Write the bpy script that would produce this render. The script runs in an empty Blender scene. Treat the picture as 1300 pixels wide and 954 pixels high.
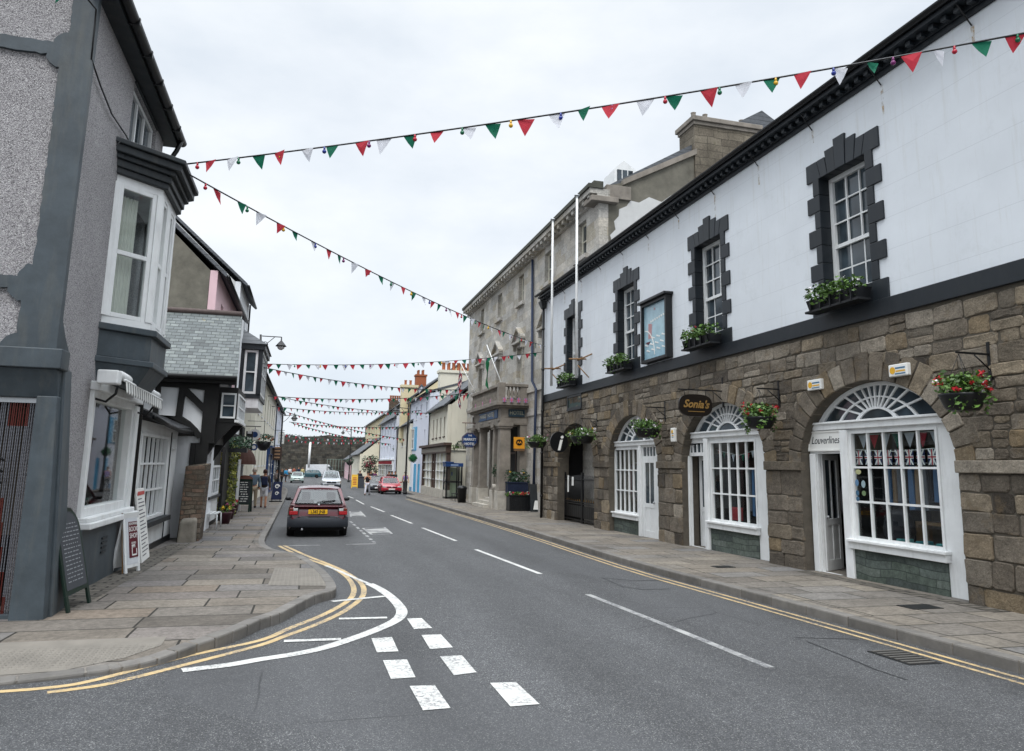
import bpy, bmesh, math, random
from mathutils import Vector, Matrix
from mathutils.geometry import tessellate_polygon
V = Vector
sc = bpy.context.scene
COL = sc.collection
rnd = random.Random(7)
PI = math.pi

# ---------------------------------------------------------------- survey: where the photograph's points stand in metres
EYE = V((0, 0, 1.85)); FL = 940.97
FW = V((0.25663758, 0.95182821, 0.16781005)); RT = V((0.96454299, -0.26329102, 0.01829351)); UP = V((-0.06159516, -0.1571652, 0.9856496))
def ray(x, y): return FW*FL + RT*(x-650) - UP*(y-432.5)
def G(y): return -0.009*min(max(y, -30), 80)
def onX(x, y, X):
    d = ray(x, y); return EYE + d*(X/d.x)
def onY(x, y, Y):
    d = ray(x, y); return EYE + d*(Y/d.y)
def onG(x, y, h=0.0):
    d = ray(x, y); t = (h-EYE.z)/(d.z+0.009*d.y)
    if t < 0 or t*d.y > 80: t = (h-.72-EYE.z)/d.z
    p = EYE + d*t; return p
def YX(px, X, py=585): return onX(px, py, X).y

# ---------------------------------------------------------------- objects
def link(o, parent=None):
    COL.objects.link(o)
    if parent is not None: o.parent = parent
    return o
def tag(o, label=None, cat=None, group=None, kind=None):
    if label: o['label'] = label
    if cat: o['category'] = cat
    if group: o['group'] = group
    if kind: o['kind'] = kind
    return o
ORG = {}
def thing(name, label, cat, loc=(0, 0, 0), rz=0, group=None):
    o = bpy.data.objects.new(name, None); COL.objects.link(o)
    o.location = loc; o.rotation_euler = (0, 0, rz); o.empty_display_size = .2
    tag(o, label, cat, group); return o
def copy_tree(o, parent=None):
    c = o.copy(); COL.objects.link(c)
    if parent is not None: c.parent = parent
    for ch in list(o.children): copy_tree(ch, c)
    return c

class B:
    """collects faces of one mesh"""
    def __init__(s):
        s.v = []; s.f = []; s.t = []; s.m = []; s.mi = 0; s.sm = []; s.smooth = False
    def add(s, vs, fs, t=.5):
        n = len(s.v); s.v += [tuple(p) for p in vs]
        for f in fs: s.f.append([n+i for i in f]); s.t.append(t); s.m.append(s.mi); s.sm.append(s.smooth)
    def box(s, x0, x1, y0, y1, z0, z1, t=.5):
        s.hexa([(x0,y0,z0),(x1,y0,z0),(x1,y1,z0),(x0,y1,z0),(x0,y0,z1),(x1,y0,z1),(x1,y1,z1),(x0,y1,z1)], t)
    def hexa(s, p, t=.5):
        s.add(p, [(0,3,2,1),(4,5,6,7),(0,1,5,4),(1,2,6,5),(2,3,7,6),(3,0,4,7)], t)
    def quad(s, a, b, c, d, t=.5): s.add([a,b,c,d], [(0,1,2,3)], t)
    def poly(s, pts, t=.5): s.add(pts, [tuple(range(len(pts)))], t)
    def prism(s, pts, vec, t=.5):
        n = len(pts); vec = V(vec); q = [V(p) for p in pts]
        tris = tessellate_polygon([q])
        vs = q+[p+vec for p in q]
        fs = [tuple(a) for a in tris]+[tuple(n+i for i in reversed(a)) for a in tris]
        fs += [(i, (i+1) % n, n+(i+1) % n, n+i) for i in range(n)]
        s.add(vs, fs, t)
    def tube(s, path, r, n=8, t=.5, cap=True, sm=True):
        path = [V(p) for p in path]; R = r if isinstance(r, (list, tuple)) else [r]*len(path)
        o = s.smooth; s.smooth = sm; vs = []; ref = None
        for i, p in enumerate(path):
            d = (path[min(i+1, len(path)-1)]-path[max(i-1, 0)]).normalized()
            if ref is None: ref = V((0,0,1)) if abs(d.z) < .9 else V((1,0,0))
            a = d.cross(ref).normalized(); b = a.cross(d).normalized(); ref = b if abs(d.dot(b)) < .5 else ref
            for k in range(n):
                an = 2*PI*k/n; vs.append(p+(a*math.cos(an)+b*math.sin(an))*R[i])
        fs = [(i*n+k, i*n+(k+1) % n, (i+1)*n+(k+1) % n, (i+1)*n+k) for i in range(len(path)-1) for k in range(n)]
        if cap: fs += [tuple(reversed(range(n))), tuple((len(path)-1)*n+k for k in range(n))]
        s.add(vs, fs, t); s.smooth = o
    def lathe(s, prof, c, n=16, t=.5, axis='z', sm=True):
        o = s.smooth; s.smooth = sm; vs = []; c = V(c)
        for r, h in prof:
            for k in range(n):
                a = 2*PI*k/n; x, y = r*math.cos(a), r*math.sin(a)
                vs.append(c+(V((x,y,h)) if axis == 'z' else V((h,x,y)) if axis == 'x' else V((x,h,y))))
        m = len(prof)
        fs = [(i*n+k, i*n+(k+1) % n, (i+1)*n+(k+1) % n, (i+1)*n+k) for i in range(m-1) for k in range(n)]
        fs += [tuple(reversed(range(n))), tuple((m-1)*n+k for k in range(n))]
        s.add(vs, fs, t); s.smooth = o
    def ball(s, c, r, n=12, m=8, t=.5):
        rx, ry, rz = r if isinstance(r, (tuple, list)) else (r, r, r); o = s.smooth; s.smooth = True
        vs = [V(c)+V((0,0,-rz))]
        for i in range(1, m):
            a = -PI/2+PI*i/m
            for k in range(n): vs.append(V(c)+V((rx*math.cos(a)*math.cos(2*PI*k/n), ry*math.cos(a)*math.sin(2*PI*k/n), rz*math.sin(a))))
        vs.append(V(c)+V((0,0,rz)))
        fs = [(0, 1+(k+1) % n, 1+k) for k in range(n)]
        for i in range(m-2):
            fs += [(1+i*n+k, 1+i*n+(k+1) % n, 1+(i+1)*n+(k+1) % n, 1+(i+1)*n+k) for k in range(n)]
        L = len(vs)-1; fs += [(L, 1+(m-2)*n+k, 1+(m-2)*n+(k+1) % n) for k in range(n)]
        s.add(vs, fs, t); s.smooth = o
    def leaves(s, c, rad, n, size, seed=0, flat=False):
        r_ = random.Random(seed+int(abs(c[0]*97+c[1]*31)))
        for _ in range(n):
            while True:
                p = V((r_.uniform(-1,1), r_.uniform(-1,1), r_.uniform(-1,1)))
                if p.length <= 1: break
            if r_.random() < .6 and p.length > .05: p = p.normalized()*r_.uniform(.75, 1.08)
            q = V(c)+V((p.x*rad[0], p.y*rad[1], p.z*rad[2]))
            a = V((r_.uniform(-1,1), r_.uniform(-1,1), r_.uniform(-.6,.6))).normalized()
            b = a.cross(V((r_.uniform(-1,1), r_.uniform(-1,1), r_.uniform(-1,1)))).normalized()
            w = size*r_.uniform(.6,1.3)
            s.add([q-a*w*.5, q+b*w*.3, q+a*w*.55, q-b*w*.3], [(0,1,2,3)], r_.random())
def obj(name, b, mat, parent=None, bevel=0, seg=2, mods=None, recalc=True, solid=0):
    me = bpy.data.meshes.new(name); me.from_pydata(b.v, [], b.f); me.validate(clean_customdata=False)
    ms = mat if isinstance(mat, (list, tuple)) else [mat]
    for m in ms: me.materials.append(m)
    if len(me.polygons) == len(b.f):
        at = me.attributes.new('tint', 'FLOAT', 'FACE'); at.data.foreach_set('value', b.t)
        me.polygons.foreach_set('material_index', b.m); me.polygons.foreach_set('use_smooth', b.sm)
    if recalc:
        bm = bmesh.new(); bm.from_mesh(me); bmesh.ops.recalc_face_normals(bm, faces=bm.faces); bm.to_mesh(me); bm.free()
    o = bpy.data.objects.new(name, me); COL.objects.link(o)
    if parent is not None:
        o.parent = parent; Lp = wl(parent)
        o.location = -Lp if parent.get('_w') is None else V((0,0,0))
    if bevel:
        m = o.modifiers.new('bevel', 'BEVEL'); m.width = bevel; m.segments = seg; m.limit_method = 'ANGLE'; m.angle_limit = .6
    if solid:
        m = o.modifiers.new('solid', 'SOLIDIFY'); m.thickness = solid
    return o
def wl(p):      # world location of an un-rotated chain
    L = V(p.location)
    while p.parent is not None: p = p.parent; L += V(p.location)
    return L
LOCAL = {}
def lobj(name, b, mat, parent, **k):    # mesh given in the parent's own coordinates
    k2 = dict(k); o = obj(name, b, mat, None, **k2); o.parent = parent; return o

# ---------------------------------------------------------------- materials
def hexc(h):
    def l(c): c /= 255; return c/12.92 if c <= .04045 else ((c+.055)/1.055)**2.4
    return (l(int(h[0:2], 16)), l(int(h[2:4], 16)), l(int(h[4:6], 16)), 1)
class NT:
    def __init__(s, name):
        s.m = bpy.data.materials.new(name); s.m.use_nodes = True; s.t = s.m.node_tree; s.n = s.t.nodes; s.p = s.n['Principled BSDF']; s.out = s.n['Material Output']
    def nd(s, ty, **k):
        n = s.n.new(ty)
        for a, v in k.items():
            if a.startswith('i_'): n.inputs[a[2:].replace('_', ' ')].default_value = v
            else: setattr(n, a, v)
        return n
    def L(s, a, b): s.t.links.new(a, b)
    def coord(s): return s.nd('ShaderNodeTexCoord').outputs['Object']
    def wallco(s):      # (x+y, z) for upright faces
        c = s.nd('ShaderNodeSeparateXYZ'); s.L(s.coord(), c.inputs[0]); a = s.math('ADD', c.outputs[0], c.outputs[1])
        k = s.nd('ShaderNodeCombineXYZ'); s.L(a, k.inputs[0]); s.L(c.outputs[2], k.inputs[1]); return k.outputs[0], c
    def math(s, op, a, b=None, c=None, clamp=False):
        n = s.nd('ShaderNodeMath', operation=op, use_clamp=clamp)
        for i, x in enumerate((a, b, c)):
            if x is None: continue
            if hasattr(x, 'links'): s.L(x, n.inputs[i])
            else: n.inputs[i].default_value = x
        return n.outputs[0]
    def noise(s, co, scale, detail=4, rough=.6, dist=0):
        n = s.nd('ShaderNodeTexNoise'); n.inputs['Scale'].default_value = scale; n.inputs['Detail'].default_value = detail; n.inputs['Roughness'].default_value = rough; n.inputs['Distortion'].default_value = dist
        if co is not None: s.L(co, n.inputs['Vector'])
        return n.outputs['Fac']
    def ramp(s, f, stops, interp='LINEAR'):
        n = s.nd('ShaderNodeValToRGB'); e = n.color_ramp.elements; n.color_ramp.interpolation = interp
        for i, (p, c) in enumerate(stops):
            x = e[i] if i < 2 else e.new(p)
            x.position = p; x.color = c if len(c) == 4 else (*c, 1)
        s.L(f, n.inputs[0]); return n.outputs[0]
    def g(s, a): return (a, a, a, 1)
    def mix(s, f, a, b, bl='MIX'):
        n = s.nd('ShaderNodeMix', data_type='RGBA', blend_type=bl)
        for i, x in ((0, f), (6, a), (7, b)):
            if hasattr(x, 'links'): s.L(x, n.inputs[i])
            else: n.inputs[i].default_value = x
        return n.outputs[2]
    def col(s, x):
        if hasattr(x, 'links'): s.L(x, s.p.inputs['Base Color'])
        else: s.p.inputs['Base Color'].default_value = x
    def bump(s, h, st=.5, d=.01):
        n = s.nd('ShaderNodeBump'); n.inputs['Strength'].default_value = st; n.inputs['Distance'].default_value = d
        s.L(h, n.inputs['Height']); s.L(n.outputs[0], s.p.inputs['Normal'])
    def rough(s, r): s.p.inputs['Roughness'].default_value = r
MC = {}
def paint(name, col, rough=.55, var=.12, scale=3, bump=.15, dirt=0, tint=0, spec=.4, fine=60):
    if name in MC: return MC[name]
    t = NT(name); c = hexc(col) if isinstance(col, str) else col; co = t.coord()
    n1 = t.noise(co, scale, 6, .65); f = t.ramp(n1, [(.3, t.g(1-var)), (.7, t.g(1+var*.4))]); x = t.mix(1, c, f, 'MULTIPLY')
    if tint:
        a = t.nd('ShaderNodeAttribute', attribute_name='tint'); k = t.math('MULTIPLY_ADD', a.outputs['Fac'], 2*tint, 1-tint)
        cc = t.nd('ShaderNodeCombineColor'); [t.L(k, cc.inputs[i]) for i in range(3)]; x = t.mix(1, x, cc.outputs[0], 'MULTIPLY')
    if dirt:
        w = t.nd('ShaderNodeMapping'); w.inputs['Scale'].default_value = (2.2, 2.2, .35); t.L(co, w.inputs[0])
        s_ = t.noise(w.outputs[0], 2.2, 7, .7); m = t.ramp(s_, [(.5, t.g(0)), (.78, t.g(dirt))]); x = t.mix(m, x, (.16, .15, .12, 1))
    t.col(x); t.rough(rough); t.p.inputs['Specular IOR Level'].default_value = spec
    if bump: t.bump(t.noise(co, fine, 3), bump, .004)
    MC[name] = t.m; return t.m
def stone(name, cols, mort, bw, rh, mortar=.012, distort=.04, bump=.8, lichen=0, stain=.35, floor=False, second=None, warp=.10, splitz=2.02):
    """squared rubble or paving: colour per block, ragged joints"""
    t = NT(name); co = t.coord()
    if floor: wc = co
    else: wc, sep = t.wallco()
    nz = t.nd('ShaderNodeTexNoise'); nz.inputs['Scale'].default_value = 3.5; nz.inputs['Detail'].default_value = 5; t.L(co, nz.inputs['Vector'])
    off = t.nd('ShaderNodeVectorMath', operation='SUBTRACT'); t.L(nz.outputs['Color'], off.inputs[0]); off.inputs[1].default_value = (.5,.5,.5)
    sc_ = t.nd('ShaderNodeVectorMath', operation='SCALE'); t.L(off.outputs[0], sc_.inputs[0]); sc_.inputs['Scale'].default_value = distort*2
    n2 = t.nd('ShaderNodeTexNoise'); n2.inputs['Scale'].default_value = .9; n2.inputs['Detail'].default_value = 1; t.L(co, n2.inputs['Vector'])
    of2 = t.nd('ShaderNodeVectorMath', operation='SUBTRACT'); t.L(n2.outputs['Color'], of2.inputs[0]); of2.inputs[1].default_value = (.5,.5,.5)
    sc2 = t.nd('ShaderNodeVectorMath', operation='SCALE'); t.L(of2.outputs[0], sc2.inputs[0]); sc2.inputs['Scale'].default_value = warp*2
    ad = t.nd('ShaderNodeVectorMath', operation='ADD'); t.L(wc, ad.inputs[0]); t.L(sc_.outputs[0], ad.inputs[1])
    ad2 = t.nd('ShaderNodeVectorMath', operation='ADD'); t.L(ad.outputs[0], ad2.inputs[0]); t.L(sc2.outputs[0], ad2.inputs[1]); vec = ad2.outputs[0] if warp else ad.outputs[0]
    def brick(bw, rh, sq, off_):
        b = t.nd('ShaderNodeTexBrick'); b.offset = .47; b.offset_frequency = 2; b.squash = sq; b.squash_frequency = 3
        b.inputs['Color1'].default_value = t.g(0); b.inputs['Color2'].default_value = t.g(1); b.inputs['Mortar'].default_value = t.g(.5)
        b.inputs['Scale'].default_value = 1; b.inputs['Mortar Size'].default_value = mortar; b.inputs['Mortar Smooth'].default_value = .25
        b.inputs['Brick Width'].default_value = bw; b.inputs['Row Height'].default_value = rh
        if off_:
            m = t.nd('ShaderNodeVectorMath', operation='ADD'); t.L(vec, m.inputs[0]); m.inputs[1].default_value = off_; t.L(m.outputs[0], b.inputs['Vector'])
        else: t.L(vec, b.inputs['Vector'])
        return b.outputs['Color'], b.outputs['Fac']
    c1, f1 = brick(bw, rh, 1.5, None)
    if second:      # a second bond of other block sizes, in patches and below the impost
        c2, f2 = brick(second[0], second[1], .8, (3.3, .07, 0))
        if floor: k = t.ramp(t.noise(co, .35, 1), [(.5, t.g(0)), (.505, t.g(1))])
        else:
            patch = t.ramp(t.noise(co, .8, 0), [(.53, t.g(0)), (.535, t.g(1))]); low = t.math('LESS_THAN', sep.outputs[2], splitz); k = t.math('MAXIMUM', patch, low)
        c1 = t.mix(k, c1, c2); f1 = t.mix(k, f1, f2)
    n = len(cols); st = [(i/(n-1), hexc(c)) for i, c in enumerate(cols)]
    base = t.ramp(c1, st)
    v1 = t.ramp(t.noise(co, 14, 9, .78), [(.3, t.g(.5)), (.7, t.g(1.35))]); base = t.mix(1, base, v1, 'MULTIPLY')
    v2 = t.ramp(t.noise(co, 1.1, 4, .6), [(.35, t.g(1-stain)), (.65, t.g(1.1))]); base = t.mix(1, base, v2, 'MULTIPLY')
    x = t.mix(f1, base, hexc(mort))
    if lichen:
        m = t.ramp(t.noise(co, 2.3, 8, .75), [(.6, t.g(0)), (.72, t.g(lichen))]); x = t.mix(m, x, (.10, .11, .05, 1))
    t.col(x); t.rough(.85); t.p.inputs['Specular IOR Level'].default_value = .25
    inv = t.math('SUBTRACT', 1, f1); h = t.math('MULTIPLY_ADD', t.noise(co, 11, 8, .7), .55, inv); t.bump(h, bump, .03 if not floor else .006)
    MC[name] = t.m; return t.m
def pebble(name):
    t = NT(name); co = t.coord(); v = t.nd('ShaderNodeTexVoronoi'); v.inputs['Scale'].default_value = 105; t.L(co, v.inputs['Vector'])
    s_ = t.nd('ShaderNodeSeparateColor'); t.L(v.outputs['Color'], s_.inputs[0])
    c = t.ramp(s_.outputs[0], [(0, hexc('6d6b6d')), (.12, hexc('969396')), (.4, hexc('b3b0b2')), (.75, hexc('c3c1c2')), (.92, hexc('dcdada'))], 'CONSTANT')
    e = t.ramp(v.outputs['Distance'], [(.25, t.g(1)), (.75, t.g(.55))]); c = t.mix(.8, c, e, 'MULTIPLY')
    w = t.ramp(t.noise(co, 1.5, 5), [(.3, t.g(.86)), (.7, t.g(1.05))]); c = t.mix(1, c, w, 'MULTIPLY'); t.col(c); t.rough(.8)
    h = t.math('SUBTRACT', 1, v.outputs['Distance']); t.bump(h, .9, .012); return t.m
def asphalt():
    t = NT('asphalt'); co = t.coord(); v = t.nd('ShaderNodeTexVoronoi'); v.inputs['Scale'].default_value = 130; t.L(co, v.inputs['Vector'])
    s_ = t.nd('ShaderNodeSeparateColor'); t.L(v.outputs['Color'], s_.inputs[0])
    c = t.ramp(s_.outputs[1], [(0, hexc('323334')), (.55, hexc('434446')), (.9, hexc('57585a')), (.985, hexc('80807e'))])
    mp = t.nd('ShaderNodeMapping'); mp.inputs['Scale'].default_value = (1, .18, 1); t.L(co, mp.inputs[0])
    w = t.ramp(t.noise(mp.outputs[0], 1.1, 6, .6), [(.3, t.g(.78)), (.7, t.g(1.12))]); c = t.mix(1, c, w, 'MULTIPLY')
    w2 = t.ramp(t.noise(co, 6, 5, .7), [(.3, t.g(.88)), (.7, t.g(1.07))]); c = t.mix(1, c, w2, 'MULTIPLY')
    # hairline cracks
    k = t.nd('ShaderNodeTexVoronoi', feature='DISTANCE_TO_EDGE'); k.inputs['Scale'].default_value = .28
    nz = t.nd('ShaderNodeTexNoise'); nz.inputs['Scale'].default_value = 1.5; nz.inputs['Detail'].default_value = 6; t.L(co, nz.inputs['Vector'])
    # wheel-polished tracks, patches and oily spots
    sx = t.nd('ShaderNodeSeparateXYZ'); t.L(co, sx.inputs[0]); wob = t.math('MULTIPLY_ADD', t.noise(co, .12, 2), 1.2, sx.outputs[0]); tr = t.math('ABSOLUTE', t.math('SINE', t.math('MULTIPLY', wob, 1.75))); c = t.mix(1, c, t.ramp(tr, [(.2, t.g(.93)), (.85, t.g(1.12))]), 'MULTIPLY')
    oil = t.ramp(t.noise(co, .9, 5, .7), [(.62, t.g(0)), (.72, t.g(.45))]); c = t.mix(oil, c, hexc('2a2b2c')); pt = t.ramp(t.noise(co, .22, 0), [(.56, t.g(0)), (.565, t.g(.35))]); c = t.mix(pt, c, hexc('4b4c4e'))
    mx = t.mix(.12, co, nz.outputs['Color'], 'ADD'); t.L(mx, k.inputs['Vector'])
    cr = t.ramp(k.outputs['Distance'], [(.0, t.g(1)), (.0035, t.g(0))]); gate = t.ramp(t.noise(co, .25, 2), [(.52, t.g(0)), (.6, t.g(.8))]); m = t.math('MULTIPLY', cr, gate)
    c = t.mix(m, c, (.02, .02, .022, 1)); t.col(c); t.rough(.8); t.p.inputs['Specular IOR Level'].default_value = .35
    t.bump(s_.outputs[1], .35, .004); return t.m
def roadpaint(name, col, wear=.35):
    t = NT(name); co = t.coord(); n = t.noise(co, 28, 6, .75); m = t.ramp(n, [(wear, t.g(1)), (wear+.16, t.g(0))]); lo = t.ramp(t.noise(co, 2.2, 3), [(.4, t.g(.25)), (.6, t.g(1))]); m = t.math('MULTIPLY', m, lo)
    c = t.mix(m, hexc(col), hexc('5d5e61')); c = t.mix(1, c, t.ramp(t.noise(co, 5, 4), [(.3, t.g(.85)), (.7, t.g(1.05))]), 'MULTIPLY'); t.col(c); t.rough(.7); return t.m
def slate(name, cols, bw=.3, rh=.16, dim='xz'):
    t = NT(name); co = t.coord(); sep = t.nd('ShaderNodeSeparateXYZ'); t.L(co, sep.inputs[0]); k = t.nd('ShaderNodeCombineXYZ')
    t.L(sep.outputs[0 if dim == 'xz' else 1], k.inputs[0]); t.L(sep.outputs[2], k.inputs[1])
    b = t.nd('ShaderNodeTexBrick'); b.offset = .5; b.inputs['Color1'].default_value = t.g(0); b.inputs['Color2'].default_value = t.g(1); b.inputs['Mortar'].default_value = t.g(0)
    b.inputs['Scale'].default_value = 1; b.inputs['Mortar Size'].default_value = .008; b.inputs['Brick Width'].default_value = bw; b.inputs['Row Height'].default_value = rh
    nz = t.nd('ShaderNodeTexNoise'); nz.inputs['Scale'].default_value = 4; t.L(co, nz.inputs['Vector']); v = t.mix(.02, k.outputs[0], nz.outputs['Color'], 'ADD'); t.L(v, b.inputs['Vector'])
    c = t.ramp(b.outputs['Color'], [(i/(len(cols)-1), hexc(c)) for i, c in enumerate(cols)])
    c = t.mix(b.outputs['Fac'], c, hexc('2c3032'))
    c = t.mix(1, c, t.ramp(t.noise(co, 9, 6, .7), [(.3, t.g(.75)), (.7, t.g(1.15))]), 'MULTIPLY')
    li = t.ramp(t.noise(co, 3.2, 6, .7), [(.66, t.g(0)), (.74, t.g(.6))]); c = t.mix(li, c, hexc('8a7a3c')); t.col(c); t.rough(.6)
    # each course steps at its tail
    fr = t.math('FRACT', t.math('DIVIDE', sep.outputs[2], rh)); h = t.math('SUBTRACT', t.math('MULTIPLY', b.outputs['Fac'], -1), t.math('MULTIPLY', fr, .8)); t.bump(h, .7, .012); return t.m
def glass_clear(name='shop_glass', tint=(.82,.88,.88,1), base=.06):
    t = NT(name); t.n.remove(t.p); tr = t.nd('ShaderNodeBsdfTransparent'); tr.inputs[0].default_value = tint
    gl = t.nd('ShaderNodeBsdfGlossy'); gl.inputs['Roughness'].default_value = .02; ge = t.nd('ShaderNodeNewGeometry'); dt = t.nd('ShaderNodeVectorMath', operation='DOT_PRODUCT'); t.L(ge.outputs['Normal'], dt.inputs[0]); t.L(ge.outputs['Incoming'], dt.inputs[1]); iv = t.math('SUBTRACT', 1, t.math('ABSOLUTE', dt.outputs['Value']), clamp=True)
    k = t.math('MULTIPLY_ADD', t.math('POWER', iv, 5), .9, base, clamp=True); mx = t.nd('ShaderNodeMixShader'); t.L(k, mx.inputs[0]); t.L(tr.outputs[0], mx.inputs[1]); t.L(gl.outputs[0], mx.inputs[2]); t.L(mx.outputs[0], t.out.inputs[0]); return t.m
def glass_dark(name, col, rough=.06):
    t = NT(name); co = t.coord(); c = t.mix(1, hexc(col), t.ramp(t.noise(co, 1.4, 2), [(.35, t.g(.5)), (.65, t.g(1.5))]), 'MULTIPLY'); t.col(c); t.rough(rough); t.p.inputs['IOR'].default_value = 1.6
    t.bump(t.noise(co, 1.6, 1), .05, .02); return t.m
def leafmat(name, a, b):
    t = NT(name); at = t.nd('ShaderNodeAttribute', attribute_name='tint'); c = t.ramp(at.outputs['Fac'], [(0, hexc(a)), (1, hexc(b))]); t.col(c); t.rough(.55); t.p.inputs['Subsurface Weight'].default_value = 0; return t.m
def metal(name, col, rough=.35, met=.6): 
    m = paint(name, col, rough, .08, 5, .05); m.node_tree.nodes['Principled BSDF'].inputs['Metallic'].default_value = met; return m
def carpaint(name, col):
    t = NT(name); t.col(t.mix(1, hexc(col), t.ramp(t.noise(t.coord(), 4, 4), [(.3, t.g(.85)), (.7, t.g(1.05))]), 'MULTIPLY')); t.rough(.32); t.p.inputs['Coat Weight'].default_value = .8; t.p.inputs['Coat Roughness'].default_value = .06; return t.m

M = {}
M['rubble'] = stone('rubble_stone', ['443f39', '7a7064', '63594d', '8f8376', '746a5e', '94826a', '6b6761', '9f968a', '524a42', '83776a', '6f675d', 'a09484'], '45403a', .37, .165, .009, .075, 1, .3, .4, second=(.55, .30), warp=.16)
M['pier'] = stone('pier_stone', ['544d45', '857767', '706457', '9b8a74', '645e57', '8c8276'], '3a3632', .5, .4, .01, .03, 1, .15, .4)
M['vous'] = paint('arch_stone', '786e62', .85, .55, 6, 1, dirt=.4, tint=.45, fine=18)
def stones_mat(name, cols, fine=22):
    t = NT(name); co = t.coord(); at = t.nd('ShaderNodeAttribute', attribute_name='tint'); c = t.ramp(at.outputs['Fac'], [(i/(len(cols)-1), hexc(k)) for i, k in enumerate(cols)])
    big = t.ramp(t.noise(co, 5, 7, .7), [(.3, t.g(.58)), (.7, t.g(1.15))]); c = t.mix(1, c, big, 'MULTIPLY'); sm = t.ramp(t.noise(co, 34, 8, .75), [(.3, t.g(.62)), (.7, t.g(1.3))]); c = t.mix(1, c, sm, 'MULTIPLY')
    warm = t.ramp(t.noise(co, 2.6, 5, .7), [(.55, t.g(0)), (.75, t.g(.45))]); c = t.mix(warm, c, hexc('8a7350')); li = t.ramp(t.noise(co, 8, 8, .8), [(.62, t.g(0)), (.72, t.g(.5))]); c = t.mix(li, c, hexc('a8a498')); dk = t.ramp(t.noise(co, 1.3, 6, .7), [(.52, t.g(0)), (.75, t.g(.5))]); c = t.mix(dk, c, hexc('3c3935'))
    t.col(c); t.rough(.88); t.p.inputs['Specular IOR Level'].default_value = .25; h = t.math('ADD', t.noise(co, fine, 9, .75), t.math('MULTIPLY', t.noise(co, 6, 5, .6), 1.5)); t.bump(h, .9, .03); return t.m
M['stones'] = stones_mat('rubble_blocks', ['4a443d', '7d7468', '625a50', '8c8376', '554f48', '978a76', '6f685e', '8a7a62', '7a7267', 'a1988a', '5b544b', '847a6c'])
M['mortar'] = paint('lime_mortar', '5a544b', .95, .3, 6, .8, dirt=.2, fine=30)
M['castle'] = stone('castle_stone', ['3c3b38', '5a5852', '4a4640', '6a665c'], '38362f', .8, .4, .02, .08, 1, .6, .55)
M['butt'] = stone('buttress_stone', ['5b5248', '756a5c', '62564a', '7a6152', '80766a', '554c43'], '4a443c', .27, .11, .012, .06, 1, .4, .45)
M['ashlar'] = stone('hotel_ashlar', ['aaa7a0', 'bab7b0', 'b0ada8', 'c2bcb1', 'a09c94', 'b0a898'], '908d86', .8, .36, .006, .004, .4, .1, .22, warp=0)
M['porch'] = paint('porch_stone', '8a837a', .85, .4, 1.8, .6, dirt=.6, fine=30)
M['porchlt'] = paint('plinth_limestone', 'b5b0a6', .85, .3, 3, .5, dirt=.6, fine=30)
M['flagleft'] = stone('paving_flags', ['5a554f', '736c63', '66625e', '7d766c', '676667', '746a5f', '6e6b6a'], '2c2a26', 1.15, .62, .015, .001, .5, .12, .2, floor=True, warp=0)
M['flagright'] = stone('paving_flags_far_side', ['65605a', '7d766c', '6e6a65', '847d72', '727170'], '2c2a26', .95, .6, .014, .001, .5, .12, .2, floor=True, warp=0)
M['setts'] = stone('paving_setts', ['5a5650', '6f6a62', '625d57'], '34322e', .3, .16, .02, .01, 1, .1, .25, floor=True, warp=0)
M['kerb'] = paint('kerb_stone', '6d6a66', .8, .3, 4, .5, dirt=.4, tint=.14, fine=50)
M['asphalt'] = asphalt(); M['rwhite'] = roadpaint('road_white', 'c8c8c4', .39); M['rworn'] = roadpaint('road_white_worn', 'acaca9', .49); M['ryel'] = roadpaint('road_yellow', 'c2a878', .42)
M['pebble'] = pebble('pebbledash')
M['grey'] = paint('slate_grey_paint', '414a50', .55, .3, 3, .35, dirt=.35, fine=25)
M['greyd'] = paint('dark_grey_paint', '23292d', .5, .35, 3, .3, dirt=.2)
M['white'] = paint('white_paint', 'e2e4e4', .45, .1, 2.5, .2, dirt=.3)
M['whitel'] = paint('limewash_white', 'e2e5e8', .7, .06, 1.2, .4, dirt=.10, fine=12)
M['cream'] = paint('cream_render', 'dcd8c8', .75, .07, 1, .3, dirt=.16)
M['yellowr'] = paint('yellow_render', 'd3c7a4', .75, .08, 1, .3, dirt=.14)
M['pink'] = paint('pink_render', 'd9b9bf', .75, .07, 1, .3, dirt=.14)
M['grender'] = paint('brown_grey_render', '6f6c62', .9, .4, 1.8, .8, dirt=.4, fine=16)
M['patch'] = paint('pale_patched_render', 'c4c5c4', .8, .1, 2, .4, dirt=.1)
M['lav'] = paint('pale_blue_render', 'd5dae6', .7, .05, 1, .3, dirt=.1)
M['blue'] = paint('sky_blue_paint', '4aa3cc', .45, .08, 3, .1)
M['black'] = paint('black_paint', '16181b', .4, .15, 3, .2)
M['navy'] = paint('blue_black_paint', '1c2228', .45, .12, 3, .3, dirt=.06, tint=.18)
M['iron'] = paint('black_iron', '121315', .4, .2, 6, .1)
M['drk'] = paint('dark_timber', '0f0f0f', .6, .3, 5, .4)
M['brown'] = paint('brown_paint', '4a3a33', .6, .2, 4, .3)
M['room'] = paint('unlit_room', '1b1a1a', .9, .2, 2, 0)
M['roomw'] = paint('room_wall', '8a7f70', .9, .2, 2, 0)
M['slate'] = slate('roof_slates', ['454b4b', '5f6666', '515858', '6f7674', '5a6160'], .22, .098)
M['slated'] = slate('dark_roof_slates', ['44484d', '54585e', '4c5054'], .3, .18, 'yz')
M['slabst'] = stone('stall_riser_slate', ['4b5350', '5f6863', '566058', '6d756f'], '39403c', .6, .13, .006, .02, .8, .1, .3)
M['glass'] = glass_clear(); M['gd'] = glass_dark('window_glass', '3a444b'); M['gs'] = glass_dark('far_window_glass', '2b3136', .15)
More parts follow.
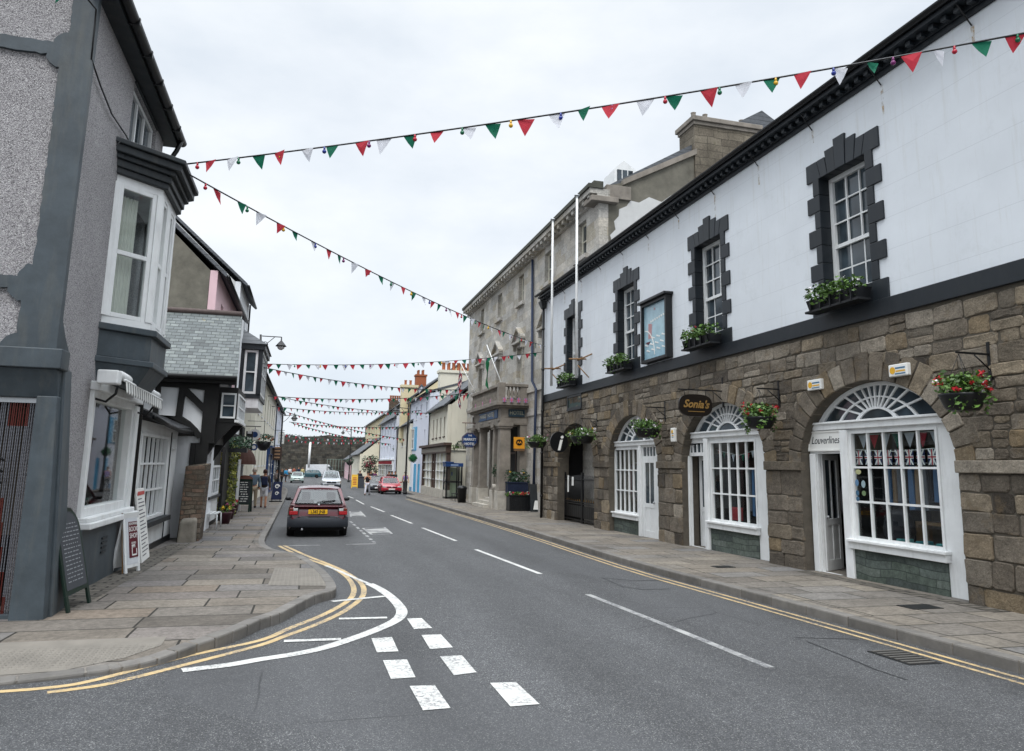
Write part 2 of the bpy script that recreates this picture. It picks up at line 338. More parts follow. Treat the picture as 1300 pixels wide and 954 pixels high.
M['carglass'] = glass_clear('car_glass', (.62,.68,.67,1), .10)
M['leaf'] = leafmat('leaves', '1f3a12', '5c8032'); M['leafd'] = leafmat('dark_leaves', '1b3320', '33553a'); M['leafy'] = leafmat('variegated_leaves', '3f5a1c', 'b7b45a')
M['red'] = paint('red_petals', 'b3202a', .6, .2, 20, 0); M['wht'] = paint('white_petals', 'e6e2e6', .6, .1, 20, 0); M['pnk'] = paint('pink_petals', 'b0507a', .6, .2, 20, 0); M['ylw'] = paint('yellow_petals', 'd9b62c', .6, .2, 20, 0)
M['fr'] = paint('red_pennant_cloth', 'c23a48', .8, .1, 6, .1); M['fg'] = paint('green_pennant_cloth', '176b52', .8, .1, 6, .1); M['fw'] = paint('white_pennant_cloth', 'e2e4ea', .8, .05, 6, .1)
def cloth(name, c):
    t = NT(name); co = t.coord(); x = t.mix(1, hexc(c), t.ramp(t.noise(co, 7, 4), [(.3, t.g(.82)), (.7, t.g(1.05))]), 'MULTIPLY'); t.col(x); t.rough(.9); tl = t.nd('ShaderNodeBsdfTranslucent'); t.L(x, tl.inputs[0]); mx = t.nd('ShaderNodeMixShader'); mx.inputs[0].default_value = .4; t.L(t.p.outputs[0], mx.inputs[1]); t.L(tl.outputs[0], mx.inputs[2]); t.L(mx.outputs[0], t.out.inputs[0]); return t.m
M['fr'] = cloth('red_pennant_fabric', 'c23a48'); M['fg'] = cloth('green_pennant_fabric', '176b52'); M['fw'] = cloth('white_pennant_fabric', 'dfe1e8')
M['pot'] = paint('terracotta', '9a5a3c', .8, .2, 8, .2); M['wood'] = paint('bare_wood', '8a6a48', .7, .25, 6, .2)
M['alum'] = metal('silver_metal', 'b5b8bb', .4, .8)
M['signblack'] = paint('sign_black', '131416', .3, .05, 5, 0)
M['signwhite'] = paint('sign_white', 'e4e4e0', .5, .05, 5, 0)
M['gold'] = paint('gold_lettering', '8a6c3c', .4, .1, 5, 0)
M['navyb'] = paint('navy_enamel', '1c3f73', .35, .08, 5, 0)
M['ltext'] = paint('chalk_white', 'cfcfca', .8, .1, 20, 0)
M['yl'] = paint('alarm_yellow', 'dba72a', .5, .05, 5, 0)
M['chalk'] = paint('chalkboard', '23282b', .7, .3, 4, .1)
M['green'] = paint('bottle_green_paint', '12271f', .45, .15, 4, .1)
M['tyre'] = paint('tyre_rubber', '121213', .8, .2, 20, .2)
M['bump'] = paint('bumper_plastic', '2b2f36', .55, .1, 10, .1)
M['lampr'] = paint('tail_lamp_red', 'a4131c', .15, .05, 5, 0, spec=.7); M['lampw'] = paint('lamp_clear', 'b9bcbb', .12, .05, 5, 0, spec=.8)
M['skin'] = paint('skin', 'b58468', .55, .08, 6, 0)
def flat(name, col, rough=.6): return paint(name, col, rough, .1, 4, 0)

# ---------------------------------------------------------------- a facade's own frame: s along, t up, d out towards the street
class F:
    def __init__(s, o, a, n): s.o = V(o); s.a = V(a).normalized(); s.n = V(n).normalized()
    def P(s, u, t, d=0): return s.o+s.a*u+s.n*d+V((0,0,t))
    def box(s, b, u0, u1, t0, t1, d0, d1, k=.5):
        p = [s.P(u0,t0,d0), s.P(u1,t0,d0), s.P(u1,t0,d1), s.P(u0,t0,d1), s.P(u0,t1,d0), s.P(u1,t1,d0), s.P(u1,t1,d1), s.P(u0,t1,d1)]; b.hexa(p, k)
    def prism(s, b, pts, d0, d1, k=.5): b.prism([s.P(u, t, d0) for u, t in pts], s.n*(d1-d0), k)
    def wall(s, b, outer, holes, d0, d1, k=.5):
        loops = [outer]+list(holes); flatp = [q for l in loops for q in l]
        tris = tessellate_polygon([[V((u, t, 0)) for u, t in l] for l in loops])
        n = len(flatp); vs = [s.P(u, t, d1) for u, t in flatp]+[s.P(u, t, d0) for u, t in flatp]
        fs = [tuple(x) for x in tris]+[tuple(n+i for i in reversed(x)) for x in tris]; base = 0
        for l in loops:
            m = len(l); fs += [(base+i, base+(i+1) % m, n+base+(i+1) % m, n+base+i) for i in range(m)]; base += m
        b.add(vs, fs, k)
    def rect(s, u0, u1, t0, t1): return [(u0,t0),(u1,t0),(u1,t1),(u0,t1)]
    def room(s, b, u0, u1, t0, t1, d0, d1, k=.5):   # an open-fronted box behind an opening, d1 the front
        P = s.P
        b.quad(P(u0,t0,d0),P(u1,t0,d0),P(u1,t1,d0),P(u0,t1,d0),k); b.quad(P(u0,t0,d0),P(u0,t1,d0),P(u0,t1,d1),P(u0,t0,d1),k)
        b.quad(P(u1,t0,d0),P(u1,t0,d1),P(u1,t1,d1),P(u1,t1,d0),k); b.quad(P(u0,t0,d0),P(u0,t0,d1),P(u1,t0,d1),P(u1,t0,d0),k); b.quad(P(u0,t1,d0),P(u1,t1,d0),P(u1,t1,d1),P(u0,t1,d1),k)
    def bars(s, b, u0, u1, t0, t1, d0, d1, cols, rows, w, k=.5):    # cols, rows: counts, or lists of fractions
        cu = [i/cols for i in range(1, cols)] if isinstance(cols, int) else cols; rv = [i/rows for i in range(1, rows)] if isinstance(rows, int) else rows
        for c in cu: x = u0+(u1-u0)*c; s.box(b, x-w/2, x+w/2, t0, t1, d0, d1, k)
        for r in rv: y = t0+(t1-t0)*r; s.box(b, u0, u1, y-w/2, y+w/2, d0+.002, d1-.003, k)
    def ring(s, b, u0, u1, t0, t1, d0, d1, w, k=.5, wb=None):
        wb = wb or w
        s.box(b,u0,u0+w,t0,t1,d0,d1,k); s.box(b,u1-w,u1,t0,t1,d0,d1,k); s.box(b,u0+w,u1-w,t1-w,t1,d0,d1,k); s.box(b,u0+w,u1-w,t0,t0+wb,d0,d1,k)
    def window(s, par, u0, u1, t0, t1, d=-.1, cols=2, rows=2, fw=.06, bw=.025, fm=None, gm=None, sill=None, name='window', curtain=None):
        b = B(); s.ring(b, u0, u1, t0, t1, d-.03, d+.03, fw); s.bars(b, u0+fw, u1-fw, t0+fw, t1-fw, d-.018, d+.018, cols, rows, bw)
        w = obj(name, b, fm or M['white'], par)
        g = B(); g.quad(s.P(u0+fw*.5,t0+fw*.5,d-.02), s.P(u1-fw*.5,t0+fw*.5,d-.02), s.P(u1-fw*.5,t1-fw*.5,d-.02), s.P(u0+fw*.5,t1-fw*.5,d-.02))
        obj('pane', g, gm or M['gd'], w)
        if sill:
            q = B(); s.box(q, u0-.08, u1+.08, t0-.09, t0, d, sill, .5); obj('sill', q, fm or M['white'], w)
        return w

def text(s, size, mat, parent, p, right, up, ext=.004, align='CENTER', shear=0, name='lettering', sx=1, bold=0):
    cu = bpy.data.curves.new('txt', 'FONT'); cu.body = s; cu.size = size; cu.extrude = ext; cu.align_x = align; cu.align_y = 'CENTER'; cu.shear = shear; cu.resolution_u = 3; cu.offset = bold
    o = bpy.data.objects.new('txt', cu); COL.objects.link(o); dg = bpy.context.evaluated_depsgraph_get(); me = bpy.data.meshes.new_from_object(o.evaluated_get(dg))
    bpy.data.objects.remove(o); r = V(right).normalized(); u = V(up).normalized(); n = r.cross(u)
    mtx = Matrix((r*sx, u, n)).transposed(); 
    for v in me.vertices: v.co = V(p)+mtx @ v.co
    me.materials.clear(); me.materials.append(mat); t = bpy.data.objects.new(name, me); COL.objects.link(t)
    if parent is not None: t.parent = parent; t.location = -wl(parent)
    return t
ZEN = 3.6; EXPO = 0.40
# ================================================================ GROUND
def HL(y): return .12*min(1, max(0, (y-7.3)/1.6))      # the left corner is dropped towards the side road
def sheet(name, pts, h, mat, depth=0, kind='structure', hf=None):
    b = B(); vs = [V((x, y, G(y)+(h if hf is None else hf(y)+h))) for x, y in pts]
    if depth: b.prism(vs, (0,0,-depth))
    else:
        tr = tessellate_polygon([vs]); b.add(vs, tr)
    o = obj(name, b, mat, recalc=bool(depth)); tag(o, kind=kind)
    if not depth:
        for p in o.data.polygons:
            if p.normal.z < 0: p.flip()
    return o
def gband(b, path, w, h=.004, t=.5):       # a painted line of width w lying on the road
    P = [V((p[0], p[1], 0)) for p in path]; L = []
    for i, p in enumerate(P):
        d = (P[min(i+1, len(P)-1)]-P[max(i-1, 0)]).normalized(); n = V((-d.y, d.x, 0))*w/2; L.append((p+n, p-n))
    for (a, c), (e, f) in zip(L, L[1:]):
        b.quad(*[V((q.x, q.y, G(q.y)+h)) for q in (a, c, f, e)])
def smooth(path, k=4):
    P = [V((*p[:2], 0)) for p in path]; out = []
    for i in range(len(P)-1):
        p0, p1, p2, p3 = P[max(i-1,0)], P[i], P[i+1], P[min(i+2,len(P)-1)]
        for j in range(k):
            t = j/k; out.append(.5*((2*p1)+(-p0+p2)*t+(2*p0-5*p1+4*p2-p3)*t*t+(-p0+3*p1-3*p2+p3)*t**3))
    out.append(P[-1]); return out
road = B()
ys = [-60,-30,0,40,80,200,600,2500]
for a, c in zip(ys, ys[1:]): road.quad((-900,a,G(a)),(900,a,G(a)),(900,c,G(c)),(-900,c,G(c)))
tag(obj('road', road, M['asphalt'], recalc=False), kind='structure')
# left kerb, near to far
kpx = [(109,853),(155,846),(200,835.5),(250,817),(295,801),(330,785.5),(355,778),(376,767),(399,755.5),(420,750),(426,746),(424,738),(416,728),(404,718),(391,709),(375,702),(355,699),(341,694),(335,686),(342,671),(357,642),(365,625)]
def kpos(a, c):
    h = .127
    for _ in range(12): p = onG(a, c, h); h = .5*h+.5*(HL(p.y)+.007)
    return (p.x, p.y)
kl = [(-12,7.35),(-7,7.36),(-4,7.4),(-2.9,7.5)]+[kpos(a, c) for a, c in kpx]+[(-1.7,75),(-2.2,80)]
kls = smooth(kl, 2)
kr = [(6.95,-20),(6.92,2),(6.85,6.1),(6.68,10.7),(6.56,14.6),(6.8,23.8),(6.92,38),(7,52),(7.15,55.5),(7.9,57.5),(8.3,59),(8.3,66),(7.9,69),(6.6,71.5),(6.2,74),(6.0,80)]
krs = smooth(kr, 3)
ks = [(p.x, p.y) for p in kls]; ic = next(i for i, p in enumerate(ks) if p[1] > 8.9); k0, k1_ = ks[ic-1], ks[ic]; kx = k0[0]+(k1_[0]-k0[0])*(8.9-k0[1])/(k1_[1]-k0[1])
sheet('pavement_corner', ks[:ic]+[(kx,8.9),(-12,8.9)], 0, M['flagleft'], .3, hf=HL)
sheet('pavement_left', [(kx,8.9)]+ks[ic:]+[(-7,80),(-7,19),(-12,8.9)], .12, M['flagleft'], .3)
sheet('pavement_left_far', [(-2.2,80),(-4.5,125),(-20,135),(-7,80)], .12, M['flagleft'], .3)
sheet('pavement_right', [(p.x, p.y) for p in krs]+[(12.5,80),(12.5,-20)], .12, M['flagright'], .3)
sheet('pavement_right_far', [(6.0,80),(6.8,110),(9,135),(30,140),(12.5,80)], .12, M['flagright'], .3)
def kerbline(name, path, side):
    b = B(); P = path; acc = 0; r_ = random.Random(3)
    for a, c in zip(P, P[1:]):
        n = max(1, int((c-a).length/.9+.5))
        for i in range(n):
            p = a.lerp(c, i/n); q = a.lerp(c, (i+1)/n); d = (q-p).normalized(); m = V((-d.y, d.x, 0))*side
            g_ = d*.004; p2, q2 = p+g_, q-g_; e = r_.uniform(-.003,.003); k = r_.random()
            drop = .0
            lo = [p2-m*.012, q2-m*.012, q2+m*.15, p2+m*.15]
            b.hexa([(v.x,v.y,G(v.y)-.1) for v in lo]+[(v.x,v.y,G(v.y)+(.127 if side < 0 or v.y > 8.9 else HL(v.y)+.007)+e) for v in lo], k)
    return tag(obj(name, b, M['kerb'], bevel=.02), kind='structure')
kerbline('kerb_left', kls, 1); kerbline('kerb_right', krs, -1)
# setts strip along the left and right buildings, tactile slabs
def strip(name, mat, pts, h=.124): return sheet(name, pts, h, mat)
strip('sett_strip_left', M['setts'], [(-2.62,10.6),(-2.5,16),(-2.45,19),(-2.9,19),(-3.1,16),(-3,10.6)])
strip('sett_strip_right', M['setts'], [(9.27,8.3),(9.27,12.6),(9.0,12.6),(8.98,8.3)])
tm = NT('tactile_paving'); co = tm.coord(); v = tm.nd('ShaderNodeTexVoronoi'); v.inputs['Randomness'].default_value = 0; v.inputs['Scale'].default_value = 15; tm.L(co, v.inputs['Vector'])
d_ = tm.ramp(v.outputs['Distance'], [(.25, tm.g(1)), (.4, tm.g(0))]); tm.bump(d_, 1, .012); tm.col(tm.mix(1, hexc('77726a'), tm.ramp(tm.noise(co, 3, 5), [(.3, tm.g(.8)), (.7, tm.g(1.1))]), 'MULTIPLY')); tm.rough(.85); M['tact'] = tm.m
strip('tactile_paving', M['tact'], [tuple(onG(a, c, .124))[:2] for a, c in ((349,721),(401,722),(415,744),(340,743))])
sheet('tactile_paving', [(-3.6,7.7),(-2.0,7.85),(-1.55,8.15),(-1.3,8.5),(-1.3,8.8),(-3.6,8.8)], .004, M['tact'], hf=HL)
# narrow edging course behind the left kerb
e = B(); gband(e, [(p.x-.24, p.y) for p in kls if p.y > 17.5 and p.y < 78], .012, .126); gband(e, [(p.x+.3, p.y) for p in krs if 6 < p.y < 52], .012, .126)
tag(obj('paving_edge_joint', e, flat('joint_dirt', '3a3733'), recalc=False), kind='structure')

def z7(pts): return [tuple(onG(330+a/3.939, 640+c/3.939))[:2] for a, c in pts]
def pg(pts): return [tuple(onG(a, c))[:2] for a, c in pts]
b = B()
o1 = z7([(120,208),(190,240),(240,262),(330,297),(400,327),(455,358),(500,392),(520,428),(508,470),(455,515),(380,560),(250,617),(120,664),(0,708)])+pg([(245,842),(158,864),(120,872),(60,880)])
o2 = z7([(95,210),(150,238),(215,268),(290,293),(365,322),(425,358),(458,395),(470,435),(452,475),(400,512),(300,563),(150,622),(0,684)])+pg([(240,833),(121,864),(60,874),(-20,880)])
gband(b, smooth(o1), .085); gband(b, smooth(o2), .085)
kk = [p for p in krs if -5 < p.y < 54]
gband(b, [(p.x-.16, p.y) for p in kk], .06); gband(b, [(p.x-.33, p.y) for p in kk], .06)
tag(obj('double_yellow_lines', b, M['ryel'], recalc=False), kind='structure')
b = B()
wl_ = z7([(330,310),(400,338),(470,370),(530,394),(590,422),(640,455),(680,492),(708,532),(700,566),(655,598),(560,640),(450,680),(300,727),(150,757),(0,780)])+pg([(290,845),(231,852)])
ww = smooth(wl_); gband(b, ww[:14], .07, .006); gband(b, ww[13:], .15, .006)
for p, q in (((360,490),(622,464)),((395,577),(636,571)),((120,689),(405,679))): gband(b, z7([p, q]), .11, .008)
for q in ([(735,575),(808,573),(862,623),(770,628)],[(808,658),(905,655),(965,720),(850,728)],[(900,765),(1010,760),(1083,845),(970,860)],[(557,675),(660,668),(693,740),(585,745)],[(615,785),(735,780),(778,870),(655,878)]):
    b.poly([V((x, y, G(y)+.006)) for x, y in z7(q)])
b.poly([V((x, y, G(y)+.006)) for x, y in pg([(520,872),(552,871),(572,900),(537,903)])]); b.poly([V((x, y, G(y)+.006)) for x, y in pg([(622,868),(655,867),(685,895),(648,898)])])
w_ = obj('junction_markings', b, M['rwhite'], recalc=False); tag(w_, kind='structure')
b = B()
for p, q in (((555,14),(622,40)),((656,57),(760,98)),((812,120),(980,185)),((480,-20),(520,2)),((440,-38),(468,-28))): gband(b, z7([p, q]), .10)
gband(b, pg([(604,698),(686,729)]), .10)
tag(obj('centre_line_marking', b, M['rwhite'], recalc=False), kind='structure')
b = B(); gband(b, pg([(746,755),(860,800),(978,848)]), .10)
gband(b, z7([(430,203),(580,200)]), .09); gband(b, z7([(120,209),(300,207)]), .09)
for i in range(8):
    a, c = V((452,88)), V((580,200)); gband(b, z7([a.lerp(c, i/8), a.lerp(c, (i+.6)/8)]), .09)
# worn lettering block beside the bay: an outlined panel with strokes
def panel(q, n):
    P = [V((*p, 0)) for p in z7(q)]
    for i in range(4): gband(b, [P[i], P[(i+1) % 4]], .07)
    for i in range(1, n):
        a = P[0].lerp(P[1], i/n); c = P[3].lerp(P[2], i/n); gband(b, [a.lerp(c,.18), a.lerp(c,.82)], .09)
        if i % 2: gband(b, [a.lerp(c,.5), P[0].lerp(P[1],(i+.7)/n).lerp(P[3].lerp(P[2],(i+.7)/n),.5)], .08)
panel([(515,122),(622,117),(660,150),(560,154)], 9); panel([(450,38),(500,36),(528,64),(455,66)], 7)
tag(obj('worn_bay_markings', b, M['rworn'], recalc=False), kind='structure')
# kerb paint blocks
b = B()
for a, c in ((.18,.24),(.33,.42)):
    p = onG(308+a*0, 803, 0)
# drain and manhole
def drain(x, y, w, l, label, grp=None):
    t = thing('drain_grate', label, 'drain', (x, y, G(y)), 0); q = B(); z0 = G(y)+.006
    q.box(x-w,x+w,y-l,y+l,z0-.02,z0); obj('frame', q, M['iron'], t); q = B()
    for i in range(7): u = y-l*.85+i*l*.28; q.box(x-w*.85,x+w*.85,u,u+l*.12,z0,z0+.006)
    obj('bars', q, flat('worn_iron','55534f'), t)
p = onG(1147, 835); drain(p.x, p.y, .2, .3, 'rusty road drain grate beside the double yellow lines at lower right')
p = onG(918, 720, .12)
q = B(); q.box(p.x-.2,p.x+.2,p.y-.13,p.y+.13,G(p.y)+.10,G(p.y)+.128); tag(obj('pavement_cover', q, M['iron']), 'small dark metal cover in the pavement outside the second arched shop', 'utility cover')
p = onG(1168, 771, .12)
q = B(); q.box(p.x-.25,p.x+.25,p.y-.16,p.y+.16,G(p.y)+.10,G(p.y)+.128); tag(obj('pavement_cover', q, M['iron']), 'dark metal cover in the pavement outside the red flower basket shop', 'utility cover')
# faint patch reinstatement on the road
q = B()
for pth in ([(1010,810),(1050,811),(1090,812)],[(1025,815),(1075,835),(1110,850),(1152,864)],[(764,734),(800,737),(843,738)],[(764,734),(790,745),(815,749),(850,748)]): gband(q, pg(pth), .022, .003)
tag(obj('road_joints', q, paint('tar_joint', '252628', .7, .3, 9, .2), recalc=False), kind='structure')

# ================================================================ OLD STONE HALL, right
FR = F((9.3,0,0), (0,1,0), (-1,0,0))
hall = thing('market_hall', 'long hall with white upper wall, black window quoins and arched brown stone ground floor', 'building', (9.3,17,G(17)))
WC = [11.06, 15.92, 20.88, 25.72]; AC = [(10.83,1.83),(15.65,1.83),(20.6,1.75),(25.5,1.9)]
def arch(c, w, spring, rise, base, n=20, tap=0.12):
    """horseshoe-sided arch outline: straight lower jambs, segmental head"""
    pts = [(c-w, base), (c+w, base), (c+w, spring-.62)]
    for i in range(n+1):
        a = PI*i/n; pts.append((c+(w)*math.cos(a)*1.0, spring-.62+ (rise+.62)*math.sin(a)**.8 if 0 < i < n else spring-.62))
    pts = [p for i, p in enumerate(pts) if i == 0 or (V(p)-V(pts[i-1])).length > .01]
    pts.append((c-w, base)); pts = pts[:-1]; return pts
def archpts(c, w, n=22, base=-.1, imp=2.0, top=3.42, wb=None):
    # side leans in above impost then closes as an ellipse, as drawn in the photo: w at impost
    out = [(c-(wb or w), base), (c+(wb or w), base)]
    for i in range(n+1):
        a = PI*i/n; out.append((c+w*math.cos(a), imp+(top-imp)*math.sin(a)))
    return out
lower = B(); outer = FR.rect(2.5, 29.25, -.6, 4.52)
holes = [archpts(c, w, top=3.44, base=G(c)+.05) for c, w in AC]
FR.wall(lower, outer, [list(reversed(h)) for h in holes], -.45, 0)
obj('stone_wall', lower, M['mortar'], hall)
def stone_block(q, f, u0, u1, t0, t1, r_, prox=.024, gap=.006, jit=.018):
    if u1-u0 < .06 or t1-t0 < .05: return
    j = lambda a: r_.uniform(-a, a); k = r_.random(); e = r_.uniform(.010,.022); d = prox*r_.uniform(.35,1.2)
    c = [(u0+gap+j(jit), t0+gap+j(jit)), (u1-gap+j(jit), t0+gap+j(jit)), (u1-gap+j(jit), t1-gap+j(jit)), (u0+gap+j(jit), t1-gap+j(jit))]
    out = []      # eight-sided outline with knocked corners
    for i in range(4):
        a, b_, p = V(c[i-1]), V(c[(i+1) % 4]), V(c[i]); L1, L2 = (a-p).length, (b_-p).length; k1, k2 = r_.uniform(.015,.05), r_.uniform(.015,.05)
        out.append(p+(a-p)*(k1/L1)); out.append(p+(b_-p)*(k2/L2))
        m = p.lerp(b_, .5); n_ = V((-(b_-p).y, (b_-p).x)).normalized(); out.append(m+n_*j(.008))
    cx = sum((o for o in out), V((0,0)))/len(out); n = len(out)
    vs = [f.P(o.x, o.y, -.02) for o in out]+[f.P(*(cx+(o-cx)*(1-e*.4/max(.05,(o-cx).length))), d*.55) for o in out]+[f.P(*(cx+(o-cx)*(1-e*1.6/max(.05,(o-cx).length))), d+j(.004)) for o in out]+[f.P(cx.x, cx.y, d+j(.008))]
    fs = [(i, (i+1) % n, n+(i+1) % n, n+i) for i in range(n)]+[(n+i, n+(i+1) % n, 2*n+(i+1) % n, 2*n+i) for i in range(n)]+[(2*n+i, 2*n+(i+1) % n, 3*n) for i in range(n)]
    q.add(vs, fs, k)
def inring(u, t_, grow):
    for c_, w_ in AC:
        if t_ > 1.9 and ((u-c_)/(w_+grow))**2+((t_-2.0)/(1.44+grow))**2 < 1: return True
    return False
sb_ = B(); r_ = random.Random(21); z_ = 2.065
while z_ < 4.44:
    h = r_.choice([.14,.17,.19,.21,.24,.28]); h = min(h, 4.47-z_)
    if h < .08: break
    u = 2.55+r_.uniform(-.2,0)
    while u < 29.2:
        wd = r_.uniform(.22,.62)*(1 if h < .2 else 1.15); u1 = min(u+wd, 29.24)
        if not (inring((u+u1)/2, z_+h/2, .22) or inring(u+.05, z_+h/2, .0) or inring(u1-.05, z_+h/2, .0)):
            if h > .2 and r_.random() < .22: stone_block(sb_, FR, u, u1, z_, z_+h*.5, r_); stone_block(sb_, FR, u, u1, z_+h*.5, z_+h, r_)
            else: stone_block(sb_, FR, u, u1, z_, z_+h, r_)
        u = u1
    z_ += h
obj('wall_stones', sb_, M['stones'], hall)
pb_ = B()
for a_, c_ in [(2.6, AC[0][0]-AC[0][1])]+[(AC[i][0]+AC[i][1], AC[i+1][0]-AC[i+1][1]) for i in range(3)]+[(AC[3][0]+AC[3][1], 29.24)]:
    z_ = G(a_)+.05
    while z_ < 1.87:
        h = min(r_.uniform(.26,.42), 1.875-z_)
        if 1.875-z_-h < .12: h = 1.875-z_
        u = a_
        while u < c_-.05:
            u1 = u+r_.uniform(.3,.75)
            if c_-u1 < .22: u1 = c_
            stone_block(pb_, FR, u, u1, z_, z_+h, r_, .028); u = u1
        z_ += h
obj('pier_stones', pb_, M['stones'], hall)
# arch stones
for (c, w), h in zip(AC, holes):
    vb = B(); n = 19; r_ = random.Random(int(c*10))
    for i in range(n):
        a0, a1 = PI*(i+.05)/n, PI*(i+.95)/n; top = r_.uniform(.40,.5) if 2 < i < 16 else r_.uniform(.3,.5)
        def q(a, e): return (c+(w+e)*math.cos(a), 2.0+(1.44+e)*math.sin(a))
        pts = [q(a0,.0), q((a0+a1)/2,.0), q(a1,.0), q(a1,top), q((a0+a1)/2,top*1.02), q(a0,top)]
        FR.prism(vb, pts, -.2, r_.uniform(.024,.045), r_.random())
    obj('arch_stones', vb, M['stones'], hall, bevel=.014)
prs = [(2.6, AC[0][0]-AC[0][1])]+[(AC[i][0]+AC[i][1], AC[i+1][0]-AC[i+1][1]) for i in range(3)]+[(AC[3][0]+AC[3][1], 29.27)]
for a_, c_ in prs:
    im = B(); FR.box(im, a_-.004, c_+.004, 1.88, 2.06, -.1, .07, r_.random()); obj('impost_course', im, M['stones'], hall, bevel=.015)
up = B(); wh = [list(reversed(FR.rect(c-.66, c+.66, 5.05, 7.6))) for c in WC]
FR.wall(up, FR.rect(2.5, 29.25, 4.6, 9.0), wh, -.4, .0)
# incised lines of the render
t = NT('lined_white_render'); co = t.coord(); sep = t.nd('ShaderNodeSeparateXYZ'); t.L(co, sep.inputs[0]); fr = t.math('FRACT', t.math('DIVIDE', t.math('ADD', sep.outputs[2], t.math('MULTIPLY', t.noise(co,.5,1), .03)), .56)); ln = t.math('LESS_THAN', fr, .022)
c = t.mix(t.math('MULTIPLY', ln, .2), hexc('d8dde2'), hexc('8d9398')); c = t.mix(1, c, t.ramp(t.noise(co, .9, 5), [(.3, t.g(.93)), (.7, t.g(1.03))]), 'MULTIPLY')
mp = t.nd('ShaderNodeMapping'); mp.inputs['Scale'].default_value = (1,5,.35); t.L(co, mp.inputs[0]); m = t.ramp(t.noise(mp.outputs[0], 1.6, 7, .7), [(.54, t.g(0)), (.8, t.g(.32))]); c = t.mix(m, c, hexc('aaa697')); m2_ = t.ramp(t.noise(co, 2.1, 8, .75), [(.55, t.g(0)), (.75, t.g(.28))]); c = t.mix(m2_, c, hexc('b3b8b8')); t.col(c); t.rough(.6); t.bump(t.math('ADD', t.math('MULTIPLY', ln, -1), t.math('MULTIPLY', t.noise(co, 14, 5), .25)), .3, .01)
M['lined'] = t.m
obj('upper_wall', up, M['lined'], hall)
bd = B(); FR.box(bd, 2.5, 29.3, 4.48, 4.78, -.3, .06); obj('string_band', bd, M['navy'], hall, bevel=.01)
bb = B()
for z0, z1, d in ((8.70,8.78,.05),(8.78,8.88,.09),(8.88,8.96,.28)): FR.box(bb, 2.4, 29.4, z0, z1, -.3, d)
y = 2.6
while y < 29.3: FR.box(bb, y, y+.10, 8.79, 8.878, .08, .2); y += .24
obj('cornice', bb, M['navy'], hall, bevel=.006)
gt = B(); pr = []
for k in range(9): a = PI+PI*k/8; pr.append((9.3-.33+.07*math.cos(a), 9.03+.07*math.sin(a)))
P_ = [V((x, 2.4, z_)) for x, z_ in pr]; gt.prism(P_, (0,27.1,0)); obj('gutter', gt, M['iron'], hall)
rf = B(); FRs = [(9.0,9.0),(14.5,12.2),(20.2,9.0)]
rf.prism([V((x,2.4,z_)) for x, z_ in FRs], (0,26.9,0)); obj('roof', rf, M['slated'], hall)
bk = B(); bk.box(12.7,20,2.5,29.2,-.6,8.95); bk.box(9.76,12.69,2.5,2.8,-.6,8.9); bk.box(9.76,12.69,28.9,29.2,-.6,8.9); bk.box(9.76,12.69,2.81,28.89,3.7,8.9); obj('rear_walls', bk, M['grender'], hall)
st = B()
for i in range(14):   # gutter stays with rust runs under them
    yy = 4.4+i*1.86; st.tube([FR.P(yy, 8.98, .3), FR.P(yy-.03, 8.68, .12), FR.P(yy-.03, 8.55, .01)], .012, 5)
obj('gutter_stays', st, M['iron'], hall)
rs = B(); r_ = random.Random(9)
rsm = NT('rust_run'); rsm.col(hexc('b89a6c')); rsm.rough(.7); ff = rsm.ramp(rsm.noise(rsm.coord(), 9, 5), [(.42, rsm.g(0)), (.62, rsm.g(.55))]); rsm.L(ff, rsm.p.inputs['Alpha'])
for i in range(14):
    yy = 4.37+i*1.86; l = r_.uniform(.25,.6); rs.quad(FR.P(yy-.035,8.54,.003), FR.P(yy+.035,8.54,.003), FR.P(yy+.02,8.54-l,.003), FR.P(yy-.02,8.54-l,.003))
obj('rust_stains', rs, rsm.m, hall)
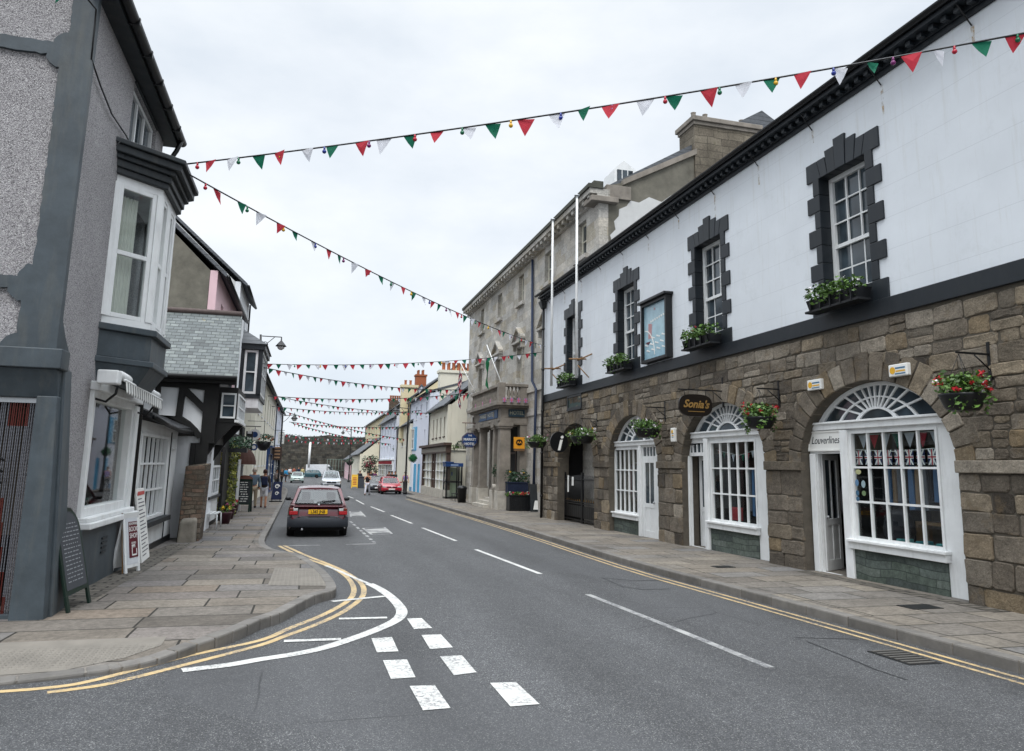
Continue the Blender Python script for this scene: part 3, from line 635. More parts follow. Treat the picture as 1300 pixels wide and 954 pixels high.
# windows with quoins
for i, c in enumerate(WC):
    q = B(); r_ = random.Random(i)
    # jamb quoins
    for s in (-1, 1):
        z0 = 4.78; seq = [(.36,.98),(.34,.78),(.33,.98),(.35,.78),(.34,.98),(.34,.78),(.33,.98),(.33,.80)]
        for k, (h, wd) in enumerate(seq):
            if s == 1 and False: pass
            u0, u1 = (c-wd, c-.62) if s < 0 else (c+.62, c+wd)
            zt = z0+h-.008
            if zt > 7.5: zt = 7.48
            FR.box(q, u0, u1, z0, zt, -.36, .035, r_.random()); z0 += h
            if z0 > 7.4: break
    FR.box(q, c-.62, c+.62, 4.78, 5.12, -.36, .035, .4)
    # flared lintel: wedge stones stepping up to the key
    n = 7; xs = [-.98,-.62,-.40,-.15,.15,.40,.62,.98]; tops = [7.86,7.86,7.97,8.1,7.97,7.86,7.86]
    for k in range(n):
        lean = .12
        b0, b1 = xs[k]*(1 if abs(xs[k]) > .9 else .9), xs[k+1]*(1 if abs(xs[k+1]) > .9 else .9); t0, t1 = xs[k]*(1 if abs(xs[k]) > .9 else 1.06), xs[k+1]*(1 if abs(xs[k+1]) > .9 else 1.06)
        FR.prism(q, [(c+b0+.006,7.485),(c+b1-.006,7.485),(c+t1-.006,tops[k]),(c+t0+.006,tops[k])], -.36, .035+.01*(k == 3), r_.random())
    obj('quoins', q, M['navy'], hall, bevel=.008)
    # sash: 3 x 4 above, meeting rail, 3 x 3 below
    w = B(); u0, u1, t0, t1 = c-.62, c+.62, 5.12, 7.485; d = -.25
    FR.ring(w, u0+.002, u1-.002, t0, t1, d-.06, d+.05, .09); FR.box(w, u0+.09, u1-.09, 6.06, 6.13, d-.03, d+.045)
    FR.bars(w, u0+.09, u1-.09, 6.13, t1-.09, d-.0, d+.035, 3, 3, .028); FR.bars(w, u0+.09, u1-.09, t0+.09, 6.06, d-.035, d+.0, 3, 2, .028)
    wo = obj('sash_window', w, M['white'], hall)
    g_ = B(); g_.quad(FR.P(u0,t0,d-.01), FR.P(u1,t0,d-.01), FR.P(u1,t1,d-.01), FR.P(u0,t1,d-.01)); obj('pane', g_, M['gd'], wo)
# window boxes
def foliage_box(name, label, cat, loc, L, seed, flowers, grp, box=True):
    t = thing(name, label, cat, loc, 0, grp); x, y, z_ = loc
    q = B(); q.hexa([(x-.12,y-L/2+.04,z_),(x+.12,y-L/2+.04,z_),(x+.12,y+L/2-.04,z_),(x-.12,y+L/2-.04,z_),(x-.16,y-L/2,z_+.2),(x+.16,y-L/2,z_+.2),(x+.16,y+L/2,z_+.2),(x-.16,y+L/2,z_+.2)])
    for k in range(5): yy = y-L/2+L*(k+.5)/5; q.box(x-.18,x-.13,yy-.012,yy+.012,z_-.02,z_+.2)
    q.box(x-.17,x+.1,y-L/2-.03,y+L/2+.03,z_-.04,z_); obj('trough', q, M['black'], t)
    q = B()
    for k in range(int(L*7)): q.leaves((x-.03+rnd.uniform(-.08,.04), y-L/2+(k+.5)/int(L*7)*L, z_+.28+rnd.uniform(-.05,.06)), (.2,.13,.17), 60, .085, seed+k)
    for k in range(6): q.leaves((x-.12, y-L/2+L*(k+rnd.random())/6, z_+.12+rnd.uniform(-.05,.3)), (.16,.13,rnd.uniform(.1,.26)), 16, rnd.uniform(.05,.11), seed+k+50)
    obj('foliage', q, M['leaf'], t, recalc=False)
    for m, n in flowers:
        q = B(); r_ = random.Random(seed)
        for k in range(n): p = (x-.16+r_.uniform(-.08,.1), y+r_.uniform(-.48,.48)*L, z_+.33+r_.uniform(-.1,.12)); q.leaves(p, (.03,.03,.03), 6, .05, seed+k)
        obj('flowers', q, M[m], t, recalc=False)
    return t
foliage_box('window_box', 'black window box of green plants and white flowers under the nearest of the quoined windows', 'window box', (9.05,WC[0],4.82), 1.35, 1, [('wht',7)], 'window boxes on the white hall')
foliage_box('window_box', 'window box with orange-red and violet flowers under the second quoined window from the right', 'window box', (9.05,WC[1],4.82), 1.35, 20, [('wht',4),('red',4),('pnk',2)], 'window boxes on the white hall')
foliage_box('window_box', 'green window box under the quoined window just left of the framed mural board', 'window box', (9.05,WC[2],4.82), 1.35, 40, [('wht',3)], 'window boxes on the white hall')
foliage_box('window_box', 'green window box under the farthest quoined window behind the white flagpoles', 'window box', (9.05,WC[3],4.82), 1.35, 60, [('wht',5)], 'window boxes on the white hall')
# mural board
t = thing('notice_board', 'tall black-framed painted panel in pale blue hung on the white wall between two quoined windows', 'panel', FR.P(18.65,4.82,.1)); q = B()
FR.ring(q, 17.85,19.45,4.82,6.55,.02,.2,.09); FR.box(q,17.78,19.52,6.55,6.62,.0,.28); FR.box(q,17.85,19.45,4.82,6.55,.004,.03); obj('frame', q, M['black'], t, bevel=.008)
pm = NT('mural_paint'); co = pm.coord(); sep = pm.nd('ShaderNodeSeparateXYZ'); pm.L(co, sep.inputs[0]); zz = pm.math('DIVIDE', pm.math('SUBTRACT', sep.outputs[2], 4.85), 1.7); base = pm.ramp(zz, [(0, hexc('8db3c4')), (.35, hexc('9fc2cf')), (.6, hexc('a9c9d4')), (1, hexc('9dbccb'))]); pm.col(pm.mix(.5, base, pm.ramp(pm.noise(co, 5, 3), [(.3, pm.g(.6)), (.7, pm.g(1))]), 'MULTIPLY')); pm.rough(.25)
q = B(); FR.box(q, 17.94,19.36,4.91,6.46,.03,.12); obj('painted_panel', q, pm.m, t)
q = B()
for k in range(11): u = 18.05+(k % 4)*.32+.1*(k//4 % 2); z_ = 5.12+.17*(k//4); FR.prism(q, [(u,z_),(u+.22,z_+.05),(u+.2,z_+.09),(u+.1,z_+.06),(u,z_+.03)], .12, .126)
for k in range(7): FR.box(q, 18.1+k*.13, 18.17+k*.13, 6.02-.012*k, 6.08-.012*k, .12, .126)
pts = [(19.33, 5.75)]+[(19.33-.6*math.sin(a), 5.0+.75*math.cos(a)) for a in [PI/2*i/8 for i in range(9)]]
for a_, c_ in zip(pts[1:], pts[2:]): FR.prism(q, [a_, c_, (c_[0]-.03,c_[1]+.02), (a_[0]-.03,a_[1]+.03)], .12, .127)
obj('white_figures', q, M['signwhite'], t)
q = B(); FR.prism(q, [(18.9,5.5),(19.1,5.5),(19.08,5.95),(18.85,5.9)], .12, .125); FR.prism(q, [(18.62,6.3),(18.7,6.27),(18.72,6.36)], .12, .125); obj('red_figure', q, flat('faded_red','b58a8c'), t)
q = B(); FR.prism(q, [(18.95,5.42),(19.28,5.42),(19.1,5.33)], .12, .126); obj('hull', q, flat('hull_maroon','5a2a35'), t)
# ---------------------------------------------------------------- arched shopfronts
def ell(c, w, z0, h, a): return (c+w*math.cos(a), z0+h*math.sin(a))
def shopfront(c, w, door, win, rows, cols, tr, doorz, fan=True, nm='shopfront', trans_light=None, gz=0, openleaf=False):
    """white timber front set back in its arch; door and win are (u0,u1)"""
    sf = B(); d0, d1 = -.26, -.2; Z0 = gz; imp = 2.0; W = w-.004; top = 3.43
    def side(u, sgn): # arch edge height
        return imp+(top-imp)*math.sqrt(max(0, 1-((u-c)/W)**2))
    zt = tr; wt = W*math.sqrt(1-((zt-imp)/(top-imp))**2)
    # board below the transom with door and window openings
    outer = [(c-W, Z0), (c+W, Z0)]+[ell(c, W, imp, top-imp, a) for a in [math.asin((zt-imp)/(top-imp))*i/6 for i in range(7)]]
    outer += [(2*c-x, z_) for x, z_ in reversed(outer[2:])]
    h1 = FR.rect(win[0], win[1], win[2], win[3]); h2 = FR.rect(door[0], door[1], Z0+.02, doorz)
    hs = [list(reversed(h1)), list(reversed(h2))]
    if trans_light: hs.append(list(reversed(FR.rect(*trans_light))))
    FR.wall(sf, outer, hs, d0, d1)
    # riser below the window
    ob = obj('shopfront_boards', sf, M['white'], hall)
    q = B(); FR.box(q, win[0]-.02, win[1]+.02, Z0+.01, win[2]-.17, d1, d1+.03); obj('stall_riser', q, M['slabst'], hall)
    q = B(); FR.box(q, win[0]-.07, win[1]+.07, win[2]-.17, win[2]-.02, d1, d1+.1); FR.box(q, win[0]-.09, win[1]+.09, win[2]-.05, win[2]-.0, d1, d1+.14); obj('window_sill', q, M['white'], hall, bevel=.01)
    # transom
    q = B(); FR.box(q, c-wt-.02, c+wt+.02, zt-.06, zt+.05, d0, d1+.07); FR.box(q, c-wt-.05, c+wt+.05, zt+.05, zt+.09, d0, d1+.11); obj('transom', q, M['white'], hall, bevel=.008)
    # window glazing
    q = B(); FR.ring(q, win[0], win[1], win[2], win[3], d0, d1+.02, .05); FR.bars(q, win[0]+.05, win[1]-.05, win[2]+.05, win[3]-.05, d0+.01, d1, cols, rows, .035)
    wo = obj('shop_window', q, M['white'], hall)
    g_ = B(); g_.quad(*[FR.P(u, z_, d0+.02) for u, z_ in FR.rect(*win)]); obj('pane', g_, M['glass'], wo)
    if trans_light:
        q = B(); FR.bars(q, trans_light[0], trans_light[1], trans_light[2], trans_light[3], d0+.01, d1-.01, 4, 1, .03); o = obj('transom_light', q, M['white'], hall); g_ = B(); g_.quad(*[FR.P(u, z_, d0+.02) for u, z_ in FR.rect(*trans_light)]); obj('pane', g_, M['gd'], o)
    # fanlight
    if fan:
        q = B(); z0 = zt+.09; wf = wt-.02; hf = top-z0; n = 24
        for i in range(n):
            a0, a1 = PI*i/n, PI*(i+1)/n
            def edge(a, k):      # k 1: on arch edge
                # edge of the opening at angle a measured from (c, z0)
                ca, sa = math.cos(a), math.sin(a); r = 0.0
                A = (ca/W)**2+(sa/(top-imp))**2; Bq = 2*(z0-imp)*sa/(top-imp)**2; Cq = ((z0-imp)/(top-imp))**2-1
                r = (-Bq+math.sqrt(Bq*Bq-4*A*Cq))/(2*A); r = r*k; return (c+r*ca, z0+r*sa)
            FR.prism(q, [edge(a0,1), edge(a1,1), edge(a1,.9), edge(a0,.9)], d0, d1)
            FR.prism(q, [edge(a0,.62), edge(a1,.62), edge(a1,.58), edge(a0,.58)], d0+.01, d1-.005)
            FR.prism(q, [edge(a0,.33), edge(a1,.33), edge(a1,.27), edge(a0,.27)], d0+.01, d1-.005)
        for i in range(1, 12):
            a = PI*i/12; p0, p1 = edge(a,.3), edge(a,.93); dx = V((p1[0]-p0[0], p1[1]-p0[1])); nn = V((-dx.y, dx.x)).normalized()*.016
            FR.prism(q, [(p0[0]+nn.x,p0[1]+nn.y),(p0[0]-nn.x,p0[1]-nn.y),(p1[0]-nn.x,p1[1]-nn.y),(p1[0]+nn.x,p1[1]+nn.y)], d0+.012, d1-.008)
        f_ = obj('fanlight', q, M['white'], hall); g_ = B(); g_.poly([FR.P(*edge(PI*i/20, .95), d0+.02) for i in range(21)]); obj('pane', g_, M['gd'], f_)
    # room behind
    q = B(); FR.room(q, win[0]-.25, win[1]+.3, Z0, zt-.05, -1.9, d0-.01); obj('shop_interior', q, M['roomw'], hall, recalc=False)
    return ob
def door(u0, u1, z0, z1, d, pan=True, glass_t=None, swing=0, nm='shop_door', split=.9):
    """panelled leaf hinged at u1 (far side); swing opens it inwards"""
    f = FR
    if swing:
        a = math.radians(swing); f = F(FR.P(u1, 0, d), (0,-math.cos(a),0), (1,0,0)); av = V((math.sin(a), -math.cos(a), 0)); f.a = av; f.n = V((-math.cos(a), -math.sin(a), 0)); A, C_ = 0, u1-u0; d = 0
    else: A, C_ = u0, u1
    q = B(); f.ring(q, A, C_, z0, z1, d-.045, d, .11, wb=.2); f.box(q, A+.11, C_-.11, z0+split-.06, z0+split+.06, d-.045, d); f.box(q, A+.11, C_-.11, z0+.2, z0+split-.06, d-.035, d-.018)
    m = (A+C_)/2; f.box(q, m-.03, m+.03, z0+.2, z0+split-.06, d-.045, d-.004); f.box(q, m-.02, m+.02, z0+split+.06, z1-.11, d-.04, d-.006)
    o = obj(nm, q, M['white'], hall, bevel=.004); g_ = B(); g_.quad(*[f.P(u, t_, d-.025) for u, t_ in f.rect(A+.1, C_-.1, z0+split+.05, z1-.1)]); obj('pane', g_, M['gd'], o)
    q = B(); q.ball(f.P(A+.07, z0+1.0, d+.03), .03, 8, 6); obj('door_knob', q, M['alum'], o); return o
# arch 3 (near), 2, 1
gz3, gz2, gz1, gz0 = [G(c)+.12 for c, w in AC]
shopfront(AC[0][0], AC[0][1], (11.72,12.42), (9.52,11.5,.7,2.6), 3, 5, 2.70, 2.2, gz=gz3-.03)
shopfront(AC[1][0], AC[1][1], (16.68,17.42), (14.47,16.4,.66,2.55), 3, 5, 2.70, 2.2, gz=gz2-.03, trans_light=(16.68,17.5,2.29,2.52))
shopfront(AC[2][0], AC[2][1], (19.42,20.22), (20.56,22.3,.52,2.48), 3, 5, 2.60, 2.14, gz=gz1-.03, trans_light=(19.42,20.22,2.22,2.48))
door(11.72, 12.42, gz3-.01, 2.2, -.3, swing=117); door(16.68, 17.42, gz2-.01, 2.2, -.45); door(19.42, 20.22, gz1-.01, 2.14, -.2)
for u0, u1, z1, zz in ((11.5,12.6,2.25,gz3),(16.55,17.55,2.25,gz2)):
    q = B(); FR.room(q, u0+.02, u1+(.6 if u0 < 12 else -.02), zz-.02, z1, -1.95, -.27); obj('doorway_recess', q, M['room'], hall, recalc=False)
# white jamb post shapes beside the doors
q = B(); FR.box(q, 11.5, 11.7, gz3-.02, 2.62, -.2, -.13); FR.box(q, 12.44, 12.6, gz3-.02, 2.2, -.2, -.15); obj('door_post', q, M['white'], hall, bevel=.01)
q = B(); FR.box(q, 16.45, 16.64, gz2-.02, 2.62, -.2, -.13); FR.box(q, 17.46, 17.58, gz2-.02, 2.6, -.2, -.16); obj('door_post', q, M['white'], hall, bevel=.01)
q = B(); FR.box(q, 20.28, 20.46, gz1-.02, 2.55, -.2, -.14); obj('door_post', q, M['white'], hall, bevel=.01)
# name board over the near door
q = B(); FR.box(q, 11.68, 12.6, 2.27, 2.6, -.2, -.16); FR.ring(q, 11.66, 12.62, 2.25, 2.63, -.2, -.145, .03); sb = obj('name_board', q, M['signwhite'], hall)
text('Louverlines', .2, flat('sign_ink', '2a3036'), sb, FR.P(12.13,2.45,-.158), (0,-1,0), (0,.0,1), .002, shear=.35, sx=.85)
# things in the shop windows
sw = B()
def rack(u0, u1, z0, z1, d, cols, seed, lab, wid=.13):
    r_ = random.Random(seed); t = thing('clothes_rail', lab, 'clothes rail', FR.P((u0+u1)/2, z0, d)); q = B(); q.tube([FR.P(u0,z1+.04,d), FR.P(u1,z1+.04,d)], .015, 6)
    for u in (u0, u1): q.tube([FR.P(u,gz3,d), FR.P(u,z1+.04,d)], .015, 6)
    obj('rail', q, M['alum'], t); u = u0+.06; i = 0
    while u < u1-.05:
        q = B(); w_ = r_.uniform(.08,.14); zl = z0+r_.uniform(0,.2)
        FR.prism(q, [(u,zl),(u+w_,zl+r_.uniform(-.02,.02)),(u+w_*.9,z1-.1),(u+w_*.6,z1),(u+w_*.3,z1-.02),(u+.01,z1-.12)], d-.2, d+.2); obj('garment', q, cols[i % len(cols)], t, bevel=.012); u += w_+.02; i += 1
gc = [flat('cloth_grey','6a6c74',.9), flat('cloth_black','2a282e',.9), flat('cloth_tan','937a64',.9), flat('cloth_blue','52729a',.9), flat('cloth_teal','3f7f88',.9), flat('cloth_dark_red','5a2a30',.9)]
rack(9.8, 11.4, 1.25, 2.0, -.9, [gc[0],gc[2],gc[3],gc[1]], 1, 'rail of grey and blue clothes hanging inside the nearest arched shop window')
rack(14.6, 15.4, .75, 1.9, -.8, [gc[1],gc[3],gc[0]], 2, 'rail of dark clothes in the window of the second arched shop')
rack(20.8, 22.2, .9, 2.0, -.8, [gc[4],gc[1],gc[2],gc[0],gc[5]], 3, 'rail of mixed clothes in the window of the third arched shop')
t = thing('display_table', 'wooden display counter with teal knitwear inside the nearest arched shop window', 'table', FR.P(10.2,gz3,-.7)); q = B()
FR.box(q, 9.6,10.9,.55,.6,-1.0,-.4); [FR.box(q, u,u+.05,gz3-.02,.55,dd,dd+.05) for u in (9.62,10.82) for dd in (-.98,-.46)]; FR.box(q,10.15,10.85,1.0,1.05,-1.2,-.9); FR.box(q,10.8,10.85,.6,1.0,-1.2,-.9); FR.box(q,9.35,9.4,.3,2.0,-1.6,-.5); obj('top', q, M['wood'], t)
for k in range(9):
    u = 9.62+.14*k; q = B(); FR.box(q, u, u+.11, .605, .66+.05*(k % 3), -.75, -.48); tag(obj('folded_knitwear', q, flat('teal_knit','2f7f86',.9) if k % 2 else flat('aqua_knit','5aa0a0',.9), bevel=.012), 'teal folded knitwear lying on the counter behind the nearest shop window', 'knitwear', 'folded knitwear on the shop counter')
q = B(); q.lathe([(.05,0),(.2,.05),(.26,.25),(.22,.5),(.12,.6),(.04,.62)], FR.P(11.0,.62,-.7)); q.lathe([(.03,-.5),(.03,0)], FR.P(11.0,.62,-.7)); tag(obj('dress_form', q, flat('dark_knit','26262c',.95)), 'dark clothed dress form standing inside the nearest arched shop window', 'dress form')
q = B(); q.ball(FR.P(12.0,1.35,-.5), (.13,.14,.45)); q.tube([FR.P(12.0,1.85,-.5), FR.P(12.0,2.15,-.5)], .012, 6); tag(obj('hanging_coat', q, gc[1]), 'black coat hanging in the open doorway of the nearest arched shop', 'coat')
q = B(); FR.box(q, 15.7,16.1,.7,1.0,-.6,-.55); FR.box(q, 15.75,16.05,.78,.92,-.55,-.545,.9); tag(obj('red_display_card', q, flat('red_card','b3303a')), 'red and white display card low in the second arched shop window', 'card')
# union pennants strung inside the near window
t = thing('union_flag_bunting', 'string of union flag pennants hung inside the nearest arched shop window', 'bunting', FR.P(10.5,2.1,-.3)); q = B(); q.tube([FR.P(9.55,2.27,-.3), FR.P(10.5,2.22,-.3), FR.P(11.48,2.27,-.3)], .006, 5); obj('cord', q, M['signwhite'], t)
for k in range(8):
    u = 9.68+k*.235; z1 = 2.25; q = B(); q.mi = 0; D0, D1 = -.305, -.3
    FR.box(q, u, u+.17, z1-.25, z1, -.305, -.30); q.mi = 1; FR.prism(q, [(u,z1),(u+.03,z1),(u+.17,z1-.25),(u+.14,z1-.25)], -.3, -.298); FR.prism(q, [(u+.17,z1),(u+.14,z1),(u,z1-.25),(u+.03,z1-.25)], -.3, -.297); FR.box(q,u+.062,u+.108,z1-.25,z1,-.3,-.296); FR.box(q,u,u+.17,z1-.15,z1-.1,-.3,-.2955)
    q.mi = 2; FR.box(q,u+.073,u+.097,z1-.25,z1,-.296,-.294); FR.box(q,u,u+.17,z1-.136,z1-.114,-.2955,-.2935)
    obj('pennant', q, [flat('flag_navy','20284f'), M['signwhite'], flat('flag_red','a51f33')], t)
t = thing('dragon_flag_bunting', 'red, white and green pennants inside the top panes of the nearest arched shop window', 'bunting', FR.P(10.5,2.5,-.34)); q = B(); q.tube([FR.P(9.55,2.53,-.34), FR.P(11.48,2.53,-.34)], .006, 5); obj('cord', q, M['signwhite'], t)
for k in range(7):
    u = 9.6+k*.27; q = B(); FR.prism(q, [(u,2.52),(u+.22,2.52),(u+.11,2.28)], -.345, -.34); obj('pennant', q, [M['fw'],M['fr'],M['fw'],M['fg']][k % 4], t)
t = thing('pennant_string', 'string of small red and white pennants inside the second arched shop window', 'bunting', FR.P(15.4,2.2,-.34)); q = B(); q.tube([FR.P(14.5,2.35,-.34), FR.P(15.4,2.2,-.34), FR.P(16.38,2.35,-.34)], .006, 5); obj('cord', q, M['signwhite'], t)
for k in range(9):
    u = 14.55+k*.2; z1 = 2.2+.15*abs((k-4)/4)**1.5; q = B(); FR.prism(q, [(u,z1),(u+.13,z1),(u+.065,z1-.16)], -.345, -.34); obj('pennant', q, [M['fr'],M['fw'],M['fr'],M['fg']][k % 4], t)
# stickers on the near window
sk = [((11.33,1.87,.07,.045),'a9aa80'),((11.38,1.68,.045,.06),'5b7fa0'),((11.22,1.66,.05,.065),'8fa5ab'),((11.38,1.5,.04,.05),'3f6580'),((11.22,1.5,.05,.045),'6f8560'),((11.38,1.4,.04,.04),'3f6580'),((16.72,1.5,.07,.1),'8fb0c8')]
for (u, z_, a_, c_), cc in sk[:6]:
    q = B(); FR.prism(q, [(u+a_*math.cos(k*PI/6), z_+c_*math.sin(k*PI/6)) for k in range(12)], -.199, -.195); tag(obj('sticker', q, flat('sticker_'+cc, cc, .4)), 'small round sticker in the left column of panes of the nearest arched shop window', 'sticker', 'stickers on the shop window')
# iron gate in the farthest arch, with passage beyond
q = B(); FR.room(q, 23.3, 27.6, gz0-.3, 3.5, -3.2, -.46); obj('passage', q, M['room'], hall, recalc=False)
t = thing('iron_gate', 'pair of black wrought iron gates closing the farthest stone arch', 'gate', FR.P(25.5,gz0,-.3)); q = B()
u = 23.7
k = 0
while u < 27.4:
    tz = 1.5+.1*math.sin((u-23.65)/3.7*PI); q.tube([FR.P(u,gz0+.04,-.3), FR.P(u,tz,-.3)], .011, 5); u += .11; k += 1
for z_ in (gz0+.08,.55,.62,1.42): FR.box(q, 23.62,27.38,z_,z_+.035,-.32,-.28)
for u in (23.65,25.47,25.55,27.35): FR.box(q,u-.025,u+.025,gz0,1.68,-.33,-.27)
for k in range(17): FR.box(q, 23.72+k*.22, 23.9+k*.22, .08, .5, -.306, -.294)
obj('gate_leaves', q, M['iron'], t)
q = B()
for k in range(16): q.lathe([(.022,0),(.012,.05),(.001,.1)], FR.P(23.76+k*.225,.655,-.3), 6)
obj('spear_tips', q, M['gold'], t)
for i, (u, z0, w_, h_) in enumerate(((26.95,.95,.16,.62),(26.45,1.2,.2,.32),(23.95,1.12,.3,.3))):
    q = B(); FR.box(q, u-w_/2, u+w_/2, z0, z0+h_, -.27, -.266); tag(obj('paper_notice', q, M['signwhite']), ['tall narrow white paper notice on the left of the iron gate','small white paper notice beside the tall one on the iron gate','white paper notice on the right leaf of the iron gate'][i], 'notice')
# small shuttered light under the farthest window box
q = B(); FR.ring(q, 24.75,26.25,3.95,4.5,-.02,.045,.09); FR.box(q,24.75,26.25,3.92,3.97,-.01,.07)
obj('vent_frame', q, M['navy'], hall); q = B(); FR.box(q, 24.84,26.16,4.0,4.47,-.01,.02); obj('vent_panel', q, flat('green_grey_panel','3d4f4b'), hall)
# black downpipe at the far corner
def pipe(name, pts, r, mat, par, straps=0, F_=None):
    q = B(); q.tube(pts, r, 10)
    if straps:
        a, c = V(pts[0]), V(pts[-1])
        for k in range(straps): p = a.lerp(c, (k+.5)/straps); q.lathe([(r*1.25,-.04),(r*1.3,0),(r*1.25,.04)], p, 10)
    return obj(name, q, mat, par)
p = pipe('downpipe', [FR.P(29.05,8.4,.12), FR.P(29.05,G(29)+.12,.12)], .055, M['iron'], hall, 5)
q = B(); q.hexa([FR.P(28.95,8.4,.05),FR.P(29.15,8.4,.05),FR.P(29.15,8.4,.2),FR.P(28.95,8.4,.2),FR.P(28.85,8.7,.05),FR.P(29.25,8.7,.05),FR.P(29.25,8.7,.3),FR.P(28.85,8.7,.3)]); obj('rainwater_head', q, M['iron'], hall)
# flagpoles with timber stays
def flagpole(y, lab):
    t = thing('flagpole', lab, 'flagpole', (8.9,y,5.0)); q = B(); q.tube([(8.9,y,4.95),(8.9,y,11.6)], [.055,.04], 12); obj('pole', q, M['white'], t)
    q = B(); q.lathe([(.03,0),(.1,.02),(.1,.06),(.02,.09)], (8.9,y,11.6), 12); obj('truck', q, M['alum'], t)
    q = B(); 
    for z_ in (5.55,): 
        q.tube([(8.9,y,z_),(9.29,y-.5,z_+.2)], .025, 6); q.tube([(8.9,y,z_),(9.29,y+.5,z_+.2)], .025, 6); q.tube([(8.9,y+.0,z_-.1),(9.25,y-.3,z_-.6)], .02, 6)
    q.tube([(8.55,y-.25,z_+.02),(9.29,y+.1,z_+.1)], .03, 6); obj('brackets', q, M['wood'], t)
flagpole(27.07, 'white flagpole farther along the white hall, near the corner downpipe'); flagpole(24.28, 'white flagpole nearer and taller in view, against the white hall')
# bracket signs and baskets
def bracket(q, y, z, X0, wallz0, wallz1, dia=True):
    q.box(9.27,9.3,y-.025,y+.025,wallz0,wallz1); q.box(X0,9.28,y-.012,y+.012,z-.014,z+.014)
    if dia: q.tube([(9.28,y,z-.22),(9.02,y,z-.02)], .011, 5)
def basket(y, X, z, w, lab, flowers, seed, zr=None, sz=1, wy=.22):
    t = thing('hanging_basket', lab, 'hanging basket', (X,y,z), 0, 'hanging flower baskets on the hall'); q = B(); bracket(q, y, z+.62, X-.05, z+.25, z+.8); obj('bracket', q, M['iron'], t)
    q = B(); q.lathe([(w*.33,-.2),(w*.40,-.15),(w*.5,.0),(w*.52,.03),(w*.46,.03)], (X,y,z), 18); obj('bowl', q, M['black'], t)
    q = B()
    for a in range(3): q.tube([(X+w*.45*math.cos(a*2.1), y+w*.45*math.sin(a*2.1), z), (X,y,z+.6)], .006, 4)
    obj('chains', q, M['iron'], t); q = B(); r_ = random.Random(seed)
    for k in range(11): a = k*.6; q.leaves((X+w*.42*math.cos(a)*(k % 3)/2, y+w*.42*math.sin(a)*(k % 3)/2, z+.1+r_.uniform(-.02,.1)), (w*.3,w*.3,.15), 70, .07, seed+k)
    for k in range(9): a = r_.uniform(0,6.3); q.leaves((X+w*.5*math.cos(a), y+w*.5*math.sin(a), z-.02+r_.uniform(-.12,.22)), (.1,.1,r_.uniform(.1,.24)), 22, r_.uniform(.045,.09), seed+k+30)
    obj('foliage', q, M['leaf'], t, recalc=False)
    for m, n in flowers:
        q = B()
        for k in range(n): a = r_.uniform(0,6.3); p = (X+w*.55*math.cos(a), y+w*.55*math.sin(a), z+.12+r_.uniform(-.05,.2)); q.leaves(p, (.035,.035,.03), 9, .055, k)
        obj('flowers', q, M[m], t, recalc=False)
    return t
basket(8.3, 8.75, 2.93, .58, 'hanging basket with bright red flowers at the right edge, right of the nearest arched shopfront', [('red',18),('wht',4)], 5)
basket(13.25, 8.82, 2.90, .60, 'hanging basket of red flowers on the pier between the two nearest arched shopfronts', [('red',17)], 6)
basket(18.35, 8.75, 2.88, .72, 'hanging basket of mostly green leaves on the pier right of the third arched shopfront', [('wht',8)], 7)
basket(23.3, 8.75, 2.85, .78, 'hanging basket with white flowers beside the round i sign at the gated arch', [('wht',9),('ylw',4)], 8)
basket(28.3, 8.75, 2.80, .75, 'hanging basket with pink and white flowers by the corner downpipe between hall and hotel', [('wht',8),('pnk',5)], 9)
# information sign
t = thing('information_sign', 'round black hanging sign with a white letter i on an iron bracket', 'sign', (8.7,25.3,2.7)); q = B(); bracket(q, 25.3, 3.36, 8.35, 2.9, 3.6); q.tube([(8.62,25.3,3.36),(8.62,25.3,3.1)], .01, 5); obj('bracket', q, M['iron'], t)
cS = V((8.62,25.3,2.74)); FS = F((0,25.3,0), (1,0,0), (0,-1,0)); q = B(); FS.prism(q, [(8.62+.33*math.cos(a*PI/16), 2.74+.37*math.sin(a*PI/16)) for a in range(32)], -.03, .03); obj('disc', q, M['signblack'], t)
text('i', .78, M['signwhite'], t, (8.62,25.262,2.70), (1,0,0), (0,0,1), .004, shear=.25, name='letter', bold=.012)
# shop sign: oval black board with a gilt script name
t = thing('hanging_shop_sign', 'black oval hanging sign with gilt lettering over the second arched shopfront', 'sign', (8.6,15.4,3.3)); a_, c_ = onY(863,512,15.4), onY(902,518,15.4); q = B(); bracket(q, 15.4, 3.68, a_.x-.03, 3.3, 4.0); q.tube([(a_.x+.12,15.4,3.68),(a_.x+.12,15.4,3.55)], .008, 5); q.tube([(c_.x-.12,15.4,3.68),(c_.x-.12,15.4,3.55)], .008, 5); obj('bracket', q, M['iron'], t)
FS2 = F((0,15.4,0), (1,0,0), (0,-1,0)); mx_ = (a_.x+c_.x)/2; hw = (c_.x-a_.x)/2+.03; pts = []
for k in range(40):
    a = 2*PI*k/40; ca, sa = math.cos(a), math.sin(a); pts.append((mx_+hw*math.copysign(abs(ca)**.6, ca), 3.32+.255*math.copysign(abs(sa)**.8, sa)+.04*math.cos(a*4)*0))
q = B(); FS2.prism(q, pts, -.03, .03); obj('board', q, flat('sign_dark','191411',.35), t); text("Sonia's", .25, M['gold'], t, (mx_,15.362,3.34), (1,0,-.02), (.02,0,1), .005, shear=.35, sx=.95, bold=.006)
q = B(); FS2.box(q, mx_-.2, mx_+.22, 3.17, 3.185, .03, .036); obj('gilt_flourish', q, M['gold'], t)
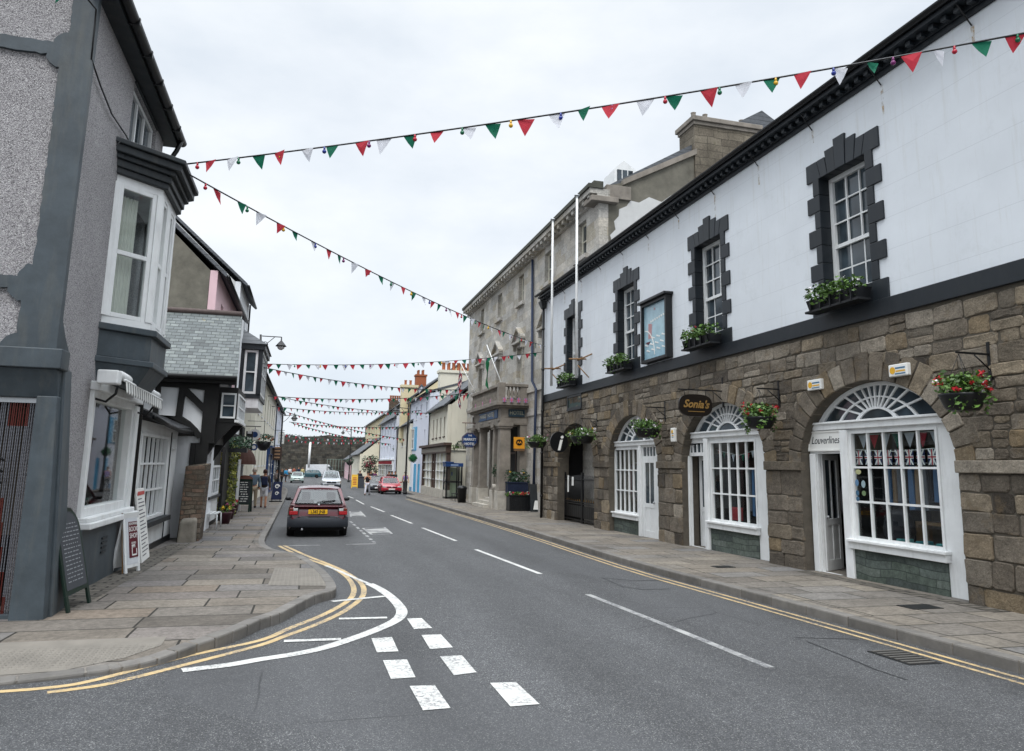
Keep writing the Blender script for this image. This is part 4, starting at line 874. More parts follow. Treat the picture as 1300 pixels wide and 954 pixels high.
# alarm boxes
for u, z_, lab in ((12.03,3.49,'white and yellow alarm box at the upper left of the nearest arch'),(9.93,3.52,'white and yellow alarm box at the upper right of the nearest arch'),(17.8,2.75,'white and yellow alarm box on the pier left of the oval hanging sign')):
    w_, h_ = (.2,.1) if u < 17 else (.1,.18)
    t = thing('alarm_box', lab, 'alarm', FR.P(u,z_,0)); q = B(); FR.box(q, u-w_, u+w_, z_-h_, z_+h_, .0, .1); obj('casing', q, M['signwhite'], t, bevel=.015)
    q = B(); FR.prism(q, [(u+w_*.55+.06*math.cos(k*PI/6), z_+.06*math.sin(k*PI/6)) if u < 17 else (u+.05*math.cos(k*PI/6), z_+.08+.05*math.sin(k*PI/6)) for k in range(12)], .1, .104); FR.box(q, u-w_*.8, u+w_*.2, z_-.03, z_-.005, .1, .103); obj('emblem', q, M['yl'], t)
    q = B(); FR.box(q, u-w_*.8, u+w_*.25, z_+.02, z_+.045, .1, .103); FR.box(q, u-w_*.8, u+w_*.3, z_-.07, z_-.05, .1, .103); obj('printed_lines', q, flat('alarm_blue','3f6f8f'), t)

# ================================================================ HOTEL
HX = 10.4; FH = F((HX,0,0), (0,1,0), (-1,0,0)); H0, H1 = 25.9, 50.0; kz = 1.118
hotel = thing('hotel', 'three-storey grey ashlar hotel with pedimented windows, grey rendered gable and columned porch', 'hotel', (HX,38,G(38)))
hw_ = [27.75+4.57*i for i in range(5)]
q = B(); hs = []
for c in hw_:
    hs.append(list(reversed(FH.rect(c-.5, c+.5, 10.4, 11.9)))); hs.append(list(reversed(FH.rect(c-.52, c+.52, 6.0, 8.0))))
hs = [h for h in hs if h[0][0] > H0+.3 and h[2][0] > H0+.3]
FH.wall(q, FH.rect(H0, H1, -.9, 12.45), hs, -.4, 0); obj('front_wall', q, M['ashlar'], hotel)
for c in hw_:
    FH.window(hotel, c-.5, c+.5, 10.4, 11.9, -.22, 2, 2, .08, .04, gm=M['gd'], fm=M['cream'], name='sash_window')
    FH.window(hotel, c-.52, c+.52, 6.0, 8.0, -.22, 2, 2, .08, .04, gm=M['gd'], fm=M['cream'], name='sash_window')
    q = B(); FH.box(q, c-.72, c+.72, 10.2, 10.38, -.1, .16); FH.ring(q, c-.66, c+.66, 6.0, 8.18, -.05, .05, .15)
    FH.prism(q, [(c-.85,8.25),(c+.85,8.25),(c+.85,8.38),(c,8.95),(c-.85,8.38)], -.05, .1); FH.box(q, c-.92, c+.92, 8.2, 8.32, -.05, .26)
    for s in (-1, 1): FH.prism(q, [(c+s*.95,8.325),(c+s*.95,8.44),(c,9.08),(c,8.96)], -.05, .26); FH.box(q, c+s*.78-.06, c+s*.78+.06, 7.9, 8.2, -.05, .2)
    obj('pedimented_surround', q, M['ashlar'], hotel, bevel=.01)
q = B(); FH.box(q, H0, H1, 5.45, 5.7, -.1, .08); FH.box(q, H0, H1, 4.3, 4.5, -.1, .05); obj('string_course', q, M['ashlar'], hotel)
q = B(); FH.box(q, H0-.2, H1+.25, 12.2, 12.4, -.4, .15); FH.box(q, H0-.2, H1+.3, 12.4, 12.62, -.4, .45); y = H0
while y < H1: FH.box(q, y, y+.22, 12.22, 12.4, .15, .4); y += .62
obj('eaves_cornice', q, M['ashlar'], hotel, bevel=.01)
q = B(); FH.box(q, H0-.25, H1+.35, 12.62, 12.78, -.1, .52); FH.box(q,H0-.25,H1+.35,12.78,12.9,-.1,.3); obj('mossy_gutter', q, paint('mossy_gutter','46473f',.8,.3,4,.3), hotel)
q = B(); q.box(HX+.38,24,H0+.2,H1,-.9,12.5); obj('side_walls', q, M['grender'], hotel)
q = B(); q.prism([(HX-.1,H0+.15,12.6),(18,H0+.15,17.2),(26,H0+.15,12.6)], (0,H1-H0-.3,0)); obj('roof', q, M['slated'], hotel)
# grey gable end facing the camera
GY = H0; FG = F((0,GY,0), (1,0,0), (0,-1,0))
def gp(px, py): p = onY(px, py, GY); return (p.x, p.z)
gA, gB, gC, gD = gp(764,262), gp(806,232), gp(880,198), gp(792,232)
q = B(); FG.prism(q, [(HX+.405,8.5),(24,8.5),(24,gC[1]-2),(gC[0]+3.2,gC[1]+.6),(gC[0],gC[1]),(gD[0],gD[1]),(HX+.405,gD[1]-.2)], -.4, .004); obj('gable_wall', q, M['grender'], hotel)
q = B(); pts = [gp(*a) for a in ((788,300),(810,258),(860,250),(905,250),(940,205),(900,205),(880,225),(872,255),(840,300),(800,330),(785,330))]; pts = [gp(a+rnd.uniform(-2,2), c+rnd.uniform(-2,2)) for a, c in ((775,300),(780,290),(778,280),(784,274),(787,266),(796,264),(802,256),(812,257),(822,251),(838,255),(850,249),(862,252),(868,246),(873,238),(880,232),(884,222),(893,214),(905,208),(915,206),(935,215),(900,260),(850,290),(800,330),(779,320))] if 1 else [gp(*a) for a in ((775,300),(790,268),(815,254),(868,252),(884,222),(915,206),(935,215),(900,260),(850,290),(800,330),(779,320))]
FG.prism(q, pts, 0, .02); obj('pale_patch', q, M['patch'], hotel)
q = B(); FG.prism(q, [gp(790,236), gp(883,197), gp(883,190), gp(790,229)], -.5, .12); obj('gable_coping', q, M['porch'], hotel)
q = B(); a_, c_ = gp(762,236), gp(797,232); FG.box(q, HX+.3, c_[0]+.1, a_[1]-.5, a_[1]+.06, -.7, .1); FG.box(q, HX-.4, c_[0]-.5, a_[1]-.72, a_[1]-.5, -.6, .26); obj('parapet_return', q, M['porch'], hotel, bevel=.02)
# chimney
c0, c1, c2 = gp(880,158), gp(962,190), gp(880,205); q = B(); FG.box(q, c0[0], c1[0], 10, c0[1]+.1, -1.2, .1); obj('chimney_stack', q, stone('chimney_stone', ['5d564c','7a7265','6b6458','827a6c'], '3f3b34', .7, .33, .01, .02, .7, .4, .4), hotel)
q = B(); FG.box(q, c0[0]-.14, c1[0]+.14, c0[1]+.1, c0[1]+.3, -1.34, .24); FG.box(q, c0[0]-.06, c1[0]+.06, c0[1]-.05, c0[1]+.1, -1.26, .16); FG.box(q, c0[0]+.1, c1[0]-.1, c0[1]+.3, c0[1]+.38, -1.1, .0); obj('chimney_cap', q, M['porch'], hotel, bevel=.02)
for u in (.3,.85,2.6): 
    q = B(); q.lathe([(.12,0),(.1,.1),(.1,.25),(.12,.28)], (c0[0]+u,GY+.5,c0[1]+.5), 10); obj('chimney_pot', q, M['porch'], hotel)
# roof lantern
q = B(); a_, c_ = onY(780,212,GY+3), onY(812,229,GY+3); q.prism([(a_.x,GY+3,a_.z-.9),(a_.x,GY+3,a_.z-.1),(a_.x+.45,GY+3,a_.z+.35),(c_.x+.3,GY+3,a_.z-.35),(c_.x+.3,GY+3,a_.z-.9)], (0,1.2,0)); ln = obj('roof_lantern', q, M['white'], hotel)
q = B(); [q.box(a_.x+.12+k*.27,a_.x+.34+k*.27,GY+2.985,GY+2.995,a_.z-.65,a_.z-.1) for k in range(3)]; obj('pane', q, M['gd'], ln)
# downpipes
pipe('downpipe', [onX(676,330,HX-.1), onX(675.5,484,HX-.1), onX(680.5,494,HX-.12), onX(677,640,HX-.12)], .065, flat('pipe_navy','1d2b45'), hotel)
# porch
PX = 9.0; Py0, Py1 = 35.3, 41.9; gz = G(38)+.12
porch = thing('hotel_porch', 'weathered stone hotel porch with square columns, balustraded balcony and the word hotel on its side', 'porch', (9.7,38.5,gz))
def bx(name, x0,x1,y0,y1,z0,z1, m, par, bev=.012, cut=None): q = B(); q.box(x0,x1,y0,y1,z0,z1); return obj(name, q, M[m] if isinstance(m, str) else m, par, bevel=bev)
def col(x, y, w, base=.9):
    q = B(); q.box(x-w/2-.08,x+w/2+.08,y-w/2-.08,y+w/2+.08,gz,gz+base); obj('pedestal', q, M['porchlt'], porch, bevel=.015)
    q = B(); q.hexa([(x-w/2,y-w/2,gz+base),(x+w/2,y-w/2,gz+base),(x+w/2,y+w/2,gz+base),(x-w/2,y+w/2,gz+base),(x-w/2+.02,y-w/2+.02,3.75),(x+w/2-.02,y-w/2+.02,3.75),(x+w/2-.02,y+w/2-.02,3.75),(x-w/2+.02,y+w/2-.02,3.75)]); q.box(x-w/2-.05,x+w/2+.05,y-w/2-.05,y+w/2+.05,3.7,3.8); q.box(x-w/2-.09,x+w/2+.09,y-w/2-.09,y+w/2+.09,3.8,3.95); q.box(x-w/2-.05,x+w/2+.05,y-w/2-.05,y+w/2+.05,gz+base,gz+base+.1); obj('column', q, M['porch'], porch, bevel=.01)
col(PX+.3, Py0+.35, .56); col(PX+.3, Py0+1.75, .42); col(PX+.3, Py1-1.75, .42); col(PX+.3, Py1-.35, .56)
for yy in (Py0+.1, Py1-.6): q = B(); q.box(HX-.35,HX+.02,yy,yy+.5,gz,3.95); obj('wall_pilaster', q, M['porch'], porch, bevel=.01)
q = B(); x0, x1, y0, y1 = PX+.02, HX, Py0+.07, Py1-.07
q.box(x0,x1,y0,y1,3.95,4.2); q.box(x0+.05,x1,y0+.05,y1-.05,4.2,4.72); q.box(x0-.12,x1,y0-.12,y1+.12,4.72,4.82); q.box(x0-.28,x1,y0-.28,y1+.28,4.82,4.98); obj('entablature', q, M['porch'], porch, bevel=.012)
q = B()
for k in range(16): yy = y0+.1+k*(y1-y0-.2)/15; q.box(x0-.02,x0+.08,yy-.06,yy+.06,4.28,4.6) if k % 4 == 3 else None
[q.ball((x0+.02,y0+.35+k*1.9,4.1), (.06,.28,.09), 10, 6) for k in range(4)]; obj('carved_frieze', q, M['porch'], porch)
q = B(); z0 = 4.98; q.box(x0-.1,x1,y0-.1,y0+.16,z0,z0+.14); q.box(x0-.1,x0+.16,y0+.16,y1+.1,z0,z0+.14); q.box(x0-.12,x1,y0-.12,y0+.18,z0+.78,z0+.92); q.box(x0-.12,x0+.18,y0+.18,y1+.12,z0+.78,z0+.92)
q.box(x0-.14,x0+.2,y0-.14,y0+.2,z0,z0+.96); q.box(x1-.4,x1,y0-.08,y0+.14,z0+.14,z0+.78); obj('balcony_rails', q, M['porch'], porch, bevel=.012)
bal = [(.05,0),(.09,.06),(.05,.12),(.1,.28),(.075,.42),(.04,.52),(.06,.58),(.06,.64)]
k = 0; y = y0+.45
while y < y1: q = B(); q.lathe(bal, (x0+.03,y,z0+.14), 8); obj('baluster', q, M['porch'], porch); y += .3
x = x0+.4
while x < x1-.42: q = B(); q.lathe(bal, (x,y0+.03,z0+.14), 8); obj('baluster', q, M['porch'], porch); x += .185
q = B(); q.box(x0,x1,y0,y1,3.9,3.948); obj('soffit', q, M['porch'], porch)
q = B(); q.box(HX-.03,HX+.01,Py0+.7,Py1-.7,gz,3.9); obj('dark_entrance', q, M['room'], porch)
q = B(); q.box(HX-.06,HX-.035,37.2,37.3,gz,3.2); q.box(HX-.06,HX-.035,38.6,38.7,gz,3.2); q.box(HX-.06,HX-.035,37.3,38.6,2.5,2.6); q.box(HX-.06,HX-.035,36.3,36.38,gz+.8,2.6); obj('door_frame', q, M['brown'], porch)
q = B(); [q.box(x0-.3+.28*k,HX,37.3,40,gz,gz+.15+.15*k) for k in range(3)]; obj('steps', q, M['porchlt'], porch)
q = B(); a_, c_ = x0+.48, x1-.2; q.box(x0+.42,x1-.15,y0-.02,y0+.05,4.28,4.64); hb = obj('name_board', q, flat('board_teal','1e3440'), porch); text('HOTEL', .27, flat('letter_brass','8a8a7a'), hb, ((x0+.42+x1-.15)/2,y0-.026,4.46), (1,0,0), (0,0,1), .006, sx=.85)
q = B(); q.box(x0-.0,x0+.05,y0+.7,y1-1.6,4.24,4.66); hb = obj('name_board', q, flat('board_blue','3f5a7c'), porch); text('MARKET HOTEL', .3, flat('letter_pale','c9c6b6'), hb, (x0-.006,(y0+y1)/2-.3,4.46), (0,-1,0), (0,0,1), .004, sx=1.5)
q = B(); q.tube([(x0+.5,37.4,gz+1.15),(x1-.3,37.4,gz+1.6)], .025, 6); obj('handrail', q, M['alum'], porch)
# AA panel: yellow square hung in the porch
t = thing('yellow_hotel_sign', 'square yellow sign with a dark winged emblem and two letters hanging in the porch', 'sign', (9.85,35.5,2.6)); a_, c_ = onY(652.5,555,35.2), onY(666,570,35.2); q = B(); q.box(a_.x,c_.x,35.2,35.25,c_.z,a_.z); obj('panel', q, flat('sign_orange','e0992a',.4), t); mx_ = (a_.x+c_.x)/2; mz = (a_.z+c_.z)/2
q = B(); FQ = F((0,35.2,0),(1,0,0),(0,-1,0)); FQ.prism(q, [(mx_+.17*math.cos(k*PI/9), mz+.02+.15*math.sin(k*PI/9)) for k in range(18)], 0, .01); obj('emblem', q, M['signblack'], t); text('AA', .17, flat('sign_orange','e0992a'), t, (mx_,35.185,mz+.02), (1,0,0), (0,0,1), .003, bold=.004); q = B(); q.box(a_.x,c_.x,35.19,35.2,c_.z-.12,c_.z-.0); obj('lower_strip', q, flat('strip_brown','6b5238'), t)
q = B(); q.tube([(mx_,35.22,a_.z),(mx_,35.42,3.8)], .015, 5); obj('hanger', q, M['iron'], t)
# octagonal hanging sign
t = thing('hotel_hanging_sign', 'blue octagonal hanging sign with pale lettering at the corner of the hotel porch', 'sign', (8.5,36.6,3.0)); a_, c_ = onY(586.5,549,41.2), onY(606,569,41.2); mx_ = (a_.x+c_.x)/2; mz = (a_.z+c_.z)/2; r_ = (c_.x-a_.x)/2
FQ = F((0,41.2,0),(1,0,0),(0,-1,0)); q = B(); oc = [(mx_+r_*1.06*math.cos(PI/8+k*PI/4), mz+r_*1.0*math.sin(PI/8+k*PI/4)) for k in range(8)]; FQ.prism(q, oc, -.04, .04); obj('board', q, M['navyb'], t)
q = B(); oc2 = [(mx_+r_*.97*math.cos(PI/8+k*PI/4), mz+r_*.92*math.sin(PI/8+k*PI/4)) for k in range(8)]
for k in range(8): q.tube([FQ.P(*oc2[k],.045), FQ.P(*oc2[(k+1) % 8],.045)], .012, 4)
obj('gilt_line', q, M['gold'], t)
text('THE', .13, M['signwhite'], t, (mx_,41.15,mz+.25), (1,0,0), (0,0,1), .003); text('MARKET', .2, M['signwhite'], t, (mx_,41.15,mz+.03), (1,0,0), (0,0,1), .003, sx=.95, bold=.004); text('HOTEL', .2, M['signwhite'], t, (mx_,41.15,mz-.22), (1,0,0), (0,0,1), .003, sx=.95, bold=.004)
q = B(); q.tube([(mx_-r_,41.2,mz+r_+.5),(PX+.3,41.2,mz+r_+.5)], .025, 6); q.tube([(mx_-r_*.6,41.2,mz+r_+.5),(mx_-r_*.6,41.2,mz+r_*.9)], .012, 5); q.tube([(mx_+r_*.6,41.2,mz+r_+.5),(mx_+r_*.6,41.2,mz+r_*.9)], .012, 5); obj('bracket', q, flat('rust_iron','5a3a30'), t)
# flags on the balcony
def flag(lab, foot, tip, w_, cols, seed):
    t = thing('flag', lab, 'flag', foot); q = B(); q.tube([foot, tip], .025, 6); obj('staff', q, M['white'], t)
    f_, p_ = V(foot), V(tip); d = (p_-f_); q = B(); r_ = random.Random(seed); n = 10
    rows = []
    for i in range(n+1):
        k = i/n; top = p_-d*.02; hang = V((0,0,-1))*w_*k; base = top+hang
        rows.append([base+d.normalized()*(-.12*j)*(.35+.0*k)+V((.07*math.sin(k*9+j), .06*math.sin(k*7+j*1.3), -.05*j)) for j in range(7)])
    for i in range(n):
        for j in range(6):
            q.mi = cols(i, j); q.add([rows[i][j], rows[i][j+1], rows[i+1][j+1], rows[i+1][j]], [(0,1,2,3)])
    q.sm = [True]*len(q.f); obj('cloth', q, [flat('flag_green','1d6a44'), M['signwhite'], flat('flag_red','a51f33'), flat('flag_navy','20284f')], t, recalc=False)
fz = z0+.9
flag('furled green and white flag leaning over the hotel balcony corner', (x0+.1,y0+.25,fz), onX(618,438,8.6), 1.9, lambda i, j: 0 if i > 1 else 1, 1)
flag('red, white and blue flag drooping from a staff at the far balcony end', (x0+.1,y1-.4,fz), onX(583,458,8.2), 2.4, lambda i, j: [3,2,1,3,2,1][(i*2+j) % 6], 2)
# small union flags along the balcony
for k in range(7):
    yy = y0-.34 if k < 4 else y0+.8+(k-4)*1.7; xx = x1-.2-.36*k if k < 4 else x0-.34; q = B(); q.mi = 0; w_ = .085
    if k < 4:
        q.box(xx-w_,xx+w_,yy-.004,yy,z0-.02,z0+.2); q.mi = 1; q.box(xx-w_,xx+w_,yy-.008,yy-.004,z0+.06,z0+.12); q.box(xx-.03,xx+.03,yy-.009,yy-.004,z0-.02,z0+.2)
    else:
        q.box(xx-.004,xx,yy-w_,yy+w_,z0-.02,z0+.2); q.mi = 1; q.box(xx-.008,xx-.004,yy-w_,yy+w_,z0+.06,z0+.12); q.box(xx-.009,xx-.004,yy-.03,yy+.03,z0-.02,z0+.2)
    tag(obj('small_flag', q, [flat('flag_pale_blue','8c83a8'), flat('flag_rose','b8607c')]), 'small red, white and blue flag fixed along the edge of the hotel balcony', 'flag', 'small flags along the hotel balcony')
# planters beside the porch
def planter(x0,x1,y0,y1,z0,h,mat,name,lab,leafm,flowers,seed,fh=.35):
    t = thing(name, lab, 'planter', ((x0+x1)/2,(y0+y1)/2,z0)); q = B(); q.box(x0,x1,y0,y1,z0,z0+h)
    n = max(3,int((x1-x0)/.14)); [q.box(x0+(x1-x0)*k/n,x0+(x1-x0)*k/n+.02,y0-.012,y0,z0+.03,z0+h-.03) for k in range(n+1)]; q.box(x0-.03,x1+.03,y0-.03,y1+.03,z0+h,z0+h+.05); obj('tub', q, mat, t, bevel=.008); q = B(); r_ = random.Random(seed)
    for k in range(int((x1-x0)*9)): q.leaves((x0+(x1-x0)*(k+.5)/int((x1-x0)*9), (y0+y1)/2+r_.uniform(-.1,.1), z0+h+fh*.5), (.2,.2,fh*r_.uniform(.5,1)), 70, .1, seed+k)
    obj('foliage', q, M[leafm], t, recalc=False)
    for m, n in flowers:
        q = B(); 
        for k in range(n): q.leaves((r_.uniform(x0,x1), y0+r_.uniform(-.1,.3), z0+h+fh*r_.uniform(.3,1.2)), (.05,.05,.04), 8, .08, k)
        obj('flowers', q, M[m], t, recalc=False)
a_, c_ = onG(633,647,.12), onG(667,648,.12); planter(a_.x+.12, c_.x+.1, 34.0, 34.6, gz+.0, .72, M['black'], 'planter_tub', 'black boarded planter tub on the pavement beside the hotel porch', 'leaf', [('red',12),('wht',5),('pnk',5)], 3, .14)
planter(9.3, 10.3, 34.75, 35.2, gz+.85, .45, flat('trough_navy','18233c'), 'flower_trough', 'dark blue flower trough hung on the near side of the hotel porch', 'leafd', [('ylw',4),('wht',4)], 13, .5)
q = B(); q.box(9.35,9.45,34.8,35.15,gz,gz+.85); q.box(10.15,10.25,34.8,35.15,gz,gz+.85); tag(obj('trough_stand', q, M['black']), 'black stand carrying the blue flower trough beside the porch', 'stand')
t = thing('bay_tree', 'small clipped bay tree in a pot between the porch columns', 'shrub', (9.0,36.4,gz)); q = B(); q.lathe([(.12,.9),(.16,1.2)], (9.12,36.5,gz), 10); q.tube([(9.12,36.5,gz+1.2),(9.12,36.5,gz+1.7)], .02, 6); obj('pot', q, M['porchlt'], t); q = B(); [q.leaves((9.12,36.5,gz+1.75+.12*k), (.2,.2,.2), 60, .09, k) for k in range(3)]; obj('crown', q, M['leafd'], t, recalc=False)
# chalk board leaning in the corner between hotel and hall
t = thing('chalk_board', 'black chalk board leaning in the corner between hall and hotel', 'board', (9.9,32,G(32)+.12)); q = B(); x, y, z_ = onY(685,640,33.4).x, 33.4, G(33)+.12; q.hexa([(x-.42,y,z_),(x+.3,y,z_),(x+.3,y+.04,z_),(x-.42,y+.04,z_),(x-.42,y+.25,z_+1.25),(x+.3,y+.25,z_+1.25),(x+.3,y+.29,z_+1.25),(x-.42,y+.29,z_+1.25)]); obj('board', q, M['chalk'], t); q = B(); q.hexa([(x-.3,y-.01,z_+.1),(x+.1,y-.01,z_+.1),(x+.1,y+.0,z_+.1),(x-.3,y+.0,z_+.1),(x-.2,y+.08,z_+.5),(x+.05,y+.08,z_+.5),(x+.05,y+.09,z_+.5),(x-.2,y+.09,z_+.5)]); obj('poster', q, M['signwhite'], t)
# ================================================================ LEFT CORNER HOUSE (pebbledash)
XL = -3.1; FLf = F((XL,0,0), (0,1,0), (1,0,0)); FF = F((0,10.2,0), (1,0,0), (0,-1,0)); gl = G(11)+.12
ph = thing('pebbledash_house', 'tall grey pebbledash corner house with slate grey painted bands and a white bay window', 'house', (-5,12.5,gl))
EZ = 8.05
q = B(); FLf.wall(q, FLf.rect(10.5, 15.0, -.5, EZ), [list(reversed(FLf.rect(12.05,14.6,.95,2.85))), list(reversed(FLf.rect(12.5,14.35,6.72,7.92)))], -.3, 0)
FF.wall(q, [(-9,-.5),(-3.1,-.5),(-3.1,EZ+1.5),(-6.2,11.5),(-9,11.5)], [list(reversed(FF.rect(-5.6,-3.15,-.1,2.56)))], -.3, 0); obj('pebbledash_wall', q, M['pebble'], ph)
q = B(); q.box(-8.9,XL-.32,14.7,15,-.5,EZ); q.box(-9,-8.7,10.5,15,-.5,11); obj('back_walls', q, M['grender'], ph)
# grey painted bands on the front, ragged inner edges with rounded corners
def rag(pts, amp=.012, seed=1):
    r_ = random.Random(seed); out = []
    for i, p in enumerate(pts):
        a, c = V(p), V(pts[(i+1) % len(pts)]); n = max(1, int((c-a).length/.07))
        for k in range(n): m = a.lerp(c, k/n); out.append((m.x+r_.uniform(-amp,amp), m.y+r_.uniform(-amp,amp)))
    return out
def rr(u0,u1,t0,t1,r=.16): # panel with bitten corners
    return [(u0,t0),(u1-r,t0),(u1-r,t0+.05),(u1-.05,t0+r),(u1,t0+r),(u1,t1-r),(u1-.05,t1-r),(u1-r,t1-.05),(u1-r,t1),(u0,t1)]
q = B(); outer = [(-8.9,2.9),(-3.055,2.9),(-3.055,8.0),(-3.1,8.0),(-3.1,9.6),(-5.4,11.0),(-8.9,11.0)]
hs = [rag(rr(-8.6,-3.5,3.18,3.9),.012,1), rag(rr(-8.6,-3.42,4.06,7.02),.012,2), rag(rr(-8.6,-3.36,7.2,9.1),.012,3)]
FF.wall(q, outer, [list(reversed(h)) for h in hs], 0, .05); obj('painted_bands', q, M['grey'], ph)
# corner strip turned on to the street face, widening at the foot
q = B(); e = [(10.203,2.9),(10.75,2.9),(10.72,3.2),(10.45,3.4),(10.31,3.55),(10.29,5.0),(10.31,6.5),(10.3,8.0),(10.203,8.0)]; FLf.prism(q, e, 0, .04)
q.hexa([(XL-.05,10.12,gl-.2),(-2.74,10.12,gl-.2),(-2.78,10.75,gl-.2),(XL-.05,10.75,gl-.2),(XL-.05,10.12,2.95),(-2.92,10.12,2.95),(-2.98,10.6,2.95),(XL-.05,10.6,2.95)]); obj('corner_pilaster', q, M['grey'], ph, bevel=.02)
q = B(); q.hexa([(-3.15,9.95,gl-.2),(-2.78,9.95,gl-.2),(-2.78,10.14,gl-.2),(-3.15,10.14,gl-.2),(-3.15,9.98,2.58),(-2.93,9.98,2.58),(-2.93,10.14,2.58),(-3.15,10.14,2.58)]); q.box(-8,-2.9,9.86,10.18,2.9,3.14); q.hexa([(-8,10.06,2.56),(-2.95,10.06,2.56),(-2.95,10.18,2.56),(-8,10.18,2.56),(-8,9.92,2.9),(-2.95,9.92,2.9),(-2.95,10.18,2.9),(-8,10.18,2.9)]); obj('shop_fascia', q, M['grey'], ph, bevel=.012)
q = B(); q.box(-8,-3.15,9.98,10.12,gl-.2,gl+.02) if False else q.box(-5.7,-3.15,10.06,10.3,gl-.1,gl+.05); obj('door_step', q, M['grey'], ph)
q = B(); q.box(-5.6,-3.15,10.13,10.19,2.5,2.56); obj('curtain_rail', q, M['alum'], ph)
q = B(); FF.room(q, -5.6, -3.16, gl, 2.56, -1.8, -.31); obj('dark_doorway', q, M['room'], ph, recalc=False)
# bead curtain: every strand hangs separately but it is one woven part; red stripes lower and upper
bm_ = NT('bead_strands'); co = bm_.coord(); sep = bm_.nd('ShaderNodeSeparateXYZ'); bm_.L(co, sep.inputs[0]); at = bm_.nd('ShaderNodeAttribute', attribute_name='tint'); f_ = bm_.math('FRACT', bm_.math('MULTIPLY', sep.outputs[2], 61)); k_ = bm_.math('GREATER_THAN', f_, .5); silver = bm_.mix(k_, hexc('77787f'), hexc('35373d')); c_ = bm_.mix(bm_.math('GREATER_THAN', at.outputs['Fac'], .8), silver, hexc('54180f')); bm_.col(c_); bm_.rough(.35); bm_.p.inputs['Metallic'].default_value = .3
q = B(); u = -5.58; r_ = random.Random(4)
def redzone(u, z): return (-3.48 < u < -3.27 and z > 2.12) or (-3.9 < u < -3.58 and z > 1.9) or (-4.2 < u < -3.42+max(0,(1.1-z))*.16 and z < 1.25)
while u < -3.18:
    sw_ = r_.uniform(-.006,.006); z = 2.5
    while z > gl+.04:
        z2 = max(gl+.03, z-.28); q.box(u+sw_, u+.011+sw_, 10.16, 10.172, z2, z, 1.0 if redzone(u, (z+z2)/2) else .2); z = z2
    u += .0245
obj('bead_curtain', q, bm_.m, ph, recalc=False)
q = B(); 
for k in range(3): z = 1.55+.13*k; q.tube([(-3.9,10.05,z+.05),(-3.62,10.03,z),(-3.5,10.03,z+.06),(-3.42,10.03,z)], .014, 6)
obj('wall_hooks', q, M['iron'], ph)
# street side: stall riser, shop window
q = B(); FLf.box(q, 10.75, 15.0, -.5, .86, 0, .12); obj('stall_riser', q, M['grey'], ph, bevel=.012)
q = B(); FLf.box(q, 11.9, 14.95, .86, .95, 0, .22); FLf.box(q, 11.95, 14.9, .95, 1.02, 0, .17); obj('window_sill', q, M['white'], ph, bevel=.015)
q = B(); FLf.ring(q, 11.98, 14.62, 1.02, 2.84, -.12, .06, .13); FLf.box(q, 14.62, 14.86, 1.0, 2.8, 0, .1); FLf.box(q, 11.95, 14.9, 2.84, 2.97, 0, .14); sw_ = obj('shop_window', q, M['white'], ph, bevel=.01)
g_ = B(); g_.quad(*[FLf.P(u_, z_, -.05) for u_, z_ in FLf.rect(12.05,14.5,1.1,2.75)]); obj('pane', g_, M['glass'], sw_)
q = B(); FLf.room(q, 11.9, 14.7, .8, 2.95, -2.2, -.3); obj('shop_interior', q, M['roomw'], ph, recalc=False)
q = B(); 
for k in range(4): FLf.box(q, 13.0, 13.3, .42+.07*k, .45+.07*k, .12, .14)
obj('vent', q, M['greyd'], ph)
t = thing('strip_light', 'lit fluorescent tube inside the bookshop window', 'light', FLf.P(13,2.45,-.8)); q = B(); q.tube([FLf.P(12.4,2.42,-.7), FLf.P(13.8,2.42,-.7)], .02, 8); em = NT('lit_tube'); em.p.inputs['Emission Color'].default_value = (1,.93,.8,1); em.p.inputs['Emission Strength'].default_value = 4; obj('tube', q, em.m, t); q = B(); FLf.box(q, 12.35,13.85,2.45,2.5,-.74,-.66); obj('batten', q, M['signwhite'], t)
r_ = random.Random(8)
for i in range(7):
    u = 12.3+.3*i; h = r_.uniform(.16,.26); q = B(); FLf.box(q, u, u+.17, 1.02, 1.02+h, -.45-r_.uniform(0,.1), -.42); tag(obj('book', q, flat('book_%d' % i, ['8a7430','b59a3a','35506a','7a3f35','55606a','a8a49a','3a5d50'][i], .5), bevel=.003), 'upright book displayed on the sill inside the bookshop window', 'book', 'books in the bookshop window')
q = B(); FLf.box(q, 12.0, 14.6, .98, 1.018, -.9, -.14); obj('display_shelf', q, M['wood'], ph)
t = thing('desk_lamp', 'pale jointed lamp standing in the bookshop window', 'lamp', FLf.P(13.3,1.02,-.5)); q = B(); q.tube([FLf.P(13.2,1.02,-.5), FLf.P(13.3,1.45,-.5), FLf.P(13.65,1.6,-.5), FLf.P(13.8,1.4,-.5)], .02, 6); obj('arm', q, M['white'], t); q = B(); FLf.box(q, 12.85,13.15,1.3,1.75,-.5,-.46); tag(obj('hanging_card', q, flat('pale_card','a8bccb')), 'pale blue card standing in the bookshop window', 'card')
q = B(); [FLf.box(q, 12.0,14.6,1.5+.4*k,1.53+.4*k,-2.1,-1.9) for k in range(3)]; [FLf.box(q, 12.1+.12*k, 12.19+.12*k, 1.53+.4*(k % 3), 1.72+.4*(k % 3), -2.08,-1.92, .5) for k in range(20)]; obj('bookcase', q, M['roomw'], ph)
